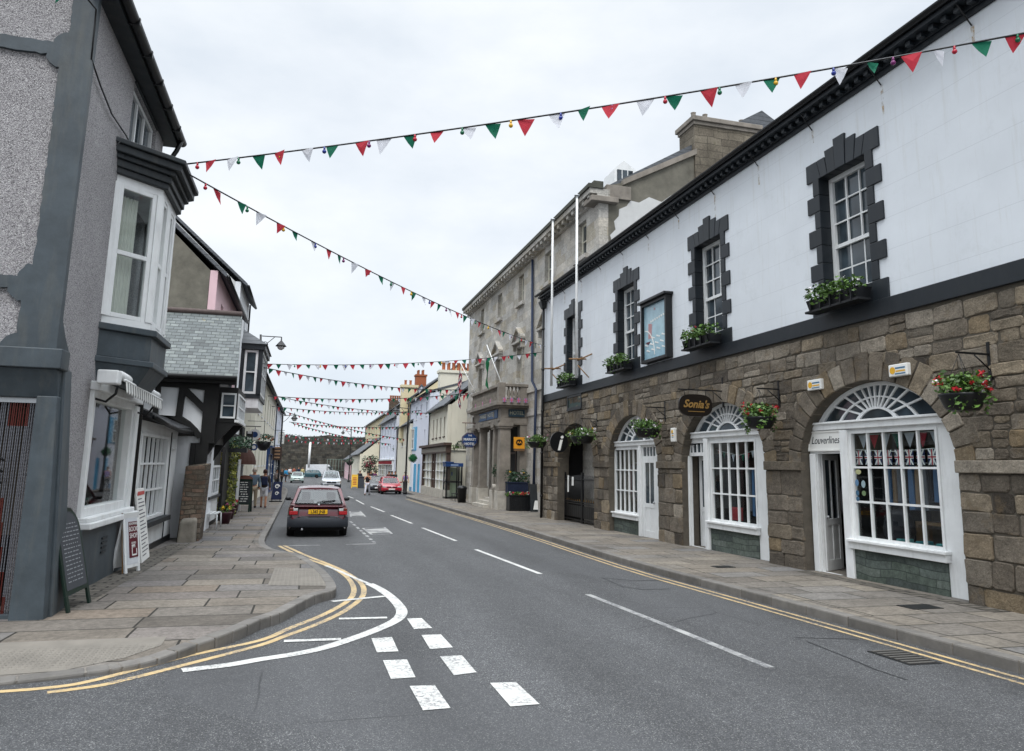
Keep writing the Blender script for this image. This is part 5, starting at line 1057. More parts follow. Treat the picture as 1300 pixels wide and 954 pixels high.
# awning cassette
t = thing('shop_awning', 'rolled-up striped awning with scalloped valance above the bookshop window', 'awning', FLf.P(13,2.95,.1)); ax = -2.72
q = B(); q.box(-2.98,-2.7,11.74,11.98,2.92,3.12); obj('end_box', q, M['white'], t, bevel=.02)
q = B(); q.tube([(-2.74,12.0,3.08),(-2.74,14.9,3.02)], .06, 12); q.tube([(-2.66,11.98,3.0),(-2.66,14.9,2.94)], .022, 8); obj('roller', q, M['white'], t)
q = B(); aw = [flat('awning_white','dededa',.7), flat('awning_grey','7f807f',.7)]; n = 34
for k in range(n):
    y0_, y1_ = 12.0+2.85*k/n, 12.0+2.85*(k+1)/n; q.mi = k % 2; z1 = 3.02-.06*k/n; q.poly([(-2.655,y0_,z1),(-2.655,y1_,z1),(-2.63,y1_,z1-.18),(-2.63,(y0_+y1_)/2,z1-.215),(-2.63,y0_,z1-.18)])
obj('valance', q, aw, t, recalc=False, solid=.004)
q = B(); q.tube([(-3.05,12.05,2.72),(-2.9,12.05,2.68),(-2.78,12.05,2.8),(-2.75,12.05,3.0)], .02, 6); q.tube([(-3.05,14.7,2.7),(-2.85,14.7,2.65),(-2.72,14.7,2.85)], .02, 6); obj('folding_arms', q, M['iron'], t)
# bay
def plan(off, d=0): # canted plan grown outwards
    a = .585+off; return [(XL-.05, 12.05-off*.9-d), (XL+a, 12.64-off*.45), (XL+a, 13.86+off*.45), (XL-.05, 14.45+off*.9)]
bay = thing('bay_dummy', 'x', 'x'); bpy.data.objects.remove(bay)
def slab(q, off, z0, z1, off2=None):
    a = plan(off); c = plan(off if off2 is None else off2); n = 4; vs = [V((*p, z0)) for p in a]+[V((*p, z1)) for p in c]
    q.add(vs, [(0,1,2,3),(7,6,5,4)]+[(i,(i+1) % n,n+(i+1) % n,n+i) for i in range(n)])
bw = B(); slab(bw, -.02, 3.86, 3.98); slab(bw, -.02, 6.08, 6.3)
bwin = obj('bay_window', bw, M['white'], ph)
facets = [((XL,12.05),(XL+.585,12.64)), ((XL+.585,12.64),(XL+.585,13.86)), ((XL+.585,13.86),(XL,14.45))]
for i, (a, c) in enumerate(facets):
    a, c = V((*a,0)), V((*c,0)); d = (c-a).normalized(); n = V((d.y,-d.x,0)); f = F(a, d, n); Lw = (c-a).length; m = .10 if i != 1 else .14
    q = B(); f.box(q, 0, m, 3.98, 6.08, -.12, -.01); f.box(q, Lw-m, Lw, 3.98, 6.08, -.12, -.01); f.ring(q, m, Lw-m, 3.98, 6.08, -.10, -.03, .07); f.box(q, m+.05, Lw-m-.05, 4.96, 5.03, -.09, -.03); 
    if i == 1: f.box(q, Lw/2-.16, Lw/2+.16, 3.98, 6.08, -.11, -.012)
    o = obj('sash', q, M['white'], bwin, bevel=.006); g_ = B(); g_.quad(*[f.P(u_, z_, -.07) for u_, z_ in f.rect(m,Lw-m,4.0,6.05)]); obj('pane', g_, M['glass'], bwin)
    q = B(); n_ = 14; u0_, u1_ = m+.05, m+.05+(Lw-2*m)*(.6 if i == 0 else .4)
    for k in range(n_): ua, ub = u0_+(u1_-u0_)*k/n_, u0_+(u1_-u0_)*(k+1)/n_; q.quad(f.P(ua,4.0,-.2-.03*(k % 2)), f.P(ub,4.0,-.2-.03*((k+1) % 2)), f.P(ub,5.95,-.2-.03*((k+1) % 2)), f.P(ua,5.95,-.2-.03*(k % 2)))
    obj('curtain', q, flat('net_curtain','d8d5cb',.9), bwin, recalc=False)
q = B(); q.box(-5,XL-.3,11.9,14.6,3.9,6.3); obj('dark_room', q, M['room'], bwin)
q = B()
for off, z0, z1 in ((.06,6.2,6.3),(.10,6.3,6.42),(.16,6.42,6.5),(.24,6.5,6.62),(.30,6.62,6.7)): slab(q, off, z0, z1)
slab(q, .26, 6.7, 6.8, -.1); obj('bay_cornice', q, M['greyd'], ph, bevel=.012)
q = B(); slab(q, .1, 3.76, 3.86); slab(q, .03, 3.36, 3.76); slab(q, .09, 3.27, 3.36); slab(q, -.12, 2.98, 3.27, .05); obj('bay_base', q, M['grey'], ph, bevel=.012)
# attic casement
FLf.window(ph, 12.52, 14.33, 6.74, 7.91, -.09, 3, 1, .07, .07, name='attic_window', gm=M['gd'])
q = B(); FLf.box(q, 12.5,14.35,7.93,7.955,-.1,.03); obj('attic_lintel', q, M['greyd'], ph)
# eaves, gutter, roof
q = B(); q.box(XL-.05,-2.86,9.95,15.2,7.98,8.08); obj('soffit', q, M['greyd'], ph)
q = B(); pr = [(-2.80+.085*math.cos(PI+PI*k/8), 8.11+.085*math.sin(PI+PI*k/8)) for k in range(9)]; q.prism([V((x,9.9,z_)) for x, z_ in pr], (0,5.35,0)); [q.box(-2.88,-2.71,9.95+k*.9,10.0+k*.9,8.02,8.13) for k in range(6)]; obj('gutter', q, M['iron'], ph)
q = B(); q.prism([(-2.8,9.85,8.14),(-6.0,9.85,11.4),(-9.3,9.85,8.14),(-9.3,9.85,8.26),(-6.0,9.85,11.54),(-2.8,9.85,8.24)], (0,5.25,0)); obj('roof', q, M['slated'], ph)
q = B(); q.prism([(XL,14.7,8.1),(-6,14.7,11.4),(-8.9,14.7,8.1)], (0,.3,0)); obj('far_gable', q, M['grender'], ph)
pipe('downpipe', [(-2.78,15.0,8.05),(-2.85,15.02,7.85),(-3.02,15.02,7.5),(-3.02,15.02,gl)], .045, M['iron'], ph)
# cables on the corner
q = B(); pts = [onX(112,0,-3.06), onX(122,12,-3.06), onX(120,35,-3.06), onX(116,75,-3.06), onX(128,110,-3.06), onX(142,145,-3.06), onX(160,172,-3.06), onX(172,195,-3.04)]; q.tube(pts, .012, 5); q.tube([onX(148,185,-3.05), onX(156,176,-3.05), onX(159,200,-3.0)], .008, 5); obj('cables', q, M['iron'], ph)
# ================================================================ lean-to shop and timbered cottage
gl2 = G(18)+.12
FT = F((-3.15,0,0), (0,1,0), (1,0,0))
lt = thing('white_lean_to_shop', 'low white shopfront with a many-paned window under a sagging dark roof beside the timbered cottage', 'shopfront', (-3.5,18,gl2))
q = B(); FT.wall(q, FT.rect(15.55,20.2,-.5,2.62), [list(reversed(FT.rect(15.95,18.85,.62,2.38)))], -.2, 0); obj('wall', q, M['white'], lt)
q = B(); FT.ring(q, 15.95,18.85,.62,2.38,-.12,.03,.06); FT.bars(q, 16.0,18.8,.68,2.32,-.06,-.01,6,3,.04); w_ = obj('shop_window', q, M['white'], lt); g_ = B(); g_.quad(*[FT.P(u_,z_,-.08) for u_, z_ in FT.rect(15.95,18.85,.62,2.38)]); obj('pane', g_, M['gd'], w_)
q = B(); FT.box(q, 15.9,19.2,.5,.6,0,.16); obj('window_sill', q, M['greyd'], lt)
q = B(); FT.box(q, 15.5,20.2,-.5,gl2+.12,0,.03); FT.box(q, 19.25,19.3,gl2,2.5,0,.02); FT.box(q,15.02,15.55,-.5,3.0,-.15,.04); obj('black_trim', q, M['black'], lt)
q = B(); FT.box(q, 19.35,19.95,2.1,2.35,0,.03); [FT.box(q, 19.36,19.94,2.12+.055*k,2.14+.055*k,.03,.045) for k in range(4)]; obj('louvre', q, M['white'], lt)
q = B(); n = 8
for k in range(n):
    a, c = k/n, (k+1)/n; y0_, y1_ = 15.5+4.95*a, 15.5+4.95*c; z0_, z1_ = 2.66-.10*math.sin(a*PI)-.06*a, 2.66-.10*math.sin(c*PI)-.06*c
    q.hexa([(-2.9,y0_,z0_),(-5,y0_,z0_+.85),(-5,y1_,z1_+.85),(-2.9,y1_,z1_),(-2.9,y0_,z0_+.07),(-5,y0_,z0_+.92),(-5,y1_,z1_+.92),(-2.9,y1_,z1_+.07)])
obj('sagging_roof', q, paint('lean_to_roof','24262a',.6,.35,4,.5,dirt=.3), lt); q = B(); q.tube([(-2.86,15.5,2.66),(-2.86,17,2.58),(-2.86,18.5,2.53),(-2.86,20.4,2.56)], .05, 8); obj('gutter', q, M['iron'], lt)
q = B(); q.box(-6,-3.4,15.5,20.3,-.5,2.5); obj('rear', q, M['room'], lt)
ct = thing('timbered_cottage', 'black and white half-timbered cottage with a pale slate roof and a small corner oriel', 'cottage', (-4,22,gl2)); CY = 20.6; FC = F((0,CY,0), (1,0,0), (0,-1,0))
def cp(pts): return [(onY(200+a/8.673, 480+c/8.673, CY).x, onY(200+a/8.673, 480+c/8.673, CY).z) for a, c in pts]
Z0, Zt = -.6, onY(300,484,CY).z; XR_ = -2.58
q = B(); q.box(-8,XR_-.1,CY+.1,24.0,Z0,Zt); q.box(-8,-2.9,24.0,26.6,Z0,2.6); obj('infill_wall', q, M['whitel'], ct)
ho = [cp([(35,92),(240,105),(195,422),(0,405)]), cp([(335,112),(585,140),(553,330)]), cp([(300,190),(420,300),(535,415),(522,500),(493,640),(440,560),(360,480),(268,420)]), cp([(395,640),(440,655),(495,690),(470,800),(445,954),(425,1100),(400,1400),(380,1800),(120,1800),(150,900),(190,640)]), cp([(-340,60),(-20,82),(-60,395),(-360,370)]), cp([(-700,40),(-380,60),(-400,370),(-700,350)])]
q = B(); FC.wall(q, [(-8,Z0),(XR_,Z0),(XR_+.12,2.4),(XR_+.26,3.0),(XR_+.26,Zt),(-8,Zt)], [list(reversed(h)) for h in ho], -.1, 0); obj('timber_frame', q, M['drk'], ct)
# curved eaves-brace end and upper rail
q = B(); FC.prism(q, cp([(260,425),(360,490),(440,560),(485,640),(480,672),(445,668),(390,600),(300,520),(150,440),(0,415),(0,450),(-20,450),(-20,410)][:11]), 0, .1); obj('curved_brace', q, M['drk'], ct)
FS_ = F((XR_,0,0),(0,1,0),(1,0,0))
q = B(); FS_.box(q, CY-.0,26.6,Z0,2.3,-.32,-.2); FS_.box(q, CY+.003,23.3,2.3,Zt,-.1,.24); FS_.box(q, CY+.003,CY+.35,Z0,2.3,-.19,-.01); FS_.box(q,23.3,26.6,2.3,2.5,-.32,-.05); obj('side_timbers', q, M['drk'], ct)
q = B(); 
for k in range(5): FS_.box(q, 21.2+.55*k, 21.42+.55*k, 1.75, 2.28, -.2, -.185)
obj('side_infill', q, M['whitel'], ct)
w_ = FS_.window(ct, 23.4, 26.0, .82, 1.72, -.15, 4, 2, .06, .035, name='side_shop_window', gm=M['gd']); q = B(); FS_.box(q, 23.4, 26.0, gl2+.1, .74, -.2, -.13); obj('white_panel', q, M['white'], ct); q = B(); FS_.box(q, 23.3,26.1,.74,.82,-.2,-.06); obj('ledge', q, M['greyd'], ct)
# oriel at the corner
ox0, ox1, oy0, oy1 = XR_+.02, onY(300,520,20.9).x+.03, 20.75, 23.0; oz0, oz1 = onY(278,531,20.75).z, onY(282,499,20.75).z
q = B(); q.box(ox0-.1,ox1,oy0,oy1,oz0-.1,oz0); q.box(ox0-.1,ox1,oy0,oy1,oz1,oz1+.15); q.box(ox1-.05,ox1,oy0,oy0+.06,oz0,oz1); q.box(ox0-.1,ox1-.05,oy0+.05,oy0+.07,oz0,oz1); obj('oriel', q, M['drk'], ct)
fo = F((0,oy0,0),(1,0,0),(0,-1,0)); fo.window(ct, ox1-.40, ox1-.03, oz0, oz1, .0, 1, 2, .045, .03, name='oriel_window'); fo = F((ox1,0,0),(0,1,0),(1,0,0)); fo.window(ct, oy0+.08, oy1-.05, oz0, oz1, .0, 4, 2, .05, .035, name='oriel_window')
for yy in (oy0+.02, oy1-.16): q = B(); q.prism([(XR_,yy,oz0-.1),(ox1,yy,oz0-.1),(XR_+.3,yy,oz0-.6),(XR_,yy,oz0-1.1)], (0,.14,0)); obj('oriel_bracket', q, M['drk'], ct)
q = B(); q.box(ox1-.04,ox1+.07,oy0-.02,oy1,oz0-.1,oz0-.03); obj('oriel_sill', q, M['white'], ct)
# roof
e0, e1 = onY(150,472,20.3), onY(301,481,20.3); r0, r1 = onY(150,396,22.3), onY(307,403,22.3)
q = B(); th = V((0,.05,.1)); q.hexa([e0+V((-3,0,0)), e1, r1, r0+V((-3,0,0)), e0+th+V((-3,0,0)), e1+th, r1+th, r0+th+V((-3,0,0))]); obj('slate_roof', q, M['slate'], ct)
q = B(); q.hexa([V((-8,22.33,r1.z-.1)), V((r1.x-.05,22.33,r1.z-.1)), V((r1.x-.3,24.1,e1.z)), V((-8,24.1,e1.z)), V((-8,22.33,r1.z)), V((r1.x-.05,22.33,r1.z)), V((r1.x-.3,24.1,e1.z+.1)), V((-8,24.1,e1.z+.1))]); obj('rear_slope', q, M['slated'], ct)
q = B(); q.tube([(-8,22.32,r1.z+.08),(r1.x,22.32,r1.z+.08)], .09, 6); obj('ridge_tiles', q, paint('ridge','5b4f4c',.8,.3,5,.4), ct)
q = B(); q.tube([(-8,20.24,e1.z+.0),(e1.x,20.24,e1.z+.0)], .06, 8); q.box(-8,e1.x-.02,20.34,CY+.02,e1.z-.14,e1.z-.02); q.hexa([V((e1.x-.1,20.3,e1.z-.12)), V((e1.x-.02,20.3,e1.z-.12)), V((r1.x-.02,22.3,r1.z-.2)), V((r1.x-.1,22.3,r1.z-.2)), V((e1.x-.1,20.3,e1.z-.01)), V((e1.x-.02,20.3,e1.z-.01)), V((r1.x-.02,22.3,r1.z-.02)), V((r1.x-.1,22.3,r1.z-.02))]); obj('bargeboards', q, M['drk'], ct)
q = B(); q.prism([(XR_+.1,20.7,Zt-.05),(XR_+.1,22.3,r1.z-.15),(XR_+.1,23.9,Zt-.05)], (.06,0,0)); obj('street_gable', q, M['drk'], ct)
# stone buttress
q = B(); a_ = V((-2.88,19.75,gl2-.1)); q.hexa([(-2.90,19.7,gl2-.2),(-2.42,19.7,gl2-.2),(-2.42,20.6,gl2-.2),(-2.90,20.6,gl2-.2),(-2.86,19.85,1.72),(-2.36,19.85,1.78),(-2.36,20.6,1.8),(-2.86,20.6,1.74)]); tag(obj('stone_buttress', q, M['butt'], bevel=.03), 'rough brown stone buttress standing at the corner of the timbered cottage', 'buttress')
q = B(); q.hexa([(-2.86,19.35,gl2-.2),(-2.44,19.35,gl2-.2),(-2.44,19.69,gl2-.2),(-2.86,19.69,gl2-.2),(-2.82,19.45,.42),(-2.46,19.45,.46),(-2.46,19.69,.52),(-2.82,19.69,.5)]); tag(obj('mounting_stone', q, paint('pale_boulder','827c72',.9,.45,3,1,dirt=.6), bevel=.06, seg=3), 'low pale-topped stone block in front of the stone buttress', 'stone block')

# ================================================================ generic terrace house
def house(name, label, cat, X, side, Y0, Y1, ez, rz_, mats, wins=(), depth=9, gable=None, chim=(), shop=None, roofm='slated', dormers=(), wm=None, plinth=True, sur=None, wcols=2, front=True):
    """side +1: faces -X from the right pavement; -1: faces +X from the left"""
    g0 = G((Y0+Y1)/2)+.12; t = thing(name, label, cat, (X+side*depth/2,(Y0+Y1)/2,g0)); f = F((X,0,0),(0,1,0),(-side,0,0)); zb = g0-.6
    holes = [list(reversed(f.rect(c-w/2,c+w/2,z-h/2,z+h/2))) for c, z, w, h in wins]
    q = B(); f.wall(q, f.rect(Y0,Y1,zb,ez), holes, -.25, 0); obj('front_wall', q, M[mats[0]], t)
    for c, z, w, h in wins:
        f.window(t, c-w/2, c+w/2, z-h/2, z+h/2, -.12, 1 if w < .7 else wcols, 2, .07, .04, gm=M['gs'], fm=wm or M['white'], sill=.06)
        if sur: q = B(); f.ring(q, c-w/2-.13, c+w/2+.13, z-h/2-.13, z+h/2+.13, 0, .03, .13); obj('window_surround', q, M[sur], t)
    x0, x1 = X, X+side*depth; xm = (x0+x1)/2; sx0, sx1 = sorted((x0+side*.25, x1)); q = B()
    for yy in (Y0, Y1-.25): q.prism([(x0+side*.26,yy,zb),(x1,yy,zb),(x1,yy,ez),(xm,yy,rz_),(x0+side*.26,yy,ez)], (0,.25,0))
    q.box(*sorted((x1-side*.25,x1)),Y0,Y1,zb,ez); obj('gable_walls', q, M[gable or mats[0]], t)
    q = B(); s_ = (rz_-ez)/abs(xm-x0); o_ = .3
    q.prism([(x0-side*o_,Y0-.08,ez-o_*s_+.05),(xm,Y0-.08,rz_+.05),(x1+side*o_,Y0-.08,ez-o_*s_+.05),(x1+side*o_,Y0-.08,ez-o_*s_+.2),(xm,Y0-.08,rz_+.22),(x0-side*o_,Y0-.08,ez-o_*s_+.2)], (0,Y1-Y0+.16,0)); obj('roof', q, M[roofm], t)
    q = B(); q.tube([(x0-side*(o_+.05),Y0,ez-o_*s_+.08),(x0-side*(o_+.05),Y1,ez-o_*s_+.08)], .07, 8); q.tube([(x0-side*.08,Y1-.3,ez-.1),(x0-side*.08,Y1-.3,g0)], .05, 6); obj('gutter', q, M['iron'], t)
    for (cy, cw, ch, cx, n, cm) in chim:
        q = B(); zc = rz_-1.2; xx = xm+side*cx; q.box(xx-.55,xx+.55,cy-cw/2,cy+cw/2,ez-.3,rz_+ch); q.box(xx-.63,xx+.63,cy-cw/2-.08,cy+cw/2+.08,rz_+ch-.18,rz_+ch); c_ = obj('chimney', q, M[cm], t)
        for k in range(n): q = B(); q.lathe([(.13,0),(.11,.1),(.11,.45),(.14,.5)], (xx+(-.25 if k % 2 else .2),cy-cw/2+cw*(k+.5)/n,rz_+ch), 8); obj('chimney_pot', q, M['pot'], c_)
    if shop:
        (u0,u1,zt,col_,fc) = shop
        q = B(); f.box(q, u0,u1,zt-.5,zt,0,.22); f.box(q,u0-.1,u1+.1,zt,zt+.1,0,.36); [f.box(q,u,u+.15,g0-.1,zt-.5,0,.16) for u in (u0,u1-.15,(u0+u1)/2)]; f.box(q,u0,u1,g0-.1,g0+.6,0,.12); sfo = obj('shopfront', q, M[col_], t)
        q = B(); f.box(q, u0+.15,u1-.15,g0+.6,zt-.5,0.002,.03); obj('pane', q, M['gs'], sfo); q = B(); f.bars(q,u0+.15,u1-.15,g0+.6,zt-.5,.03,.08,6,3,.04); obj('glazing_bars', q, M['white'], sfo)
        q = B(); f.box(q,u0+.1,u1-.1,zt-.42,zt-.08,.22,.235); obj('fascia_board', q, M[fc], sfo)
    return t, f, g0
# left row beyond the cottage
XA = -2.8
pk = onY(277,344,27.2); z1 = pk.z; pe = onX(305,400,pk.x).y
house('pink_house', 'tall pink rendered house with a grey end wall rising behind the timbered cottage', 'house', pk.x, -1, 27.2, pe, z1, z1+3.9, ['pink'], [(29.2,z1-1.5,.8,1.3),(32.0,z1-1.5,.8,1.3)], depth=8.5, gable='grender')
q = B()
pt_ = onY(306,358,pe+.2); z2 = pt_.z
house('tall_white_house', 'taller pale house just beyond the pink house on the left', 'house', pt_.x, -1, pe+.2, 41.6, z2, z2+4, ['whitel'], [(36.5,z2-1.6,.8,1.4),(39.8,z2-1.6,.8,1.4),(36.5,z2-4.4,.8,1.4),(39.8,z2-4.4,.8,1.4)], gable='patch')
z3 = onX(345,500,XA).z
house('cream_terrace', 'long cream three-storey building on the left beyond the public house bay', 'house', XA, -1, 41.9, 66, z3, z3+3.5, ['cream'], [(44+3.2*i, z3-1.5-2.9*j, 1.0, 1.5) for i in range(7) for j in range(2)], chim=[(65,1.4,1.6,0,4,'cream')], shop=(56,65,2.9,'navyb','black'))
house('dark_gabled_house', 'dark-roofed house with blue-grey front farther down the left side', 'house', -2.9, -1, 66.3, 84, 7.0, 10.0, ['lav'], [(68+3.4*i, 5.2, 1, 1.4) for i in range(4)], chim=[(75,1.4,1.2,0,4,'pot')], shop=(68,80,2.6,'black','signwhite'))
house('far_left_house', 'last low house on the left before the castle wall', 'house', -5.2, -1, 86, 112, 5.5, 8.6, ['cream'], [(89+4*i, 4.0, 1.1, 1.3) for i in range(5)], chim=[(100,1.4,1.3,0,3,'pot')])
# public house bay
by = 31.0; pb = thing('public_house_bay', 'black-framed upper bay window of a public house with a hipped lead roof and white base', 'bay window', (-2.4,32,2)); a_, c_ = onY(307,450,by), onY(334,450,by); bx1 = c_.x
zt_, zb_, zp_ = onY(320,440,by).z, onY(320,502,by).z, onY(320,518,by).z
q = B(); q.box(XA,bx1,by,34.5,zb_-.12,zb_+.05); q.box(XA,bx1+.08,by-.08,34.5,zt_-.12,zt_+.1); q.box(bx1-.16,bx1,by,by+.16,zb_,zt_); q.box(bx1-.12,bx1,34.3,34.5,zb_,zt_); q.box(XA,XA+.12,by,by+.12,zb_,zt_); q.box(XA,bx1-.1,by+.2,by+.22,zb_,zt_) ; obj('frame', q, M['navy'], pb)
fb = F((0,by+.08,0),(1,0,0),(0,-1,0)); fb.window(pb, XA+.14, bx1-.18, zb_+.06, zt_-.14, .0, 1, 2, .09, .05, name='sash_window'); fb2 = F((bx1-.08,0,0),(0,1,0),(1,0,0)); fb2.window(pb, by+.2, 34.2, zb_+.06, zt_-.14, .04, 3, 2, .09, .06, name='sash_window')
q = B(); q.box(XA,bx1-.06,by+.05,34.45,zp_,zb_-.12); obj('white_apron', q, M['white'], pb)
q = B(); q.add([V(p) for p in ((XA,by-.15,zt_+.1),(bx1+.15,by-.15,zt_+.1),(bx1+.15,34.6,zt_+.1),(XA,34.6,zt_+.1),(XA,by+.5,zt_+.75),(XA,34.2,zt_+.75))], [(0,1,4),(1,2,5,4),(2,3,5),(0,4,5,3),(3,2,1,0)]); obj('lead_roof', q, M['slated'], pb)
# pub ground floor: dark front, door, stone above
q = B(); f = F((XA,0,0),(0,1,0),(1,0,0)); f.box(q, 27.2,34.4,G(30)-.2,2.9,0,.1); f.box(q,33.0,34.3,2.9,3.3,0,.12); obj('dark_shopfront', q, M['drk'], pb)
t = thing('dome_awning', 'brown domed canopy over a doorway on the left pavement', 'awning', (-2.4,33,2.2)); q = B(); ay, ax0, az = 33.2, XA+.1, onY(318,590,33).z
aR = onY(325,585,33).x-ax0
for i in range(8):
    a0, a1 = PI/2*i/8, PI/2*(i+1)/8
    for j in range(10):
        b0, b1 = PI*j/10, PI*(j+1)/10
        def pt(a, b): return V((ax0+aR*math.cos(a)*math.sin(b), ay-aR*1.1*math.cos(a)*math.cos(b), az+aR*1.15*math.sin(a)))
        q.quad(pt(a0,b0),pt(a0,b1),pt(a1,b1),pt(a1,b0))
obj('canopy', q, flat('canopy_brown','4c332c',.9), t, recalc=False, solid=.02); q = B(); q.box(XA+.05,XA+.14,ay-.5,ay+.5,G(33)+.12,az); obj('door', q, M['black'], t); q = B(); q.box(XA+.1,XA+.2,ay-.75,ay-.6,G(33)+.1,az+.2); q.box(XA+.1,XA+.2,ay+.6,ay+.75,G(33)+.1,az+.2); obj('posts', q, M['white'], t)
# greenery
def leafy(name, lab, cat, parts, mat, n, size, grp=None, stem=None):
    t = thing(name, lab, cat, (parts[0][0][0],parts[0][0][1],G(parts[0][0][1])+.12), 0, grp); q = B()
    for i, (c, r) in enumerate(parts): q.leaves(c, r, n, size, i*7)
    obj('foliage', q, M[mat], t, recalc=False)
    if stem: q = B(); q.tube(stem, [.05,.03], 6); obj('stem', q, M['wood'], t)
    return t
p0 = onY(288,610,29.0); leafy('ivy_column', 'tall column of yellow-green variegated ivy on the left pavement beyond the timbered cottage', 'ivy', [((p0.x+.02*math.sin(k*2),29.0,G(29)+.35+k*.28), (.36,.36,.26)) for k in range(9)], 'leafy', 190, .11, stem=[(p0.x,29,G(29)+.12),(p0.x,29,2.4)])
p1 = onY(296,563,28.5); leafy('clipped_hedge_trough', 'dark green bushy plants in a trough above the ivy column', 'plant', [((p1.x-.35+.2*k,28.4,p1.z+.03*(k % 2)), (.22,.3,.26)) for k in range(5)], 'leafd', 220, .07)
q = B(); q.box(p1.x-.6,p1.x+.5,28.2,28.6,p1.z-.32,p1.z-.18); q.box(p1.x-.62,p1.x-.5,28.3,28.4,p1.z-.32,p1.z-.26); tag(obj('plant_shelf', q, M['black']), 'black shelf bracketed out under the dark bushy plants', 'shelf')
def pot(x, y, r, h, mat, lab, fl, cat='plant pot', grp=None):
    z0 = G(y)+.12; t = thing('plant_pot', lab, cat, (x,y,z0), 0, grp); q = B(); q.lathe([(r*.7,0),(r,.85*h),(r*1.06,.87*h),(r*1.06,h),(r*.9,h)], (x,y,z0), 14); obj('pot', q, mat, t); q = B(); q.leaves((x,y,z0+h+.08), (r,r,.14), 70, .08, 3); obj('foliage', q, M['leaf'], t, recalc=False)
    q = B(); [q.leaves((x+r*.7*math.cos(k*2.1), y-r*.8, z0+h+.12+.05*(k % 2)), (.05,.05,.04), 10, .07, k) for k in range(5)]; obj('flowers', q, M[fl], t, recalc=False); return t
pr_ = flat('pot_plum','4a2733',.5)
for px, py, lab, fl in ((289,668,'plum-coloured flower pot with yellow flowers beside the white bench','ylw'),(294,662,'second plum-coloured flower pot along the left shopfront','pnk'),(299,656,'plum-coloured flower pot nearest the chalk menu board','red')):
    p = onG(px-4, py-3, .12); pot(p.x, p.y, .2, .36, pr_, lab, fl)
t = thing('white_bench', 'small white slatted garden seat outside the shop beyond the timbered cottage', 'bench', (-2.4,23,gl2)); p = onG(272,673,.12); x, y, z0 = p.x-.12, p.y+.3, G(p.y)+.12; q = B()
for k in range(4): q.box(x-.3+.12*k,x-.22+.12*k,y-.25,y+.9,z0+.42,z0+.45)
obj('seat', q, M['white'], t); 
for xx, yy in ((x-.28,y-.22),(x+.15,y-.22),(x-.28,y+.85),(x+.15,y+.85)): q = B(); q.tube([(xx,yy,z0+.42),(xx+.02,yy,z0)], .022, 6); obj('leg', q, M['white'], t)
q = B(); [q.box(x-.32,x-.28,y-.25,y+.9,z0+.5+.1*k,z0+.55+.1*k) for k in range(3)]; q.box(x-.33,x-.3,y-.25,y-.2,z0,z0+.78); q.box(x-.33,x-.3,y+.85,y+.9,z0,z0+.78); obj('backrest', q, M['white'], t)
# ================================================================ right row beyond the hotel
def Yp(px, X, py=585): return onX(px, py, X).y
X3 = 9.3
y0, y1 = Yp(569,X3,512), Yp(546,X3,522); e_ = onX(560,517,X3).z
c3, f3, g3 = house('cream_shop_house', 'cream shop house with dark roof and old brown shop cornice beside the telephone box', 'house', X3, 1, y0, y1, e_, e_+4.2, ['cream'], [(y0+1.2+1.6*i, e_-1.5, .55, 1.4) for i in range(4)], depth=10, wm=M['brown'])
# its shopfront
ya, yb = Yp(566,9.0,600), Yp(535,9.0,600); q = B(); fs = F((9.3,0,0),(0,1,0),(-1,0,0)); zt = onX(550,567,9.1).z
fs.box(q, ya-.1,yb+.1,zt-.55,zt-.05,0,.35); fs.box(q, ya-.25,yb+.25,zt-.05,zt+.12,0,.55); so = obj('shop_cornice', q, M['brown'], c3); q = B(); fs.box(q, ya+.1,yb-.1,zt-.45,zt-.15,.35,.36); obj('fascia_board', q, flat('faded_board','8a8378'), so)
q = B(); fs.box(q, ya,yb,g3-.1,g3+.6,0,.3); obj('stall_riser', q, M['porchlt'], c3); q = B(); [fs.box(q,u,u+.22,g3+.6,zt-.55,0,.28) for u in (ya,(ya+yb)/2-.6,(ya+yb)/2+.4,yb-.25)]; obj('pilasters', q, M['brown'], c3)
q = B(); fs.bars(q, ya+.2,yb-.25,g3+.6,zt-.55,.1,.2,7,4,.06); wo = obj('shop_window', q, M['white'], c3); q = B(); fs.box(q, ya+.2,yb-.25,g3+.6,zt-.55,.02,.08); obj('blind', q, flat('pale_blind','c9c6b8',.7), wo)
# tall chimney of the next gable
a_, c_ = onX(596,470,10.5), onX(558,470,10.5)
ca, cb = onY(559,470,y1+.3), onY(602,470,y1+.3); q = B(); q.box(ca.x,cb.x,y1+.2,y1+1.3,5,ca.z-.2); q.box(ca.x-.1,cb.x+.1,y1+.1,y1+1.4,ca.z-.2,ca.z+.02); q.box(ca.x-.7,ca.x,y1+.25,y1+1.2,5,ca.z-2.6)
ch = tag(obj('chimney_stack', q, M['cream']), 'very broad cream chimney stack with clay pots rising behind the cream shop house', 'chimney')
ch_par = ch
for k in range(7): q = B(); q.lathe([(.17,0),(.14,.1),(.14,.62),(.19,.7)], (ca.x+.35+k*.42,y1+.75,ca.z), 8); obj('chimney_pot', q, M['pot'], ch)
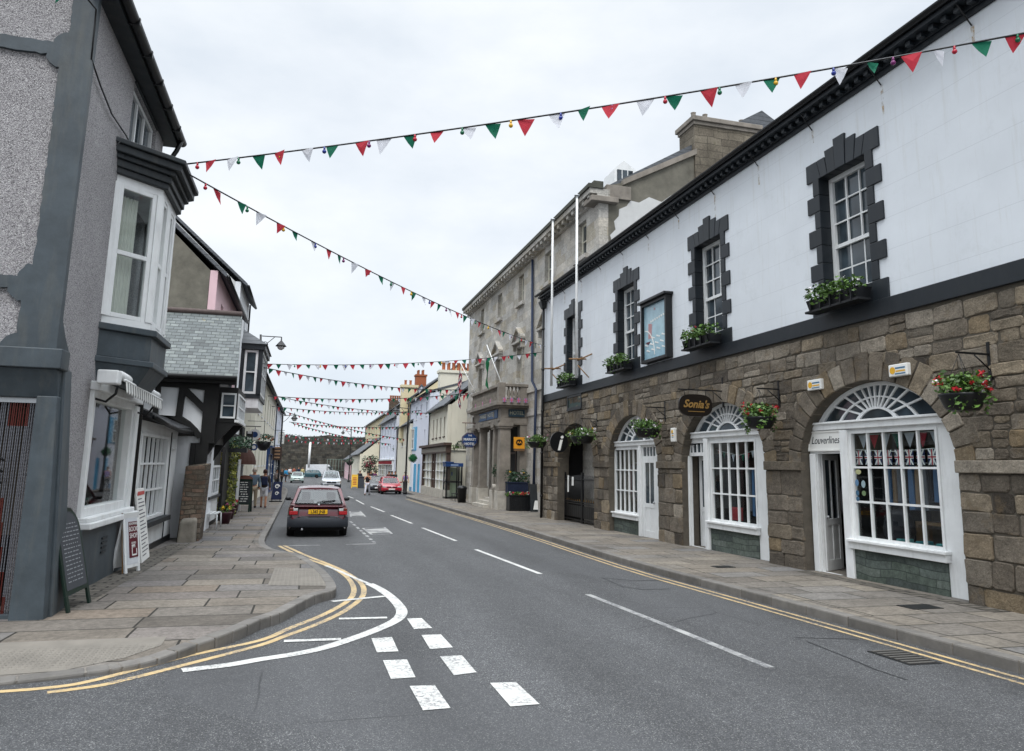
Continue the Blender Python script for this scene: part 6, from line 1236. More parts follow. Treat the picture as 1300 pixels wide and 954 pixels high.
# phone box
p = onG(576,628,.12); bxx, byy = 9.05, 49.6; z0 = G(byy)+.12; a_ = onY(565,585,byy).x; c_ = onY(588,585,byy).x
t = thing('telephone_box', 'dark-framed glass telephone box with a blue top standing on the pavement', 'telephone box', ((a_+c_)/2,byy,z0)); zt = onY(577,588.5,byy).z; w2 = 1.0; x0, x1 = a_+.1, c_-.02
q = B(); [q.box(x,x+.09,y,y+.09,z0,zt) for x in (x0,x1-.09) for y in (byy,byy+w2)]; q.box(x0,x1,byy,byy+w2+.09,z0,z0+.12); q.box(x0,x1,byy,byy+.08,z0+1.05,z0+1.15); q.box(x0,x0+.08,byy,byy+w2,z0+1.05,z0+1.15); q.box((x0+x1)/2+.15,(x0+x1)/2+.22,byy,byy+.07,z0,zt); obj('frame', q, M['black'], t)
q = B(); q.box(x0-.04,x1+.04,byy-.04,byy+w2+.13,zt-.22,zt+.02); q.box(x0-.1,x0+.5,byy-.08,byy+w2,zt+.02,zt+.1); obj('top', q, M['navyb'], t, bevel=.02); q = B(); q.quad((x0,byy+.04,z0),(x1,byy+.04,z0),(x1,byy+.04,zt),(x0,byy+.04,zt)); q.quad((x0+.04,byy,z0),(x0+.04,byy+w2,z0),(x0+.04,byy+w2,zt),(x0+.04,byy,zt)); obj('pane', q, M['glass'], t)
q = B(); q.box(x0+.2,x1-.25,byy+.9,byy+.93,z0+.15,z0+1.0); q.box(x0+.2,x1-.25,byy+.9,byy+.93,z0+1.2,zt-.3); obj('back_panel', q, flat('pale_green_panel','b8c4a8'), t); q = B(); q.box(x0+.5,x1-.5,byy+.87,byy+.9,z0+1.5,z0+1.75); obj('poster', q, flat('poster_blue','7f90b8'), t)
q = B(); zc = zt-.12; q.box(x0+.3,x1-.3,byy-.045,byy-.04,zt-.16,zt-.06); obj('sign_strip', q, flat('strip_pale','7f93b5'), t)
# low garden wall with shrubs
a_, c_ = onY(575,572,51.2), onY(600,570,51.2); q = B(); q.box(9.3,15,51.0,51.3,G(51)-.3,a_.z); q.box(9.2,15,50.9,51.4,a_.z,a_.z+.12); tag(obj('yard_wall', q, M['cream']), 'cream yard wall between the telephone box and the hotel', 'wall')
leafy('wall_shrub', 'round green shrub growing over the cream yard wall', 'shrub', [((onY(586,566,51.2).x,51.2,a_.z+.3),(.45,.3,.4))], 'leafd', 260, .12); leafy('wall_creeper', 'straggling creeper along the top of the cream yard wall', 'creeper', [((onY(574,570,51.1).x,51.1,a_.z+.15),(.6,.3,.2))], 'leaf', 200, .12)
# bistro chairs and bin outside the hotel
def cafe_chair(x, y, lab):
    z0 = G(y)+.12; t = thing('cafe_chair', lab, 'chair', (x,y,z0), 0, 'dark cafe chairs by the porch'); q = B(); q.box(x-.2,x+.2,y-.2,y+.2,z0+.43,z0+.46); obj('seat', q, M['iron'], t)
    for a, c in ((-.18,-.18),(.18,-.18),(-.18,.18),(.18,.18)): q = B(); q.tube([(x+a,y+c,z0+.43),(x+a*1.15,y+c*1.15,z0)], .014, 5); obj('leg', q, M['iron'], t)
    q = B(); q.tube([(x+.2,y-.18,z0+.45),(x+.24,y-.16,z0+.9),(x+.24,y+.16,z0+.9),(x+.2,y+.18,z0+.45)], .014, 5); [q.box(x+.2,x+.215,y-.15,y+.15,z0+.6+.1*k,z0+.65+.1*k) for k in range(3)]; obj('backrest', q, M['iron'], t)
cafe_chair(8.95,45.0,'dark metal cafe chair left of the hotel porch, nearer one'); cafe_chair(9.0,46.3,'dark metal cafe chair left of the hotel porch, farther one')
t = thing('litter_bin', 'black litter bin on the pavement beside the hotel porch', 'bin', (8.75,43.4,G(43)+.12)); q = B(); z0 = G(43.4)+.12; q.lathe([(.24,0),(.27,.75),(.3,.78),(.3,.84),(.2,.95),(.05,.98)], (8.85,43.4,z0), 14); obj('body', q, M['iron'], t)
# other houses
y0 = Yp(545,X3,540)+.1; y1 = Yp(520.5,X3,540); e_ = onX(521,513,X3).z
t4, f4, g4 = house('white_blue_house', 'tall white house with a bright blue framed window and blue door', 'house', X3, 1, y0, y1, e_, e_+1.2, ['lav'], [(y0+1.6,e_-1.2,.7,1.1),(y0+4.6,e_-1.2,.7,1.1),(y0+7.6,e_-1.2,.7,1.1),(y0+2.2,e_-3.6,.6,1.4)], depth=8)
u0, u1 = Yp(529,X3,560), Yp(519.5,X3,560); zb, zt = onX(524,571,X3).z, onX(524,545,X3).z; f4.window(t4, u0+1.3, u1-1.3, zb, zt, .08, 2, 2, .1, .1, fm=M['white'], gm=M['gs'], name='big_window'); q = B(); f4.ring(q, u0, u1, zb-.1, zt+.1, 0, .05, 1.3, wb=.1); f4.box(q,u0+1.3,u1-1.3,zt,zt+.1,.05,.06); obj('blue_surround', q, M['blue'], t4)
for px, w, col_ in ((527,.5,'blue'),(532,.35,'blue')): c = Yp(px,X3,600); q = B(); f4.box(q, c-w, c+w, g4, g4+2.4, 0, .08); obj('door_trim', q, M[col_], t4)
c = Yp(522.5,X3,600); q = B(); f4.box(q, c-1.2, c+1.2, g4-.1, g4+3.0, 0, .1); obj('tall_board', q, flat('board_white','dfe3ea'), t4); q = B(); f4.box(q, c-1.2, c+1.2, g4-.1, g4+.35, .1, .13); obj('kick_strip', q, flat('strip_blue','6f93b5'), t4)
p = onX(528.5,582,9.0); q = B(); q.leaves((8.7,p.y,p.z), (.36,.36,.36), 500, .1, 1); q.ball((8.7,p.y,p.z), .28, 10, 8); tag(obj('topiary_ball', q, flat('deep_green_ball','0f5a30',.8), recalc=False), 'dark green ball hanging above the blue door', 'topiary')
for k, px in enumerate((530.5,534)):
    p = onG(px,623.5,.12); z0 = G(p.y)+.12; t = thing('teal_planter', ['left of two teal planters outside the blue-doored house','right of two teal planters outside the blue-doored house'][k], 'planter', (p.x,p.y,z0)); q = B(); q.hexa([(p.x-.16,p.y-.16,z0),(p.x+.16,p.y-.16,z0),(p.x+.16,p.y+.16,z0),(p.x-.16,p.y+.16,z0),(p.x-.2,p.y-.2,z0+.7),(p.x+.2,p.y-.2,z0+.7),(p.x+.2,p.y+.2,z0+.7),(p.x-.2,p.y+.2,z0+.7)]); obj('tub', q, flat('teal_tub','4aa090'), t); q = B(); q.leaves((p.x,p.y,z0+.95), (.25,.25,.35), 160, .12, k); obj('foliage', q, M['leafd'], t, recalc=False)
yA = Yp(519.5,9.0,560); yB = Yp(505,9.0,560); e_ = onX(512,541,9.0).z; house('low_cream_house', 'low cream house with a dark slate roof beyond the tall street lamp', 'house', 9.0, 1, yA, yB, e_, e_+2.4, ['cream'], [(yA+2,e_-1.4,.9,1.2),(yA+5,e_-1.4,.9,1.2)], depth=6)
yC = Yp(483,8.8,560); e_ = onX(497,531,8.8).z; house('white_gabled_house', 'white gabled house with a grey slate roof on the right of the street', 'house', 8.8, 1, yB+.2, yC, e_, e_+3.2, ['lav'], [(yB+2+3.2*i, e_-1.3-2.4*j, .8, 1.3) for i in range(int((yC-yB-1)/3.2)) for j in range(2)], depth=5, chim=[(yB+1.2,1.2,1.3,0,4,'pot')], shop=(yB+1,yC-1,2.3,'white','fr'))
yD = Yp(464.5,9.6,543); e_ = onX(480,532,9.6).z; house('yellow_terrace', 'tall yellow rendered terrace with a long sloping roof line and broad chimneys', 'house', 9.6, 1, 72, yD, e_, e_+3.4, ['yellowr'], [(76+4.4*i, e_-1.5-2.7*j, .9, 1.4) for i in range(int((yD-78)/4.4)) for j in range(2)], depth=9, chim=[(112,1.4,1.0,0,4,'cream')])
ba, bb_ = onY(495,508,92), onY(509,508,92); q = B(); q.box(ba.x,bb_.x,92,93,4,ba.z); bc_ = tag(obj('brick_chimney', q, M['butt']), 'dark brick chimney stack with red pots at the left end of the yellow terrace roof', 'chimney')
for k in range(5): q = B(); q.lathe([(.15,0),(.12,.1),(.12,.5),(.16,.6)], (ba.x+.15+k*.28,92.5,ba.z), 8); obj('chimney_pot', q, M['pot'], bc_)
ca, cb = onY(510.5,489,74), onY(530,489,74); q = B(); q.box(ca.x,cb.x,74,75,4,ca.z-.2); q.box(ca.x-.1,cb.x+.1,73.9,75.1,ca.z-.2,ca.z+.05); yc = tag(obj('chimney_stack', q, M['yellowr']), 'broad plain yellow chimney stack above the roofs in the middle of the right side', 'chimney')
for k in (.4,.9): q = B(); q.lathe([(.15,0),(.12,.1),(.12,.4),(.16,.5)], (ca.x+k,74.5,ca.z+.05), 8); obj('chimney_pot', q, M['pot'], yc)
house('low_end_house', 'low pale house with a slate roof before the castle wall on the right', 'house', 6.9, 1, 104, 122, 3.2, 6.4, ['cream'], [(108+4*i, 1.6, 1, 1.1) for i in range(3)], depth=8); house('low_end_house', 'lowest cream house at the far right end of the street', 'house', 6.6, 1, 122.4, 140, 2.6, 5.6, ['pink'], [(127+4*i, 1.2, 1, 1.1) for i in range(3)], depth=8)
# castle wall
q = B(); n = 60; r_ = random.Random(12); top = []
for i in range(n+1): top.append((-30+70*i/n, 150, 6.9+.35*math.sin(i*.7)*r_.random()+.25*r_.random()+(1.0 if i > 34 and i < 40 else 0)*0))
q.prism([V((-30,150,-2))]+[V(p) for p in top]+[V((40,150,-2))], (0,3,0)); q.box(-30,40,149.4,150.0,-2,2.3)
cw = obj('castle_wall', q, M['castle']); tag(cw, 'long dark ruined castle curtain wall closing the end of the street', 'castle wall')
q = B(); [q.leaves((-28+68*i/40+r_.uniform(-.5,.5),151,6.85+r_.uniform(-.1,.2)), (1.3,.8,.3), 40, .3, i) for i in range(41)]; obj('ivy_along_top', q, M['leafd'], cw, recalc=False)

# ================================================================ street lamps and signs
def lamp_post(x, y, H_, side, label, arm=.8):
    z0 = G(y)+.12; t = thing('street_lamp', label, 'street lamp', (x,y,z0), 0, 'black street lamps along the street'); q = B(); q.lathe([(.16,0),(.16,.15),(.12,.2),(.11,1.0),(.075,1.1),(.06,H_-.3),(.05,H_)], (x,y,z0), 12); obj('post', q, M['iron'], t)
    q = B(); zt = z0+H_; q.tube([(x,y,zt-.15),(x+side*arm,y,zt-.05)], .03, 6); q.tube([(x,y,zt-.7),(x+side*.3,y,zt-.45),(x+side*.55,y,zt-.12)], .02, 6); q.lathe([(.05,0),(.05,.2),(.015,.32)], (x,y,zt), 8); obj('arm', q, M['iron'], t)
    q = B(); lx = x+side*arm; q.lathe([(.03,.12),(.04,-.05),(.1,-.15),(.26,-.32),(.28,-.36)], (lx,y,zt), 14); obj('shade', q, M['iron'], t); q = B(); q.lathe([(.2,-.36),(.18,-.48),(.08,-.55)], (lx,y,zt), 12); obj('globe', q, M['lampw'], t)
    return t
p = onY(514.5,585,58.5); lamp_post(7.45,58.5,6.75,-1,'tall black street lamp on the right pavement before the white house with blue window',1.0)
p = onY(355,585,62); lamp_post(p.x+.0,62,6.1,1,'black street lamp on the left pavement in front of the cream terrace',.9)
p = onY(444,585,104); lamp_post(p.x,104,6.9,-1,'far black street lamp on the right before the castle wall',1.1)
# wall lamp on the public house
t = thing('wall_lamp', 'black wrought iron lantern on a scrolled bracket over the left pavement', 'wall lamp', (-2,31,7)); a_ = onY(331,448,31.2); tp = onY(331,425,31.2); lx = onY(357,436,31.2); q = B(); q.tube([a_, tp], .045, 6); q.tube([V((a_.x,31.2,lx.z+.25)), V((lx.x,31.2,lx.z+.25))], .02, 6)
pts = [V((a_.x+.15+.13*k/12*math.cos(k*.7), 31.2, lx.z-.1+.13*k/12*math.sin(k*.7))) for k in range(13)]; q.tube(pts, .015, 5); q.tube([V((a_.x,31.2,lx.z-.25)), V((a_.x+.5,31.2,lx.z+.24))], .015, 5); obj('bracket', q, M['iron'], t)
q = B(); q.lathe([(.02,.25),(.03,.1),(.08,.05),(.2,-.1),(.22,-.13)], lx, 14); obj('shade', q, M['iron'], t); q = B(); q.lathe([(.15,-.13),(.13,-.22),(.05,-.28)], lx, 12); obj('globe', q, M['lampw'], t)
# hanging signs on left
def hang_sign(px, py, Y, w, h, mats, lab, txt=None, shape='round', bar=True):
    p = onY(px, py, Y); t = thing('hanging_sign', lab, 'sign', p); f = F((0,Y,0),(1,0,0),(0,-1,0)); q = B()
    if shape == 'round': f.prism(q, [(p.x+w*math.cos(k*PI/10), p.z+h*math.sin(k*PI/10)) for k in range(20)], -.03, .03)
    else: f.box(q, p.x-w, p.x+w, p.z-h, p.z+h, -.03, .03)
    obj('board', q, mats[0], t)
    q = B(); 
    if shape == 'round': f.prism(q, [(p.x+w*.55*math.cos(k*PI/6), p.z+h*.55*math.sin(k*PI/6)) for k in range(12)], .03, .036)
    else: [f.box(q, p.x-w*.6, p.x+w*.6, p.z-h*.7+h*.5*k, p.z-h*.5+h*.5*k, .03, .036) for k in range(4)]
    obj('emblem', q, mats[1], t)
    if bar: q = B(); q.tube([(XA,Y,p.z+h+.12),(p.x+w,Y,p.z+h+.12)], .02, 5); q.tube([(p.x,Y,p.z+h+.12),(p.x,Y,p.z+h-.02)], .012, 5); obj('bracket', q, M['iron'], t)
    return t
hang_sign(323.5,552,35,.24,.24,[M['signwhite'],M['navyb']],'round white hanging sign with a blue emblem beyond the public house bay')
hang_sign(322.5,568,35,.15,.15,[M['navyb'],M['signwhite']],'small round dark hanging sign under the round white one',bar=False)
hang_sign(316,563,33.5,.14,.5,[M['signblack'],M['signwhite']],'narrow upright black sign with white letters beside the domed canopy',shape='box',bar=False)
hang_sign(352,576,60,.34,.5,[M['brown'],flat('sign_tan','b08a6a')],'brown square hanging sign with tan frame farther along the left side',shape='box')
hang_sign(357,556,66,.25,.5,[M['signwhite'],flat('pale_grey','b9bfc6')],'pale upright sign hanging beyond the brown one',shape='box')
p = onY(334.5,561,37); t = thing('hanging_basket', 'hanging basket with orange flowers under a bracket on the cream terrace', 'hanging basket', p); q = B(); q.lathe([(.12,-.42),(.3,-.25),(.36,0),(.3,0)], p, 12); obj('bowl', q, M['black'], t); q = B(); q.leaves(p+V((0,0,.12)), (.5,.5,.25), 300, .1, 4); obj('foliage', q, M['leafd'], t, recalc=False); q = B(); [q.leaves(p+V((.4*math.cos(k),-.3+.2*math.sin(k*2),.15+.1*math.sin(k*3))), (.05,.05,.05), 8, .09, k) for k in range(8)]; obj('flowers', q, M['pot'], t, recalc=False); q = B(); q.tube([(XA,37,p.z+.95),(p.x,37,p.z+.95),(p.x,37,p.z)], .015, 5); obj('bracket', q, M['iron'], t)
for px, py, Y, lab in ((500,575,63,None),(506,573,80,'dark hanging basket on the low cream house at the right'),(444,587,106,'dark hanging basket on the low end house')):
    if lab is None: continue
    p = onY(px,py,Y); t = thing('hanging_basket', lab, 'hanging basket', p); q = B(); q.lathe([(.15,-.45),(.4,-.25),(.48,0),(.4,0)], p, 10); obj('bowl', q, M['black'], t); q = B(); q.leaves(p+V((0,0,.15)), (.65,.6,.35), 240, .16, 4); obj('foliage', q, M['leafd'], t, recalc=False)
leafy('flower_display', 'large display of red and green hanging plants outside the shops at the far right', 'plants', [((onY(a,b,88).x,88,onY(a,b,88).z),(r,r,r*.9)) for a, b, r in ((467,586,.7),(471,591,.8),(474,584,.6),(465,594,.6),(473,597,.6))], 'leafd', 170, .2)
q = B(); r_ = random.Random(5); [q.leaves((onY(a,b,87).x,87,onY(a,b,87).z), (.25,.2,.2), 12, .2, a) for a, b in ((465,588),(468,590),(471,586),(474,591),(469,583),(466,592),(473,588))]; tag(obj('red_flowers', q, flat('deep_rose','8a3a48'), recalc=False), 'mass of deep rose flowers hanging before the far right shops', 'flowers')
# tall pale mast at the wall
p = onY(392,590,140); q = B(); q.tube([(p.x,140,1),(onY(394,561,140).x,140,onY(394,561,140).z)], .2, 8); t_ = tag(obj('white_pole', q, M['white']), 'white pole standing in front of the castle wall', 'pole')
# fence by the wall at right
q = B(); 
for k in range(14): q.tube([(3.5+k*.5,138,-.7),(3.5+k*.5,138,2.6)], .05, 5)
q.box(3.5,10.2,137.96,138.04,2.5,2.6); q.box(3.5,10.2,137.96,138.04,.6,.7); tag(obj('green_fence', q, flat('fence_green_grey','5c6a62')), 'grey-green railing fence in front of the castle wall at the end of the street', 'fence')

# ================================================================ boards standing on the pavement
def frame_from(p1, p2, top, lean): # panel between two ground points
    return None
def a_board(name, lab, P1, P2, h, lean, mf, mp, arched=False, lines=(), tmat=None, z=.12, panelmats=None, legs=.22, th=.03, cat='sign board'):
    """folding board: front leaf from ground points P1 to P2 (x,y), leaning back by lean metres, and the same leaf behind"""
    P1, P2 = V((*P1,0)), V((*P2,0)); c = (P1+P2)/2; g0 = G(c.y)+z; u = (P2-P1); w = u.length; u.normalize(); n = V((u.y,-u.x,0)); t = thing(name, lab, cat, (c.x,c.y,g0))
    O = V((P1.x,P1.y,g0))
    res = []
    for s in (0, 1):
        base = O if s == 0 else O-n*(lean*2); upv = (V((0,0,h))+(-n*lean if s == 0 else n*lean)); uh = upv.normalized(); nn = u.cross(uh).normalized(); nn = nn if nn.dot(n if s == 0 else -n) > 0 else -nn; L_ = upv.length
        def P(a, b_, d=0, base=base, uh=uh, nn=nn): return base+u*a+uh*b_+nn*d
        def outline(m, hb):
            if arched:
                r = (w-2*m)/2; return [(m,hb),(w-m,hb)]+[(w/2+r*math.cos(PI*k/12), L_-m-r*.8+r*.8*math.sin(PI*k/12)) for k in range(13)]
            return [(m,hb),(w-m,hb),(w-m,L_-m),(m,L_-m)]
        q = B(); out = outline(0, legs); q.prism([P(a, b_, -th) for a, b_ in out], nn*th); q.prism([P(0,0,-th),P(.07,0,-th),P(.07,legs,-th),P(0,legs,-th)], nn*th); q.prism([P(w-.07,0,-th),P(w,0,-th),P(w,legs,-th),P(w-.07,legs,-th)], nn*th); lf = obj('leaf_frame', q, mf, t, bevel=.004)
        q = B(); q.prism([P(a, b_, .0) for a, b_ in outline(.055, legs+.055)], nn*.004); pn = obj('panel', q, mp, lf)
        if s == 0: res = (P, u, uh, nn, w, L_, pn)
    P, u, uh, nn, w, L_, pn = res; rd = u if u.cross(uh).dot(nn) > 0 else -u
    for (tx, fy, sz, m_) in lines: text(tx, sz, m_, pn, P(w/2, L_*fy, .006), rd, uh, .001)
    return t, P, w, L_, pn
A_, B_ = onG(87,779,.12), onG(116,765,.12)
tt, P, w, L_, pn = a_board('chalkboard', 'tall dark green arched chalkboard on the pavement at the grey corner house', (A_.x,A_.y), (B_.x+.0,B_.y), 1.22, .3, M['green'], flat('chalk_panel','3d4045',.8), True, legs=.2)
q = B(); r_ = random.Random(2)
for k in range(15):
    x = .12
    while x < w-.16: l = r_.uniform(.03,.1); q.prism([P(x,.34+.05*k,.006),P(x+l,.34+.05*k,.006),P(x+l,.352+.05*k,.006),P(x,.352+.05*k,.006)], (0,0,.001)); x += l+r_.uniform(.015,.04)
obj('chalk_marks', q, flat('faint_chalk','85888c'), pn)
A_, B_ = onG(159,729,.12), onG(178,724.5,.12)
tt, P, w, L_, pn = a_board('book_shop_board', 'white sandwich board with a maroon BOOK SHOP poster leaning at the shop wall', (A_.x,A_.y), (B_.x,B_.y), .98, .14, M['white'], flat('board_pale','c9ccd0'), legs=.08)
nn_ = (P(0,0,1)-P(0,0,0)); u_ = (P(1,0,0)-P(0,0,0)); uh_ = (P(0,1,0)-P(0,0,0)); rd = u_ if u_.cross(uh_).dot(nn_) > 0 else -u_
q = B(); q.prism([P(.1*w/.5+.04,.24,.006),P(w-.06,.24,.006),P(w-.06,L_-.16,.006),P(.1*w/.5+.04,L_-.16,.006)], nn_*.004); ps = obj('poster', q, flat('maroon_poster','5a1a26',.5), pn); cx_ = (.1*w/.5+.04+w-.06)/2
for tx, fy, sz in (('BEAUMARIS',.80,.062),('BOOK',.71,.115),('SHOP',.60,.115),('BOOKS',.48,.05),('MAPS',.42,.05)): text(tx, sz, M['signwhite'], ps, P(cx_, L_*fy, .012), rd, uh_, .001, sx=.8 if sz > .1 else .8)
q = B(); 
for a, b_, c, d in ((.2,.27,.22,.45),(.2,.27,w-.1,.295),(w-.12,.27,w-.1,.38),(.2,.43,.3,.45)): q.prism([P(a,b_,.012),P(c,b_,.012),P(c,d,.012),P(a,d,.012)], nn_*.001)
obj('white_bracket', q, M['signwhite'], ps); q = B(); q.prism([P(.0,0,-.06),P(.02,0,-.06),P(.02,L_,-.03),P(0,L_,-.03)], nn_*.02); obj('wooden_edge', q, M['wood'], tt)
# tall price list leaning behind
A_, B_ = onG(176,717,.12), onG(185,710,.12); t = thing('book_list', 'tall white list of book titles standing behind the BOOK SHOP board', 'sign board', (A_.x,A_.y,G(A_.y)+.12)); A_, B_ = V((A_.x,A_.y+.1,G(A_.y)+.13)), V((B_.x-.02,B_.y+.3,G(B_.y)+.13)); uu = (B_-A_); nn_ = V((uu.y,-uu.x,0)).normalized(); bk_ = -nn_*.22; H_ = 1.32; q = B(); q.prism([A_, B_, B_+bk_+V((0,0,H_)), A_+bk_+V((0,0,H_))], nn_*.03); obj('board', q, M['signwhite'], t)
q = B(); 
for k in range(16): 
    z_ = .1+k*.068; a = A_+uu*.15+bk_*z_/H_+V((0,0,z_))+nn_*.032; c = A_+uu*(.85 if k % 3 else .6)+bk_*z_/H_+V((0,0,z_))+nn_*.032; q.prism([a,c,c+V((0,0,.02)),a+V((0,0,.02))], nn_*.002)
obj('printed_lines', q, flat('print_grey','5c5c66'), t); q = B(); a = A_+uu*.1+bk_*.9+V((0,0,1.2))+nn_*.035; c = A_+uu*.9+bk_*.9+V((0,0,1.2))+nn_*.035; q.prism([a,c,c+V((0,0,.07)),a+V((0,0,.07))], nn_*.002); obj('red_heading', q, flat('heading_red','c2504a'), t)
# menu board farther along
A_, B_ = onG(294,651,.12), onG(316,651,.12)
tt, P, w, L_, pn = a_board('menu_chalkboard', 'black menu chalkboard with white writing and a brown curved top on the left pavement', (A_.x,A_.y+.4), (B_.x,A_.y+.3), 1.32, .2, M['green'], M['chalk'], False, legs=.3)
q = B(); r_ = random.Random(5)
for k in range(9):
    x = .16+r_.uniform(0,.1)
    while x < w-.2: l = r_.uniform(.04,.14); q.prism([P(x,.42+.095*k,.006),P(x+l,.42+.095*k,.006),P(x+l,.45+.095*k,.006),P(x,.45+.095*k,.006)], (0,-.001,0)); x += l+.03
obj('chalk_writing', q, M['ltext'], pn); q = B(); q.prism([P(0,L_,-.03)]+[P(w/2-w/2*math.cos(PI*k/10), L_+.16*math.sin(PI*k/10), -.03) for k in range(11)]+[P(w,L_,-.03)], (0,.03,0)); obj('curved_top', q, flat('top_brown','6b4438'), tt)
# blue feather board with white swirls
BY = 43.0; p = onY(350,636,BY); g0 = G(BY)+.12; t = thing('pavement_sign', 'dark blue curved pavement sign with two white swirl emblems near the kerb', 'sign board', (p.x,BY,g0)); q = B(); f = F((0,BY,0),(1,0,0),(0,-1,0)); x = p.x; n = 10; pts = [(x-.26+.03*k/10*3, g0+.12+.95*k/10) for k in range(11)]+[(x+.30-.02*math.sin(k/10*PI), g0+1.07-.95*k/10) for k in range(11)]; f.prism(q, pts, -.02, .02); obj('panel', q, flat('sign_navy','1a2547'), t)
q = B(); 
for cz, r_0 in ((.82,.15),(.45,.12)):
    for k in range(16): a, c = k*.5, (k+1)*.5; r0_, r1_ = r_0*(1-k/26), r_0*(1-(k+1)/26); q.prism([f.P(x+.03+r0_*math.cos(a), g0+cz+r0_*math.sin(a), .022), f.P(x+.03+r1_*math.cos(c), g0+cz+r1_*math.sin(c), .022), f.P(x+.03+r1_*.6*math.cos(c), g0+cz+r1_*.6*math.sin(c), .022), f.P(x+.03+r0_*.6*math.cos(a), g0+cz+r0_*.6*math.sin(a), .022)], (0,-.003,0))
obj('swirl_emblems', q, M['signwhite'], t); q = B(); q.box(x-.34,x+.34,BY-.15,BY+.25,g0,g0+.06); q.box(x-.22,x-.18,BY-.02,BY+.02,g0,g0+.2); q.box(x+.2,x+.24,BY-.02,BY+.02,g0,g0+.2); obj('base', q, M['iron'], t)
# yellow board and bin in the distance
p = onG(452,618,.12); yy = 78; a_ = onY(447,600,yy); c_ = onY(455,600,yy); tt, P, w, L_, pn = a_board('yellow_board', 'bright yellow sandwich board on the far right pavement', (a_.x,yy), (c_.x,yy), 1.35, .25, flat('board_yellow','e3b53c'), flat('board_yellow','e3b53c'), False, legs=.12)
q = B(); [q.prism([P(w*.2,.35+.16*k,.007),P(w*.8,.35+.16*k,.007),P(w*.8,.43+.16*k,.007),P(w*.2,.43+.16*k,.007)], (0,-.002,0)) for k in range(5)]; obj('printed_lines', q, flat('print_red','a8422c'), pn)
q = B(); p = onY(459,600,76.5); q.box(p.x-.3,p.x+.3,76.3,76.8,-.55,.55); q.box(p.x-.34,p.x+.34,76.25,76.85,.55,.62); tag(obj('grey_bin', q, flat('bin_grey','3d4148'), bevel=.03), 'dark grey square bin beside the yellow board', 'bin')
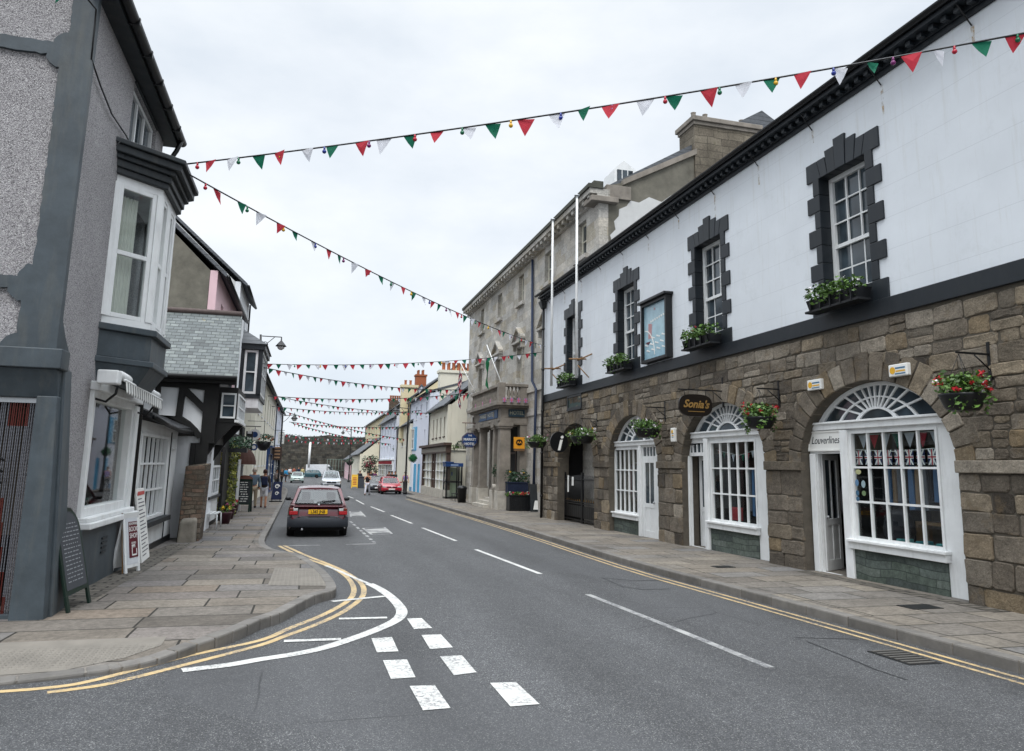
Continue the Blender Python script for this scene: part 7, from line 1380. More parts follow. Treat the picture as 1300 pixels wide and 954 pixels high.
# ================================================================ CARS
def car(name, label, cat, loc, rz, L, W, H, paintm, style='hatch', detail=True, bumper=None, plate=None, front=False, grp=None):
    t = bpy.data.objects.new(name, None); COL.objects.link(t); t.empty_display_size = .2; tag(t, label, cat, grp); r = .29 if H < 1.7 else .34; a1, a2 = -L*.315, L*.325; belt = H*.64
    N = 56; st = []
    def ztop(y):
        k = y/L
        if style == 'van': pts = [(-.5,H*.93),(-.495,H*.97),(.18,H),(.24,H*.97),(.36,H*.60),(.47,H*.50),(.5,H*.36)]
        elif style == 'pick': pts = [(-.5,belt*.98),(.2,belt),(.27,belt*.97),(.42,belt*.92),(.47,belt*.86),(.5,belt*.6)]
        else: pts = [(-.5,belt*.62),(-.492,belt*.8),(-.47,belt*.99),(-.42,belt),(.17,belt),(.24,belt*.96),(.38,belt*.86),(.455,belt*.74),(.49,belt*.62),(.5,belt*.5)]
        for (p, z), (q_, z2) in zip(pts, pts[1:]):
            if p <= k <= q_: return z+(z2-z)*(k-p)/(q_-p)
        return pts[-1][1]
    def zbot(y):
        z = .21+.12*max(0,(abs(y)/(L/2)-.85)/.15)
        for a in (a1, a2):
            d = abs(y-a); R = r+.075
            if d < R: z = max(z, r+math.sqrt(R*R-d*d))
        return z
    ys_ = sorted(set([-L/2+L*i/N for i in range(N+1)]+[-L/2+.02,L/2-.02,-L/2+.06,L/2-.06]+[a+s*(r+.075)*.999 for a in (a1,a2) for s in (-1,1)]))
    b = B(); b.smooth = True; rows = []
    for y in ys_:
        zt, zb = ztop(y), zbot(y); k = abs(y)/(L/2); tp = 1-.13*max(0,(k-.6)/.4)**2.2; w = W/2*tp; hgt = max(zt, zb+.02)
        zs = [zb, max(zb, min(hgt,.42)), max(zb, min(hgt,.62)), max(zb, min(hgt,belt*.86)), max(zb,hgt-.02), hgt]; ws = [w*.955,w*.985,w,w*.985,w*(.93 if style != 'van' else .9),w*(.86 if style != 'van' else .84)]
        if k > .9: ws = [x*(1-.05*(k-.9)/.1) if z < .6 else x for x, z in zip(ws, zs)]
        rows.append([V((-x, y, z)) for x, z in zip(ws, zs)]+[V((x, y, z)) for x, z in reversed(list(zip(ws, zs)))])
    n = 12; vs = [v for rw in rows for v in rw]; fs = []
    for i in range(len(rows)-1):
        for j in range(n-1): fs.append((i*n+j, i*n+j+1, (i+1)*n+j+1, (i+1)*n+j))
    fs.append(tuple(range(n))); fs.append(tuple((len(rows)-1)*n+j for j in reversed(range(n)))); b.add(vs, fs)
    body = lobj('body', b, paintm, t); 
    try: body.data.set_sharp_from_angle(angle=math.radians(38))
    except Exception: pass
    # dark underside
    q = B(); q.box(-W/2*.86,W/2*.86,-L*.46,L*.46,.2,.45); [q.box(-W/2*.88,W/2*.88,a-r-.05,a+r+.05,.25,r*2+.03) for a in (a1,a2)]; lobj('underbody', q, M['tyre'], t)
    for a in (a1, a2):
        for s in (-1, 1):
            q = B(); x = s*(W/2-.11); q.lathe([(r*.6,-.1),(r*.93,-.1),(r,-.07),(r,.07),(r*.93,.1),(r*.6,.1)], (x,a,r), 24, axis='x'); w_ = lobj('wheel', q, M['tyre'], t); q = B(); q.lathe([(r*.6,-.08),(r*.58,.09*1),(r*.2,.085),(r*.1,.1)] if s > 0 else [(r*.1,-.1),(r*.2,-.085),(r*.58,-.09),(r*.6,.08)], (x,a,r), 16, axis='x'); lobj('rim', q, M['alum'], w_)
    if style != 'van':
        if style == 'pick': g_ = (-L*.16,-L*.13,L*.10,L*.22)
        else: g_ = (-L*.475,-L*.36,L*.05,L*.23)
        rb, rt, ft, fb_ = g_; wb, wt = W/2*.86, W/2*.68; zr = H; zb_ = belt-.01
        Bp = {(s, k): V((s*wb, y, zb_-(.03 if k == 'f' else 0))) for s in (-1,1) for k, y in (('r',rb),('f',fb_))}; Tp = {(s, k): V((s*wt, y, zr-.06)) for s in (-1,1) for k, y in (('r',rt),('f',ft))}
        q = B(); q.smooth = False
        rows = []
        for i in range(9):
            k = i/8; y = rt-.04+(ft-rt+.06)*k; zc = zr-.07+.07*math.sin(PI*(.15+.7*k))
            rows.append([V((wt*1.03*x, y, zc-.05*abs(x)**3)) for x in (-1,-.85,-.5,0,.5,.85,1)]+[V((wt*1.03*x, y, zc-.09)) for x in (1,-1)])
        m = 9; q.add([v for rw in rows for v in rw], [(i*m+j, i*m+(j+1) % m, (i+1)*m+(j+1) % m, (i+1)*m+j) for i in range(8) for j in range(m)]+[tuple(range(m)), tuple(8*m+j for j in reversed(range(m)))])
        lobj('roof', q, paintm, t, bevel=.012)
        q = B()
        def bar(a, c, w, th, ax):
            a, c = V(a), V(c); u_ = V((1,0,0)) if ax == 'x' else V((0,1,0)); v_ = V((0,1,0)) if ax == 'x' else V((1,0,0)); q.hexa([a-u_*w-v_*th, a+u_*w-v_*th, a+u_*w+v_*th, a-u_*w+v_*th, c-u_*w-v_*th, c+u_*w-v_*th, c+u_*w+v_*th, c-u_*w+v_*th])
        for s in (-1,1):
            bar(Bp[s,'f'], Tp[s,'f'], .035, .035, 'x'); bar(Bp[s,'r']+V((-s*.03,.1,0)), Tp[s,'r']+V((-s*.02,.05,0)), .05, .12, 'x')
            yb, yt = (rb+fb_)/2+.05, (rt+ft)/2+.05; bar((s*wb,yb,zb_), (s*wt,yt,zr-.06), .02, .05, 'x'); 
            bar((s*wb,rb+.35,zb_), (s*wt,rt+.32,zr-.08), .02, .04, 'x') if style == 'hatch' else None
        q.box(-wb,wb,rb-.0,rb+.07,zb_-.03,zb_+.05); lobj('pillars', q, paintm, t, bevel=.008)
        def glass(nm, pts): gq = B(); gq.poly([V(p) for p in pts]); lobj(nm, gq, M['carglass'], t, recalc=False)
        e = .004
        glass('rear_window', [Bp[-1,'r']+V((.05,.0,.04)), Bp[1,'r']+V((-.05,.0,.04)), Tp[1,'r']+V((-.03,.0,0)), Tp[-1,'r']+V((.03,.0,0))]); glass('windscreen', [Bp[-1,'f'], Bp[1,'f'], Tp[1,'f'], Tp[-1,'f']])
        for s in (-1,1): glass('side_window', [Bp[s,'r'], Bp[s,'f'], Tp[s,'f'], Tp[s,'r']])
        q = B()
        for s in (-1,1):
            for y in (rb+.75, (rb+fb_)/2+.25): q.box(s*.36-.24,s*.36+.24,y,y+.14,.5,belt+.06); q.box(s*.36-.12,s*.36+.12,y,y+.1,belt+.11,belt+.29)
        q.box(-wb*.9,wb*.9,rb+.05,rb+.55,belt-.06,belt-.02); lobj('seats', q, flat('seat_grey','3b3d42',.9), t, bevel=.03)
        for s in (-1,1): q = B(); q.ball((s*(W/2+.05),fb_-.42,belt+.06),(.09,.05,.06),10,6); q.box(s*(W/2-.12) if s > 0 else -(W/2+.02),(W/2+.02) if s > 0 else -(W/2-.12),fb_-.42,fb_-.38,belt-.0,belt+.04); lobj('door_mirror', q, M['black'] if bumper else paintm, t)
    # door lines, handles
    q = B(); 
    for s in (-1,1): q.box(s*W/2-.006,s*W/2+.006,a1+.3,a2-.3,.52,.57)
    lobj('side_strip', q, M['bump'], t)
    bm2 = bumper or paintm
    for e_, nm in ((-1,'rear_bumper'),(1,'front_bumper')):
        q = B(); yo = e_*L/2; rows = []
        for i in range(13):
            x = -1+2*i/12; yy = yo+e_*(.05-.10*abs(x)**4); xx = x*W/2*.985; dd = .14+.42*abs(x)**8; rows.append([V((xx,yy-e_*dd,.29)),V((xx,yy-e_*.03,.29)),V((xx,yy,.34)),V((xx,yy,.50)),V((xx,yy-e_*.03,.57)),V((xx,yy-e_*dd,.575))])
        q.smooth = True; q.add([v for rw in rows for v in rw], [(i*6+j, i*6+(j+1) % 6, (i+1)*6+(j+1) % 6, (i+1)*6+j) for i in range(12) for j in range(6)]+[tuple(range(6)), tuple(72+j for j in reversed(range(6)))]); o = lobj(nm, q, bm2, t)
        try: o.data.set_sharp_from_angle(angle=math.radians(40))
        except Exception: pass
    return t, belt, body
def place(t, x, y, rz=0): t.location = (x, y, G(y)); t.rotation_euler = (math.atan(-.009)*0, 0, rz)
# near maroon hatchback, seen from behind
mar = carpaint('maroon_car_paint', '560f1e'); L_, W_, H_ = 4.05, 1.69, 1.41
t, belt, body = car('parked_car', 'maroon hatchback parked at the left kerb, seen from behind with a yellow number plate', 'car', (0,0,0), 0, L_, W_, H_, mar, 'hatch', bumper=M['bump'])
yr = -L_/2
FB = F((0,yr,0),(1,0,0),(0,-1,0))
for s in (-1,1):
    q = B(); u0, u1 = sorted((s*.56, s*.79)); FB.box(q, u0, u1, .635, .735, -.16, .035); o = lobj('tail_lamp', q, M['lampr'], t, bevel=.012); q = B(); u0, u1 = sorted((s*.56, s*.68)); FB.box(q, u0, u1, .74, .81, -.16, .033); lobj('reversing_lamp', q, M['lampw'], o, bevel=.01); q = B(); u0, u1 = sorted((s*.685, s*.785)); FB.box(q, u0, u1, .74, .81, -.16, .03); lobj('indicator', q, flat('lamp_dark_amber','6b2a1c',.2), o, bevel=.01)
q = B(); FB.box(q, -.275, .245, .655, .775, 0, .035); pl = lobj('number_plate', q, flat('plate_yellow','e0ac12',.4), t, bevel=.005)
text('L382 JNB', .118, flat('plate_black','15130f'), None, (-.015,yr-.037,.715), (1,0,0), (0,0,1), .001, sx=.86, bold=.003); o = COL.objects[-1] if False else [x for x in bpy.data.objects if x.name.startswith('lettering')][-1]
o = max([x for x in bpy.data.objects if x.name.startswith('lettering') and x.parent is None], key=lambda x: x.name); o.parent = pl
q = B(); FB.box(q, -.68, .68, .845, .875, -.12, .02); FB.box(q, -.46, .46, .6, .615, -.1, .03); lobj('tailgate_crease', q, mar, t, bevel=.01)
q = B(); [FB.box(q, x-.005, x+.005, .57, .93, -.1, .012) for x in (-.545, .545)]; FB.box(q, -.55,.55,.572,.58,-.1,.03); lobj('panel_gap', q, M['black'], t)
q = B(); q.tube([(-.64,yr+.095,belt+.03),(.64,yr+.095,belt+.03)], .018, 6); q.tube([(-.64,yr+.095,belt+.03),(-.52,yr+.50,H_-.09)], .018, 6); q.tube([(.64,yr+.095,belt+.03),(.52,yr+.50,H_-.09)], .018, 6); lobj('window_rubber', q, M['black'], t)
q = B(); q.ball((0,yr+.03,.90), (.035,.02,.035), 12, 8); lobj('badge', q, M['alum'], t)
q = B(); q.tube([(-.0,yr+.10,belt+.02),(-.05,yr+.11,belt+.07),(.45,yr+.17,belt+.12)], .014, 6); q.ball((-.02,yr+.1,belt+.01),(.05,.03,.03),8,6); lobj('rear_wiper', q, M['black'], t)
q = B(); FB.box(q, -.5,-.27,.565,.585,0,.02); FB.box(q, .32,.55,.565,.585,0,.02); lobj('chrome_letters', q, M['alum'], t)
q = B(); q.tube([(-.42,yr+.3,.24),(-.42,yr-.02,.23)], .03, 10); lobj('exhaust_pipe', q, M['alum'], t)
q = B(); q.box(-W_/2+.05,W_/2-.05,yr+.02,yr+.05,.30,.33); lobj('bumper_groove', q, M['black'], t)
c = (onG(362,681.5)+onG(440,681.5))/2; place(t, c.x+.02, c.y+L_/2-.25, .0)
# facing cars: headlights, grille, plate
def face(t, L, W, H, chrome=False, plate=True, lightm=None):
    f = F((0,L/2,0),(-1,0,0),(0,1,0)); bz = H*.64
    for s in (-1,1): q = B(); u0, u1 = sorted((s*W*.27, s*W*.45)); f.prism(q, [(u0,bz*.62),(u1,bz*.62),(u1,bz*.78),(u0,bz*.72)] if s > 0 else [(u0,bz*.62),(u1,bz*.62),(u1,bz*.72),(u0,bz*.78)], -.25, .0); lobj('headlight', q, M['lampw'], t, bevel=.02)
    q = B(); f.box(q, -W*.25,W*.25,bz*.60,bz*.70,-.2,.035); f.box(q, -W*.3,W*.3,.26,.36,0,.062); g_ = lobj('grille', q, M['black'], t); q = B(); q.ball((0,L/2+.03,bz*.66),(.07,.02,.05),10,6); lobj('badge', q, M['alum'], t)
    if plate: q = B(); f.box(q, -.26,.26,.38,.49,.04,.075); lobj('number_plate', q, M['signwhite'], t, bevel=.004)
    q = B(); q.tube([(-.5,L*.24,H*.64+.02),(.1,L*.235,H*.64+.05)], .012, 5); lobj('wiper', q, M['black'], t)
Lr, Wr, Hr = 3.75, 1.67, 1.42
t, *_ = car('parked_car', 'bright red hatchback parked facing the camera on the right of the street', 'car', (0,0,0), 0, Lr, Wr, Hr, carpaint('red_car_paint','a8172a'), 'hatch'); face(t, Lr, Wr, Hr); p = onG(497.5,627); YR = 62.0; place(t, onY(497.5,620,YR).x, YR+Lr/2, PI)
t, *_ = car('parked_car', 'dark blue-black car parked behind and left of the red hatchback', 'car', (0,0,0), 0, 4.2, 1.7, 1.43, carpaint('dark_car_paint','20252d'), 'hatch'); face(t, 4.2, 1.7, 1.43); YR = 67; place(t, onY(479.5,620,YR).x, YR+2.1, PI)
t, *_ = car('moving_car', 'silver four wheel drive vehicle coming towards the camera in the middle of the road', 'car', (0,0,0), 0, 4.6, 1.85, 1.82, carpaint('silver_car_paint','a9adb3'), 'hatch', bumper=M['bump']); face(t, 4.6, 1.85, 1.82); YR = 74; place(t, onY(421,610,YR).x, YR+2.3, PI)
t, *_ = car('parked_car', 'pale green-silver car facing the camera beside the far left kerb', 'car', (0,0,0), 0, 4.0, 1.66, 1.42, carpaint('pale_green_car_paint','9db0ac'), 'hatch'); face(t, 4.0, 1.66, 1.42); YR = 100; place(t, onY(377,610,YR).x, YR+2, PI)
t, *_ = car('parked_car', 'dark teal car side-on in front of the white van', 'car', (0,0,0), 0, 4.2, 1.7, 1.4, carpaint('teal_car_paint','23505a'), 'hatch'); YR = 135; place(t, onY(392,606,YR).x, YR, PI/2)
# van side-on
t, belt, body = car('white_van', 'long white panel van side-on at the end of the street before the castle wall', 'van', (0,0,0), 0, 5.6, 2.0, 2.35, carpaint('white_van_paint','cfd2d6'), 'van'); q = B(); 
for s in (-1,1): q.prism([(s*.955,1.45,1.35),(s*.955,1.95,1.35),(s*.93,1.62,1.98),(s*.91,1.15,1.98),(s*.93,1.1,1.4)], (s*.03,0,0))
lobj('cab_window', q, M['gs'], t); q = B(); q.prism([(-.8,2.0,1.5),(.8,2.0,1.5),(.72,1.45,2.2),(-.72,1.45,2.2)], (0,.05,.03)); lobj('windscreen', q, M['gs'], t); q = B(); q.box(-1.0,1.0,1.05,1.08,.5,2.1); lobj('door_seam', q, M['bump'], t); YR = 143; place(t, onY(408,600,YR).x, YR, -PI/2)

# ================================================================ PEOPLE
def skin_mesh(name, pts, edges, mat, parent, sub=2, root=0):
    me = bpy.data.meshes.new(name); bm = bmesh.new(); ly = bm.verts.layers.skin.verify(); vs = []
    for i, (p, r) in enumerate(pts): v = bm.verts.new(p); v[ly].radius = r if isinstance(r, tuple) else (r, r); v[ly].use_root = (i == root); vs.append(v)
    for a, c in edges: bm.edges.new((vs[a], vs[c]))
    bm.to_mesh(me); bm.free(); me.materials.append(mat); o = bpy.data.objects.new(name, me); COL.objects.link(o); o.parent = parent; m = o.modifiers.new('skin', 'SKIN'); m.use_smooth_shade = True; s = o.modifiers.new('sub', 'SUBSURF'); s.levels = sub; s.render_levels = sub
    return o
def person(label, x, y, rz, h=1.72, top='444', legs='333', hair='3a2a20', step=.3, arms=(.15,-.15), sleeves=True, legcut=0, bend=0, shoes='222', onroad=False, bag=None, armsup=False, long_=0):
    z0 = G(y)+(0 if onroad else .12); t = bpy.data.objects.new('person', None); COL.objects.link(t); tag(t, label, 'person'); t.location = (0,0,0); k = h/1.72
    hip = V((0,0,.93)); P = {'hip':(hip,.125),'waist':(V((0,0,1.08)),.115),'chest':(V((0,.01,1.30)),.14),'neck':(V((0,.0,1.46)),.055),'head0':(V((0,.01,1.55)),.075),'head1':(V((0,.02,1.63)),.095),'top':(V((0,.01,1.69)),.07)}
    for s, n in ((-1,'L'),(1,'R')):
        st = step*s; P['th'+n] = (V((s*.09,0,.86)),.09); P['kn'+n] = (V((s*.10,st*.42+.03,.48)),.058); P['an'+n] = (V((s*.10,st*.8,.09)),.04); P['to'+n] = (V((s*.11,st*.8+.15,.035)),.035)
        P['sh'+n] = (V((s*.175,0,1.39)),.06); a = arms[0] if s < 0 else arms[1]
        if armsup: P['el'+n] = (V((s*.25,.10,1.16)),.042); P['wr'+n] = (V((s*.10,.22,1.33)),.03); P['ha'+n] = (V((s*.04,.24,1.42)),.035)
        else: P['el'+n] = (V((s*.23,-a*.3,1.13)),.042); P['wr'+n] = (V((s*.25,a*.6+.03,.89)),.03); P['ha'+n] = (V((s*.25,a*.7+.05,.80)),.035)
    names = list(P); sc_ = lambda v: V((v.x*k, v.y*k, v.z*k))
    E_ = [('hip','waist'),('waist','chest'),('chest','neck'),('neck','head0'),('head0','head1'),('head1','top')]
    for n in 'LR': E_ += [('hip','th'+n),('th'+n,'kn'+n),('kn'+n,'an'+n),('an'+n,'to'+n),('chest','sh'+n),('sh'+n,'el'+n),('el'+n,'wr'+n),('wr'+n,'ha'+n)]
    def sk(nm, keys, mat, grow, sub=2):
        ks = [a for a in names if a in keys]; pts = [(sc_(P[a][0]), (P[a][1]+grow)*k) for a in ks]; ed = [(ks.index(a), ks.index(c)) for a, c in E_ if a in ks and c in ks]; return skin_mesh(nm, pts, ed, mat, t, sub)
    body = sk('body', names, M['skin'], 0)
    ar = [a+n for a in (('sh','el','wr') if sleeves else ('sh',)) for n in 'LR']; tk = ['hip','waist','chest']+ar+(['thL','thR'] if long_ else []); sk('jacket', tk, flat('cloth_'+top, top if len(top) == 6 else ''.join(c*2 for c in top), .9), .028)
    lk = ['hip','thL','thR','knL','knR']+([] if legcut else ['anL','anR']); sk('trousers', lk, flat('cloth_'+legs, legs if len(legs) == 6 else ''.join(c*2 for c in legs), .9), .02)
    sm = flat('shoe_'+shoes, shoes if len(shoes) == 6 else ''.join(c*2 for c in shoes), .6)
    for n in 'LR': q = B(); a = sc_(P['an'+n][0]); q.ball((a.x,a.y+.07*k,.045*k),(.055*k,.14*k,.05*k),10,6); lobj('shoe', q, sm, t)
    q = B(); q.ball(sc_(V((0,-.012,1.655))),(.10*k,.112*k,.105*k),14,10); q.leaves(sc_(V((0,-.03,1.64))),(.1*k,.1*k,.1*k),60,.05*k,3); lobj('hair', q, flat('hair_'+hair, hair, .8), t, recalc=False)
    q = B(); q.ball(sc_(V((0,.125,1.60))),(.014*k,.02*k,.02*k),8,6); [q.ball(sc_(V((s*.098,.01,1.61))),(.012*k,.02*k,.03*k),8,6) for s in (-1,1)]; lobj('nose_and_ears', q, M['skin'], t)
    q = B(); [q.ball(sc_(V((s*.035,.106,1.625))),(.012*k,.008*k,.008*k),8,6) for s in (-1,1)]; q.box(-.025*k,.025*k,.104*k,.112*k,1.555*k,1.562*k); lobj('eyes_and_mouth', q, flat('dark_feature','2a1a18'), t)
    if bag == 'rucksack': q = B(); q.box(-.14*k,.14*k,-.30*k,-.14*k,1.02*k,1.42*k); lobj('rucksack', q, flat('rucksack_navy','1c2440',.8), t, bevel=.05, seg=3)
    if bag == 'shoulder': q = B(); q.box(.24*k,.34*k,-.16*k,.12*k,.80*k,1.05*k); q.tube([(.28*k,0,1.05*k),(.2*k,.0,1.46*k),(-.02,.02,1.5*k)], .012, 5); lobj('shoulder_bag', q, flat('bag_tan','6a5040',.8), t, bevel=.02)
    t.location = (x, y, z0); t.rotation_euler = (0,0,rz); return t
def pperson(px, Y, label, **k):
    p = onY(px, 600, Y); return person(label, p.x, Y, k.pop('rz', 0), **k)
pperson(323.5, 36.2, 'white-haired man in a grey-blue jacket and beige trousers walking away on the left pavement', top='5f6f7d', legs='a89b84', hair='b5aca0', step=.22, h=1.76)
pperson(337, 36.6, 'woman in brown jacket, white cropped trousers and navy rucksack walking away on the left', top='3f3833', legs='d5d5da', hair='3c241c', step=-.22, h=1.7, legcut=1, bag='rucksack', shoes='5a2a20', long_=1)
pperson(467.5, 59.5, 'person in black top and pale trousers crossing the road, hands raised to the face', top='17171a', legs='c3c3cc', hair='2a1c18', step=.4, armsup=True, rz=PI-.3, sleeves=False, onroad=True, h=1.75)
pperson(515, 61, 'person in a lavender shirt standing behind the red car', top='8f7fb5', legs='2a2a30', hair='4a3428', rz=PI, step=.05, sleeves=False)
for px, Y, lab, tp, lg in ((457,82,'person in dark navy clothes standing beside the yellow board','1f2430','1d1d22'),(498,72,'person in black with dark hair behind the red car roof','26201f','222'),(502,72.6,'person in dark teal seen over the red car roof','26363a','222'),(494,73,'person in dark red-brown seen over the red car roof','4a2c2c','222'),(471,80,'person in a black and pink top near the flower display','2a2024','333'),(476,81,'person in a purple top near the flower display','5a2a55','2a2a2a'),(363,100,'person in a bright blue jacket far along the left pavement','2f86b5','2a2a33'),(352,70,'person in pale clothes standing by the left shops','a89a94','555'),(368,118,'person in a white top among the group at the far left','c9c9cc','444'),(373,125,'person in a red-brown top in the far group by the castle wall','8a4a3c','333'),(379,128,'person in a navy top in the far group by the castle wall','20283f','333'),(384,124,'person in pale yellow in the far group by the castle wall','b5aa7a','444'),(358,88,'person in a dark coat at the far left shop doors','33302f','222')):
    pperson(px, Y, lab, top=tp, legs=lg, rz=rnd.choice([PI,PI*.9,.2,PI*1.2]), step=rnd.uniform(.05,.25), hair=rnd.choice(['2a1c18','4a3428','6a5648']), onroad=px in (471,476) and False)

# ================================================================ BUNTING
def bunting(label, A, Bp, sag, n, size, seq, fine=True, bulbs=0, start=.02, jit=.15):
    A, Bp = V(A), V(Bp); t = thing('bunting', label, 'bunting', A, 0, 'strings of pennants across the street'); r_ = random.Random(int(A.y*10)); N = 40; L_ = (Bp-A).length
    def at(k): p = A.lerp(Bp, k); return V((p.x, p.y, p.z-sag*4*k*(1-k)))
    q = B(); q.tube([at(i/N) for i in range(N+1)], .014 if fine else .012+.0002*A.y, 5); obj('cord', q, M['iron'], t)
    cm = {'r':M['fr'],'g':M['fg'],'w':M['fw']}; d = (Bp-A).normalized(); size0 = size; far = None if fine else {c: B() for c in 'rgw'}
    for i in range(n):
        k = start+(1-2*start)*(i+.5+r_.uniform(-.13,.13))/n; p = at(k); size = size0*r_.uniform(.85,1.1); a, c = p-d*size*.52, p+d*size*.52; tw = r_.uniform(-.5,.5) if r_.random() < .6 else r_.uniform(-1.1,1.1); dd_ = V((d.x*math.cos(tw)-d.y*math.sin(tw), d.x*math.sin(tw)+d.y*math.cos(tw), d.z)); a, c = p-d*size*.5, p+dd_*size*.5; sw = V((r_.uniform(-jit,jit), r_.uniform(-jit,jit), 0))*size*2; tip = p+V((0,0,-size*r_.uniform(.85,1.05)))+sw; mid = (a+c)/2+V((0,0,-size*.45))+sw*.2+V((d.y,-d.x,0))*size*r_.uniform(-.12,.12)
        s_ = seq[i % len(seq)]; q = B() if fine else far[s_]; m1, m2 = (a+tip)/2+(mid-(a+c+tip)/3)*.3, (c+tip)/2+(mid-(a+c+tip)/3)*.3
        q.add([a, c, tip, mid, m1, m2], [(0,3,1),(0,4,3),(4,2,3),(3,2,5),(3,5,1)])
        if fine: obj('pennant', q, cm[s_], t, recalc=False)
    if not fine:
        for s_, q in far.items():
            if q.f: obj({'r':'red_pennants','g':'green_pennants','w':'white_pennants'}[s_], q, cm[s_], t, recalc=False)
    bc = [('bulb_red','b5263a'),('bulb_green','1d6a4a'),('bulb_yellow','d9a92a'),('bulb_blue','2a3a8a'),('bulb_purple','7a2a6a')]
    for i in range(bulbs):
        k = (i+.35)/bulbs; p = at(k); q = B(); q.ball(p+V((0,0,-.08)), .034, 10, 8); q.tube([p, p+V((0,0,-.06))], .018, 6); obj('festoon_bulb', q, paint(bc[i % 5][0], bc[i % 5][1], .15, .1, 5, 0), t)
BP = V((-2.2,12.9,0)); BP.z = onY(233,209,12.9).z; BP.x = onY(233,209,12.9).x
e1_ = onX(1345,34,9.25)
bunting('highest string of pennants and coloured bulbs, rising from the bay window to the upper right', BP, (e1_.x,e1_.y,e1_.z), .13, 28, .255, 'rwg', bulbs=17)
bunting('string of pennants and bulbs descending from the bay window to the white hall corner', BP+V((.1,.05,-.15)), onX(692,440,9.1), .27, 33, .24, 'rgw', bulbs=18)
def PX_(px, py, X): p = onX(px, py, X); return (p.x, p.y, p.z)
def PYY(px, py, Y): p = onY(px, py, Y); return (p.x, p.y, p.z)
bunting('string of pennants from the public house bay to the hotel downpipe above the balcony', PYY(329,462,31.5), PX_(690,447,10.2), .25, 32, .25, 'rgw', bulbs=12)
bunting('string of pennants from the black-framed bay to the hotel balcony, just below the level one', PYY(331,466,33), PYY(592,495,41), .3, 32, .25, 'grw', False)
rows = [(340,503,44,612,497,50,.35,36,'rgw','level string of pennants between the cream terrace and the cream shop house'),(352,504,52,577,524,60,.4,36,'grw','string of pennants drooping to the right below the level string'),(345,516,48,545,520,66,.35,34,'rg','string of pennants crossing at the height of the hanging lamp on the right'),(363,523,66,530,560,74,.3,34,'rg','string of pennants sloping down to the right behind the tall street lamp'),(367,536,70,528,541,78,.3,34,'gr','faint level string of pennants beside the far street lamps'),(370,537,78,512,566,84,.3,34,'rg','faint sloping string of pennants farther down the street'),(355,551,84,488,556,92,.4,34,'grw','dense string of pennants just above the castle wall'),(362,558,92,476,560,100,.3,34,'rgw','lowest dense string of pennants in front of the castle wall')]
for a, b_, Y1_, c, d, Y2_, sg, n, sq, lab in rows: bunting(lab, PYY(a,b_,Y1_), PYY(c,d,Y2_), sg, n, .23+.0006*Y1_, sq, False)
# short pennant rows from the hotel staff
bunting('short string of pennants between the far balcony flag and the porch roof', PYY(556,497,50), PYY(604,497,42), .3, 9, .36, 'rgw')
# single green pennant on the corner house
q = B(); p = onX(71,0,-3.0); p = onY(71,-3,10.0); q.add([p, p+V((.08,0,.02)), p+V((.0,0,-.09))], [(0,1,2)]); tag(obj('pennant', q, M['fg'], recalc=False, solid=.003), 'small green pennant hanging on the front of the corner house', 'pennant')

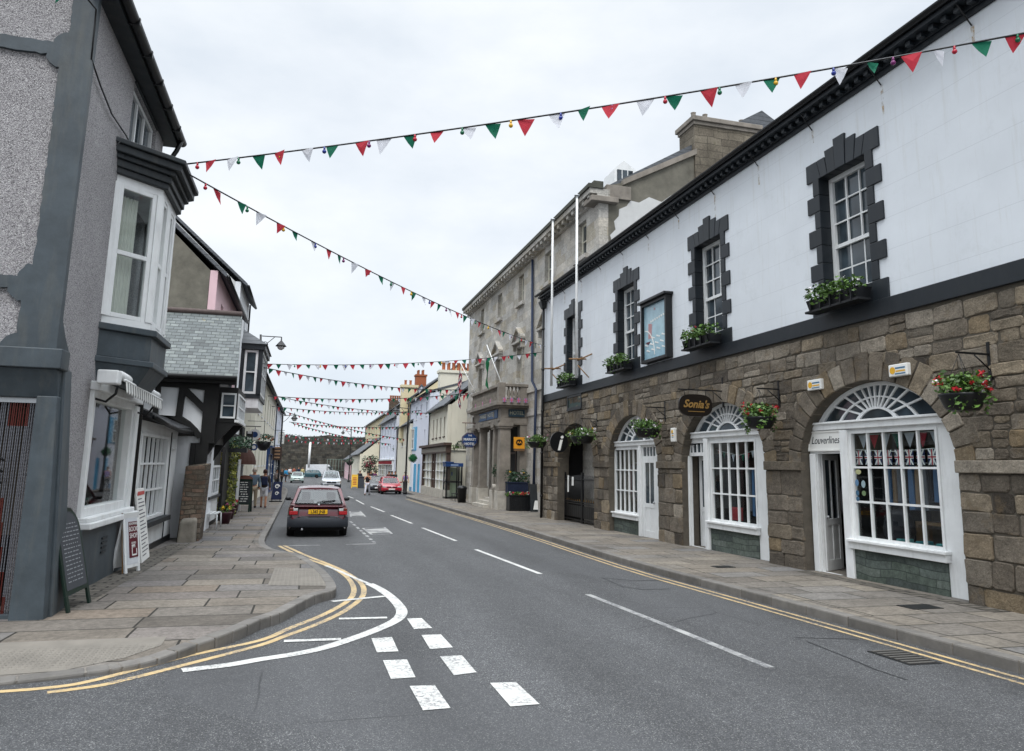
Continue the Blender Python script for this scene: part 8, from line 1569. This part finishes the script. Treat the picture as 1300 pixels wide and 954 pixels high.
# ================================================================ SKY, SUN, CAMERA
w = bpy.data.worlds.new('World'); sc.world = w; w.use_nodes = True; nt = w.node_tree; nd = nt.nodes; bg = nd['Background']
sky = nd.new('ShaderNodeTexSky'); sky.sky_type = 'NISHITA'; sky.sun_disc = False; sky.sun_elevation = math.radians(48); sky.sun_rotation = math.radians(200)
tc = nd.new('ShaderNodeTexCoord'); mp = nd.new('ShaderNodeMapping'); mp.inputs['Scale'].default_value = (1,1,2.2); nt.links.new(tc.outputs['Generated'], mp.inputs[0])
nz = nd.new('ShaderNodeTexNoise'); nz.inputs['Scale'].default_value = 2.1; nz.inputs['Detail'].default_value = 7; nz.inputs['Roughness'].default_value = .55; nt.links.new(mp.outputs[0], nz.inputs['Vector'])
cr = nd.new('ShaderNodeValToRGB'); cr.color_ramp.elements[0].position = .34; cr.color_ramp.elements[0].color = (.60,.655,.72,1); cr.color_ramp.elements[1].position = .62; cr.color_ramp.elements[1].color = (.79,.82,.85,1); nt.links.new(nz.outputs['Fac'], cr.inputs[0])
sp = nd.new('ShaderNodeSeparateXYZ'); nt.links.new(tc.outputs['Generated'], sp.inputs[0])
el = nd.new('ShaderNodeValToRGB'); e = el.color_ramp.elements; e[0].position = 0; e[0].color = (1,1,1,1); e[1].position = .58; e[1].color = (1.0,1.0,1.0,1); x = e.new(.85); x.color = (ZEN,ZEN,ZEN,1); nt.links.new(sp.outputs['Z'], el.inputs[0])
m1 = nd.new('ShaderNodeMix'); m1.data_type = 'RGBA'; m1.blend_type = 'MULTIPLY'; m1.inputs[0].default_value = 1; nt.links.new(cr.outputs[0], m1.inputs[6]); nt.links.new(el.outputs[0], m1.inputs[7])
sc10 = nd.new('ShaderNodeVectorMath'); sc10.operation = 'SCALE'; sc10.inputs['Scale'].default_value = 10; nt.links.new(m1.outputs[2], sc10.inputs[0])
m2 = nd.new('ShaderNodeMix'); m2.data_type = 'RGBA'; m2.inputs[0].default_value = .93; nt.links.new(sky.outputs[0], m2.inputs[6]); nt.links.new(sc10.outputs[0], m2.inputs[7]); nt.links.new(m2.outputs[2], bg.inputs[0]); bg.inputs[1].default_value = .1
sun = bpy.data.lights.new('sun', 'SUN'); sun.energy = 1.4; sun.angle = math.radians(25); sun.color = (1,.97,.93); so = bpy.data.objects.new('sun', sun); COL.objects.link(so); dv = V((-.18,-.5,.85)); so.rotation_euler = dv.to_track_quat('Z','Y').to_euler()
cam = bpy.data.cameras.new('camera'); co_ = bpy.data.objects.new('camera', cam); COL.objects.link(co_); cam.sensor_width = 36; cam.lens = 36*FL/1300; cam.shift_y = -(477-432.5)/1300; cam.clip_end = 5000; cam.clip_start = .05
mt = Matrix((RT, UP, -FW)).transposed().to_4x4(); mt.translation = EYE; co_.matrix_world = mt; sc.camera = co_
sc.view_settings.view_transform = 'Standard'; sc.view_settings.look = 'None'; sc.view_settings.exposure = EXPO; sc.view_settings.gamma = 1
sc.render.resolution_x = 1024; sc.render.resolution_y = 751
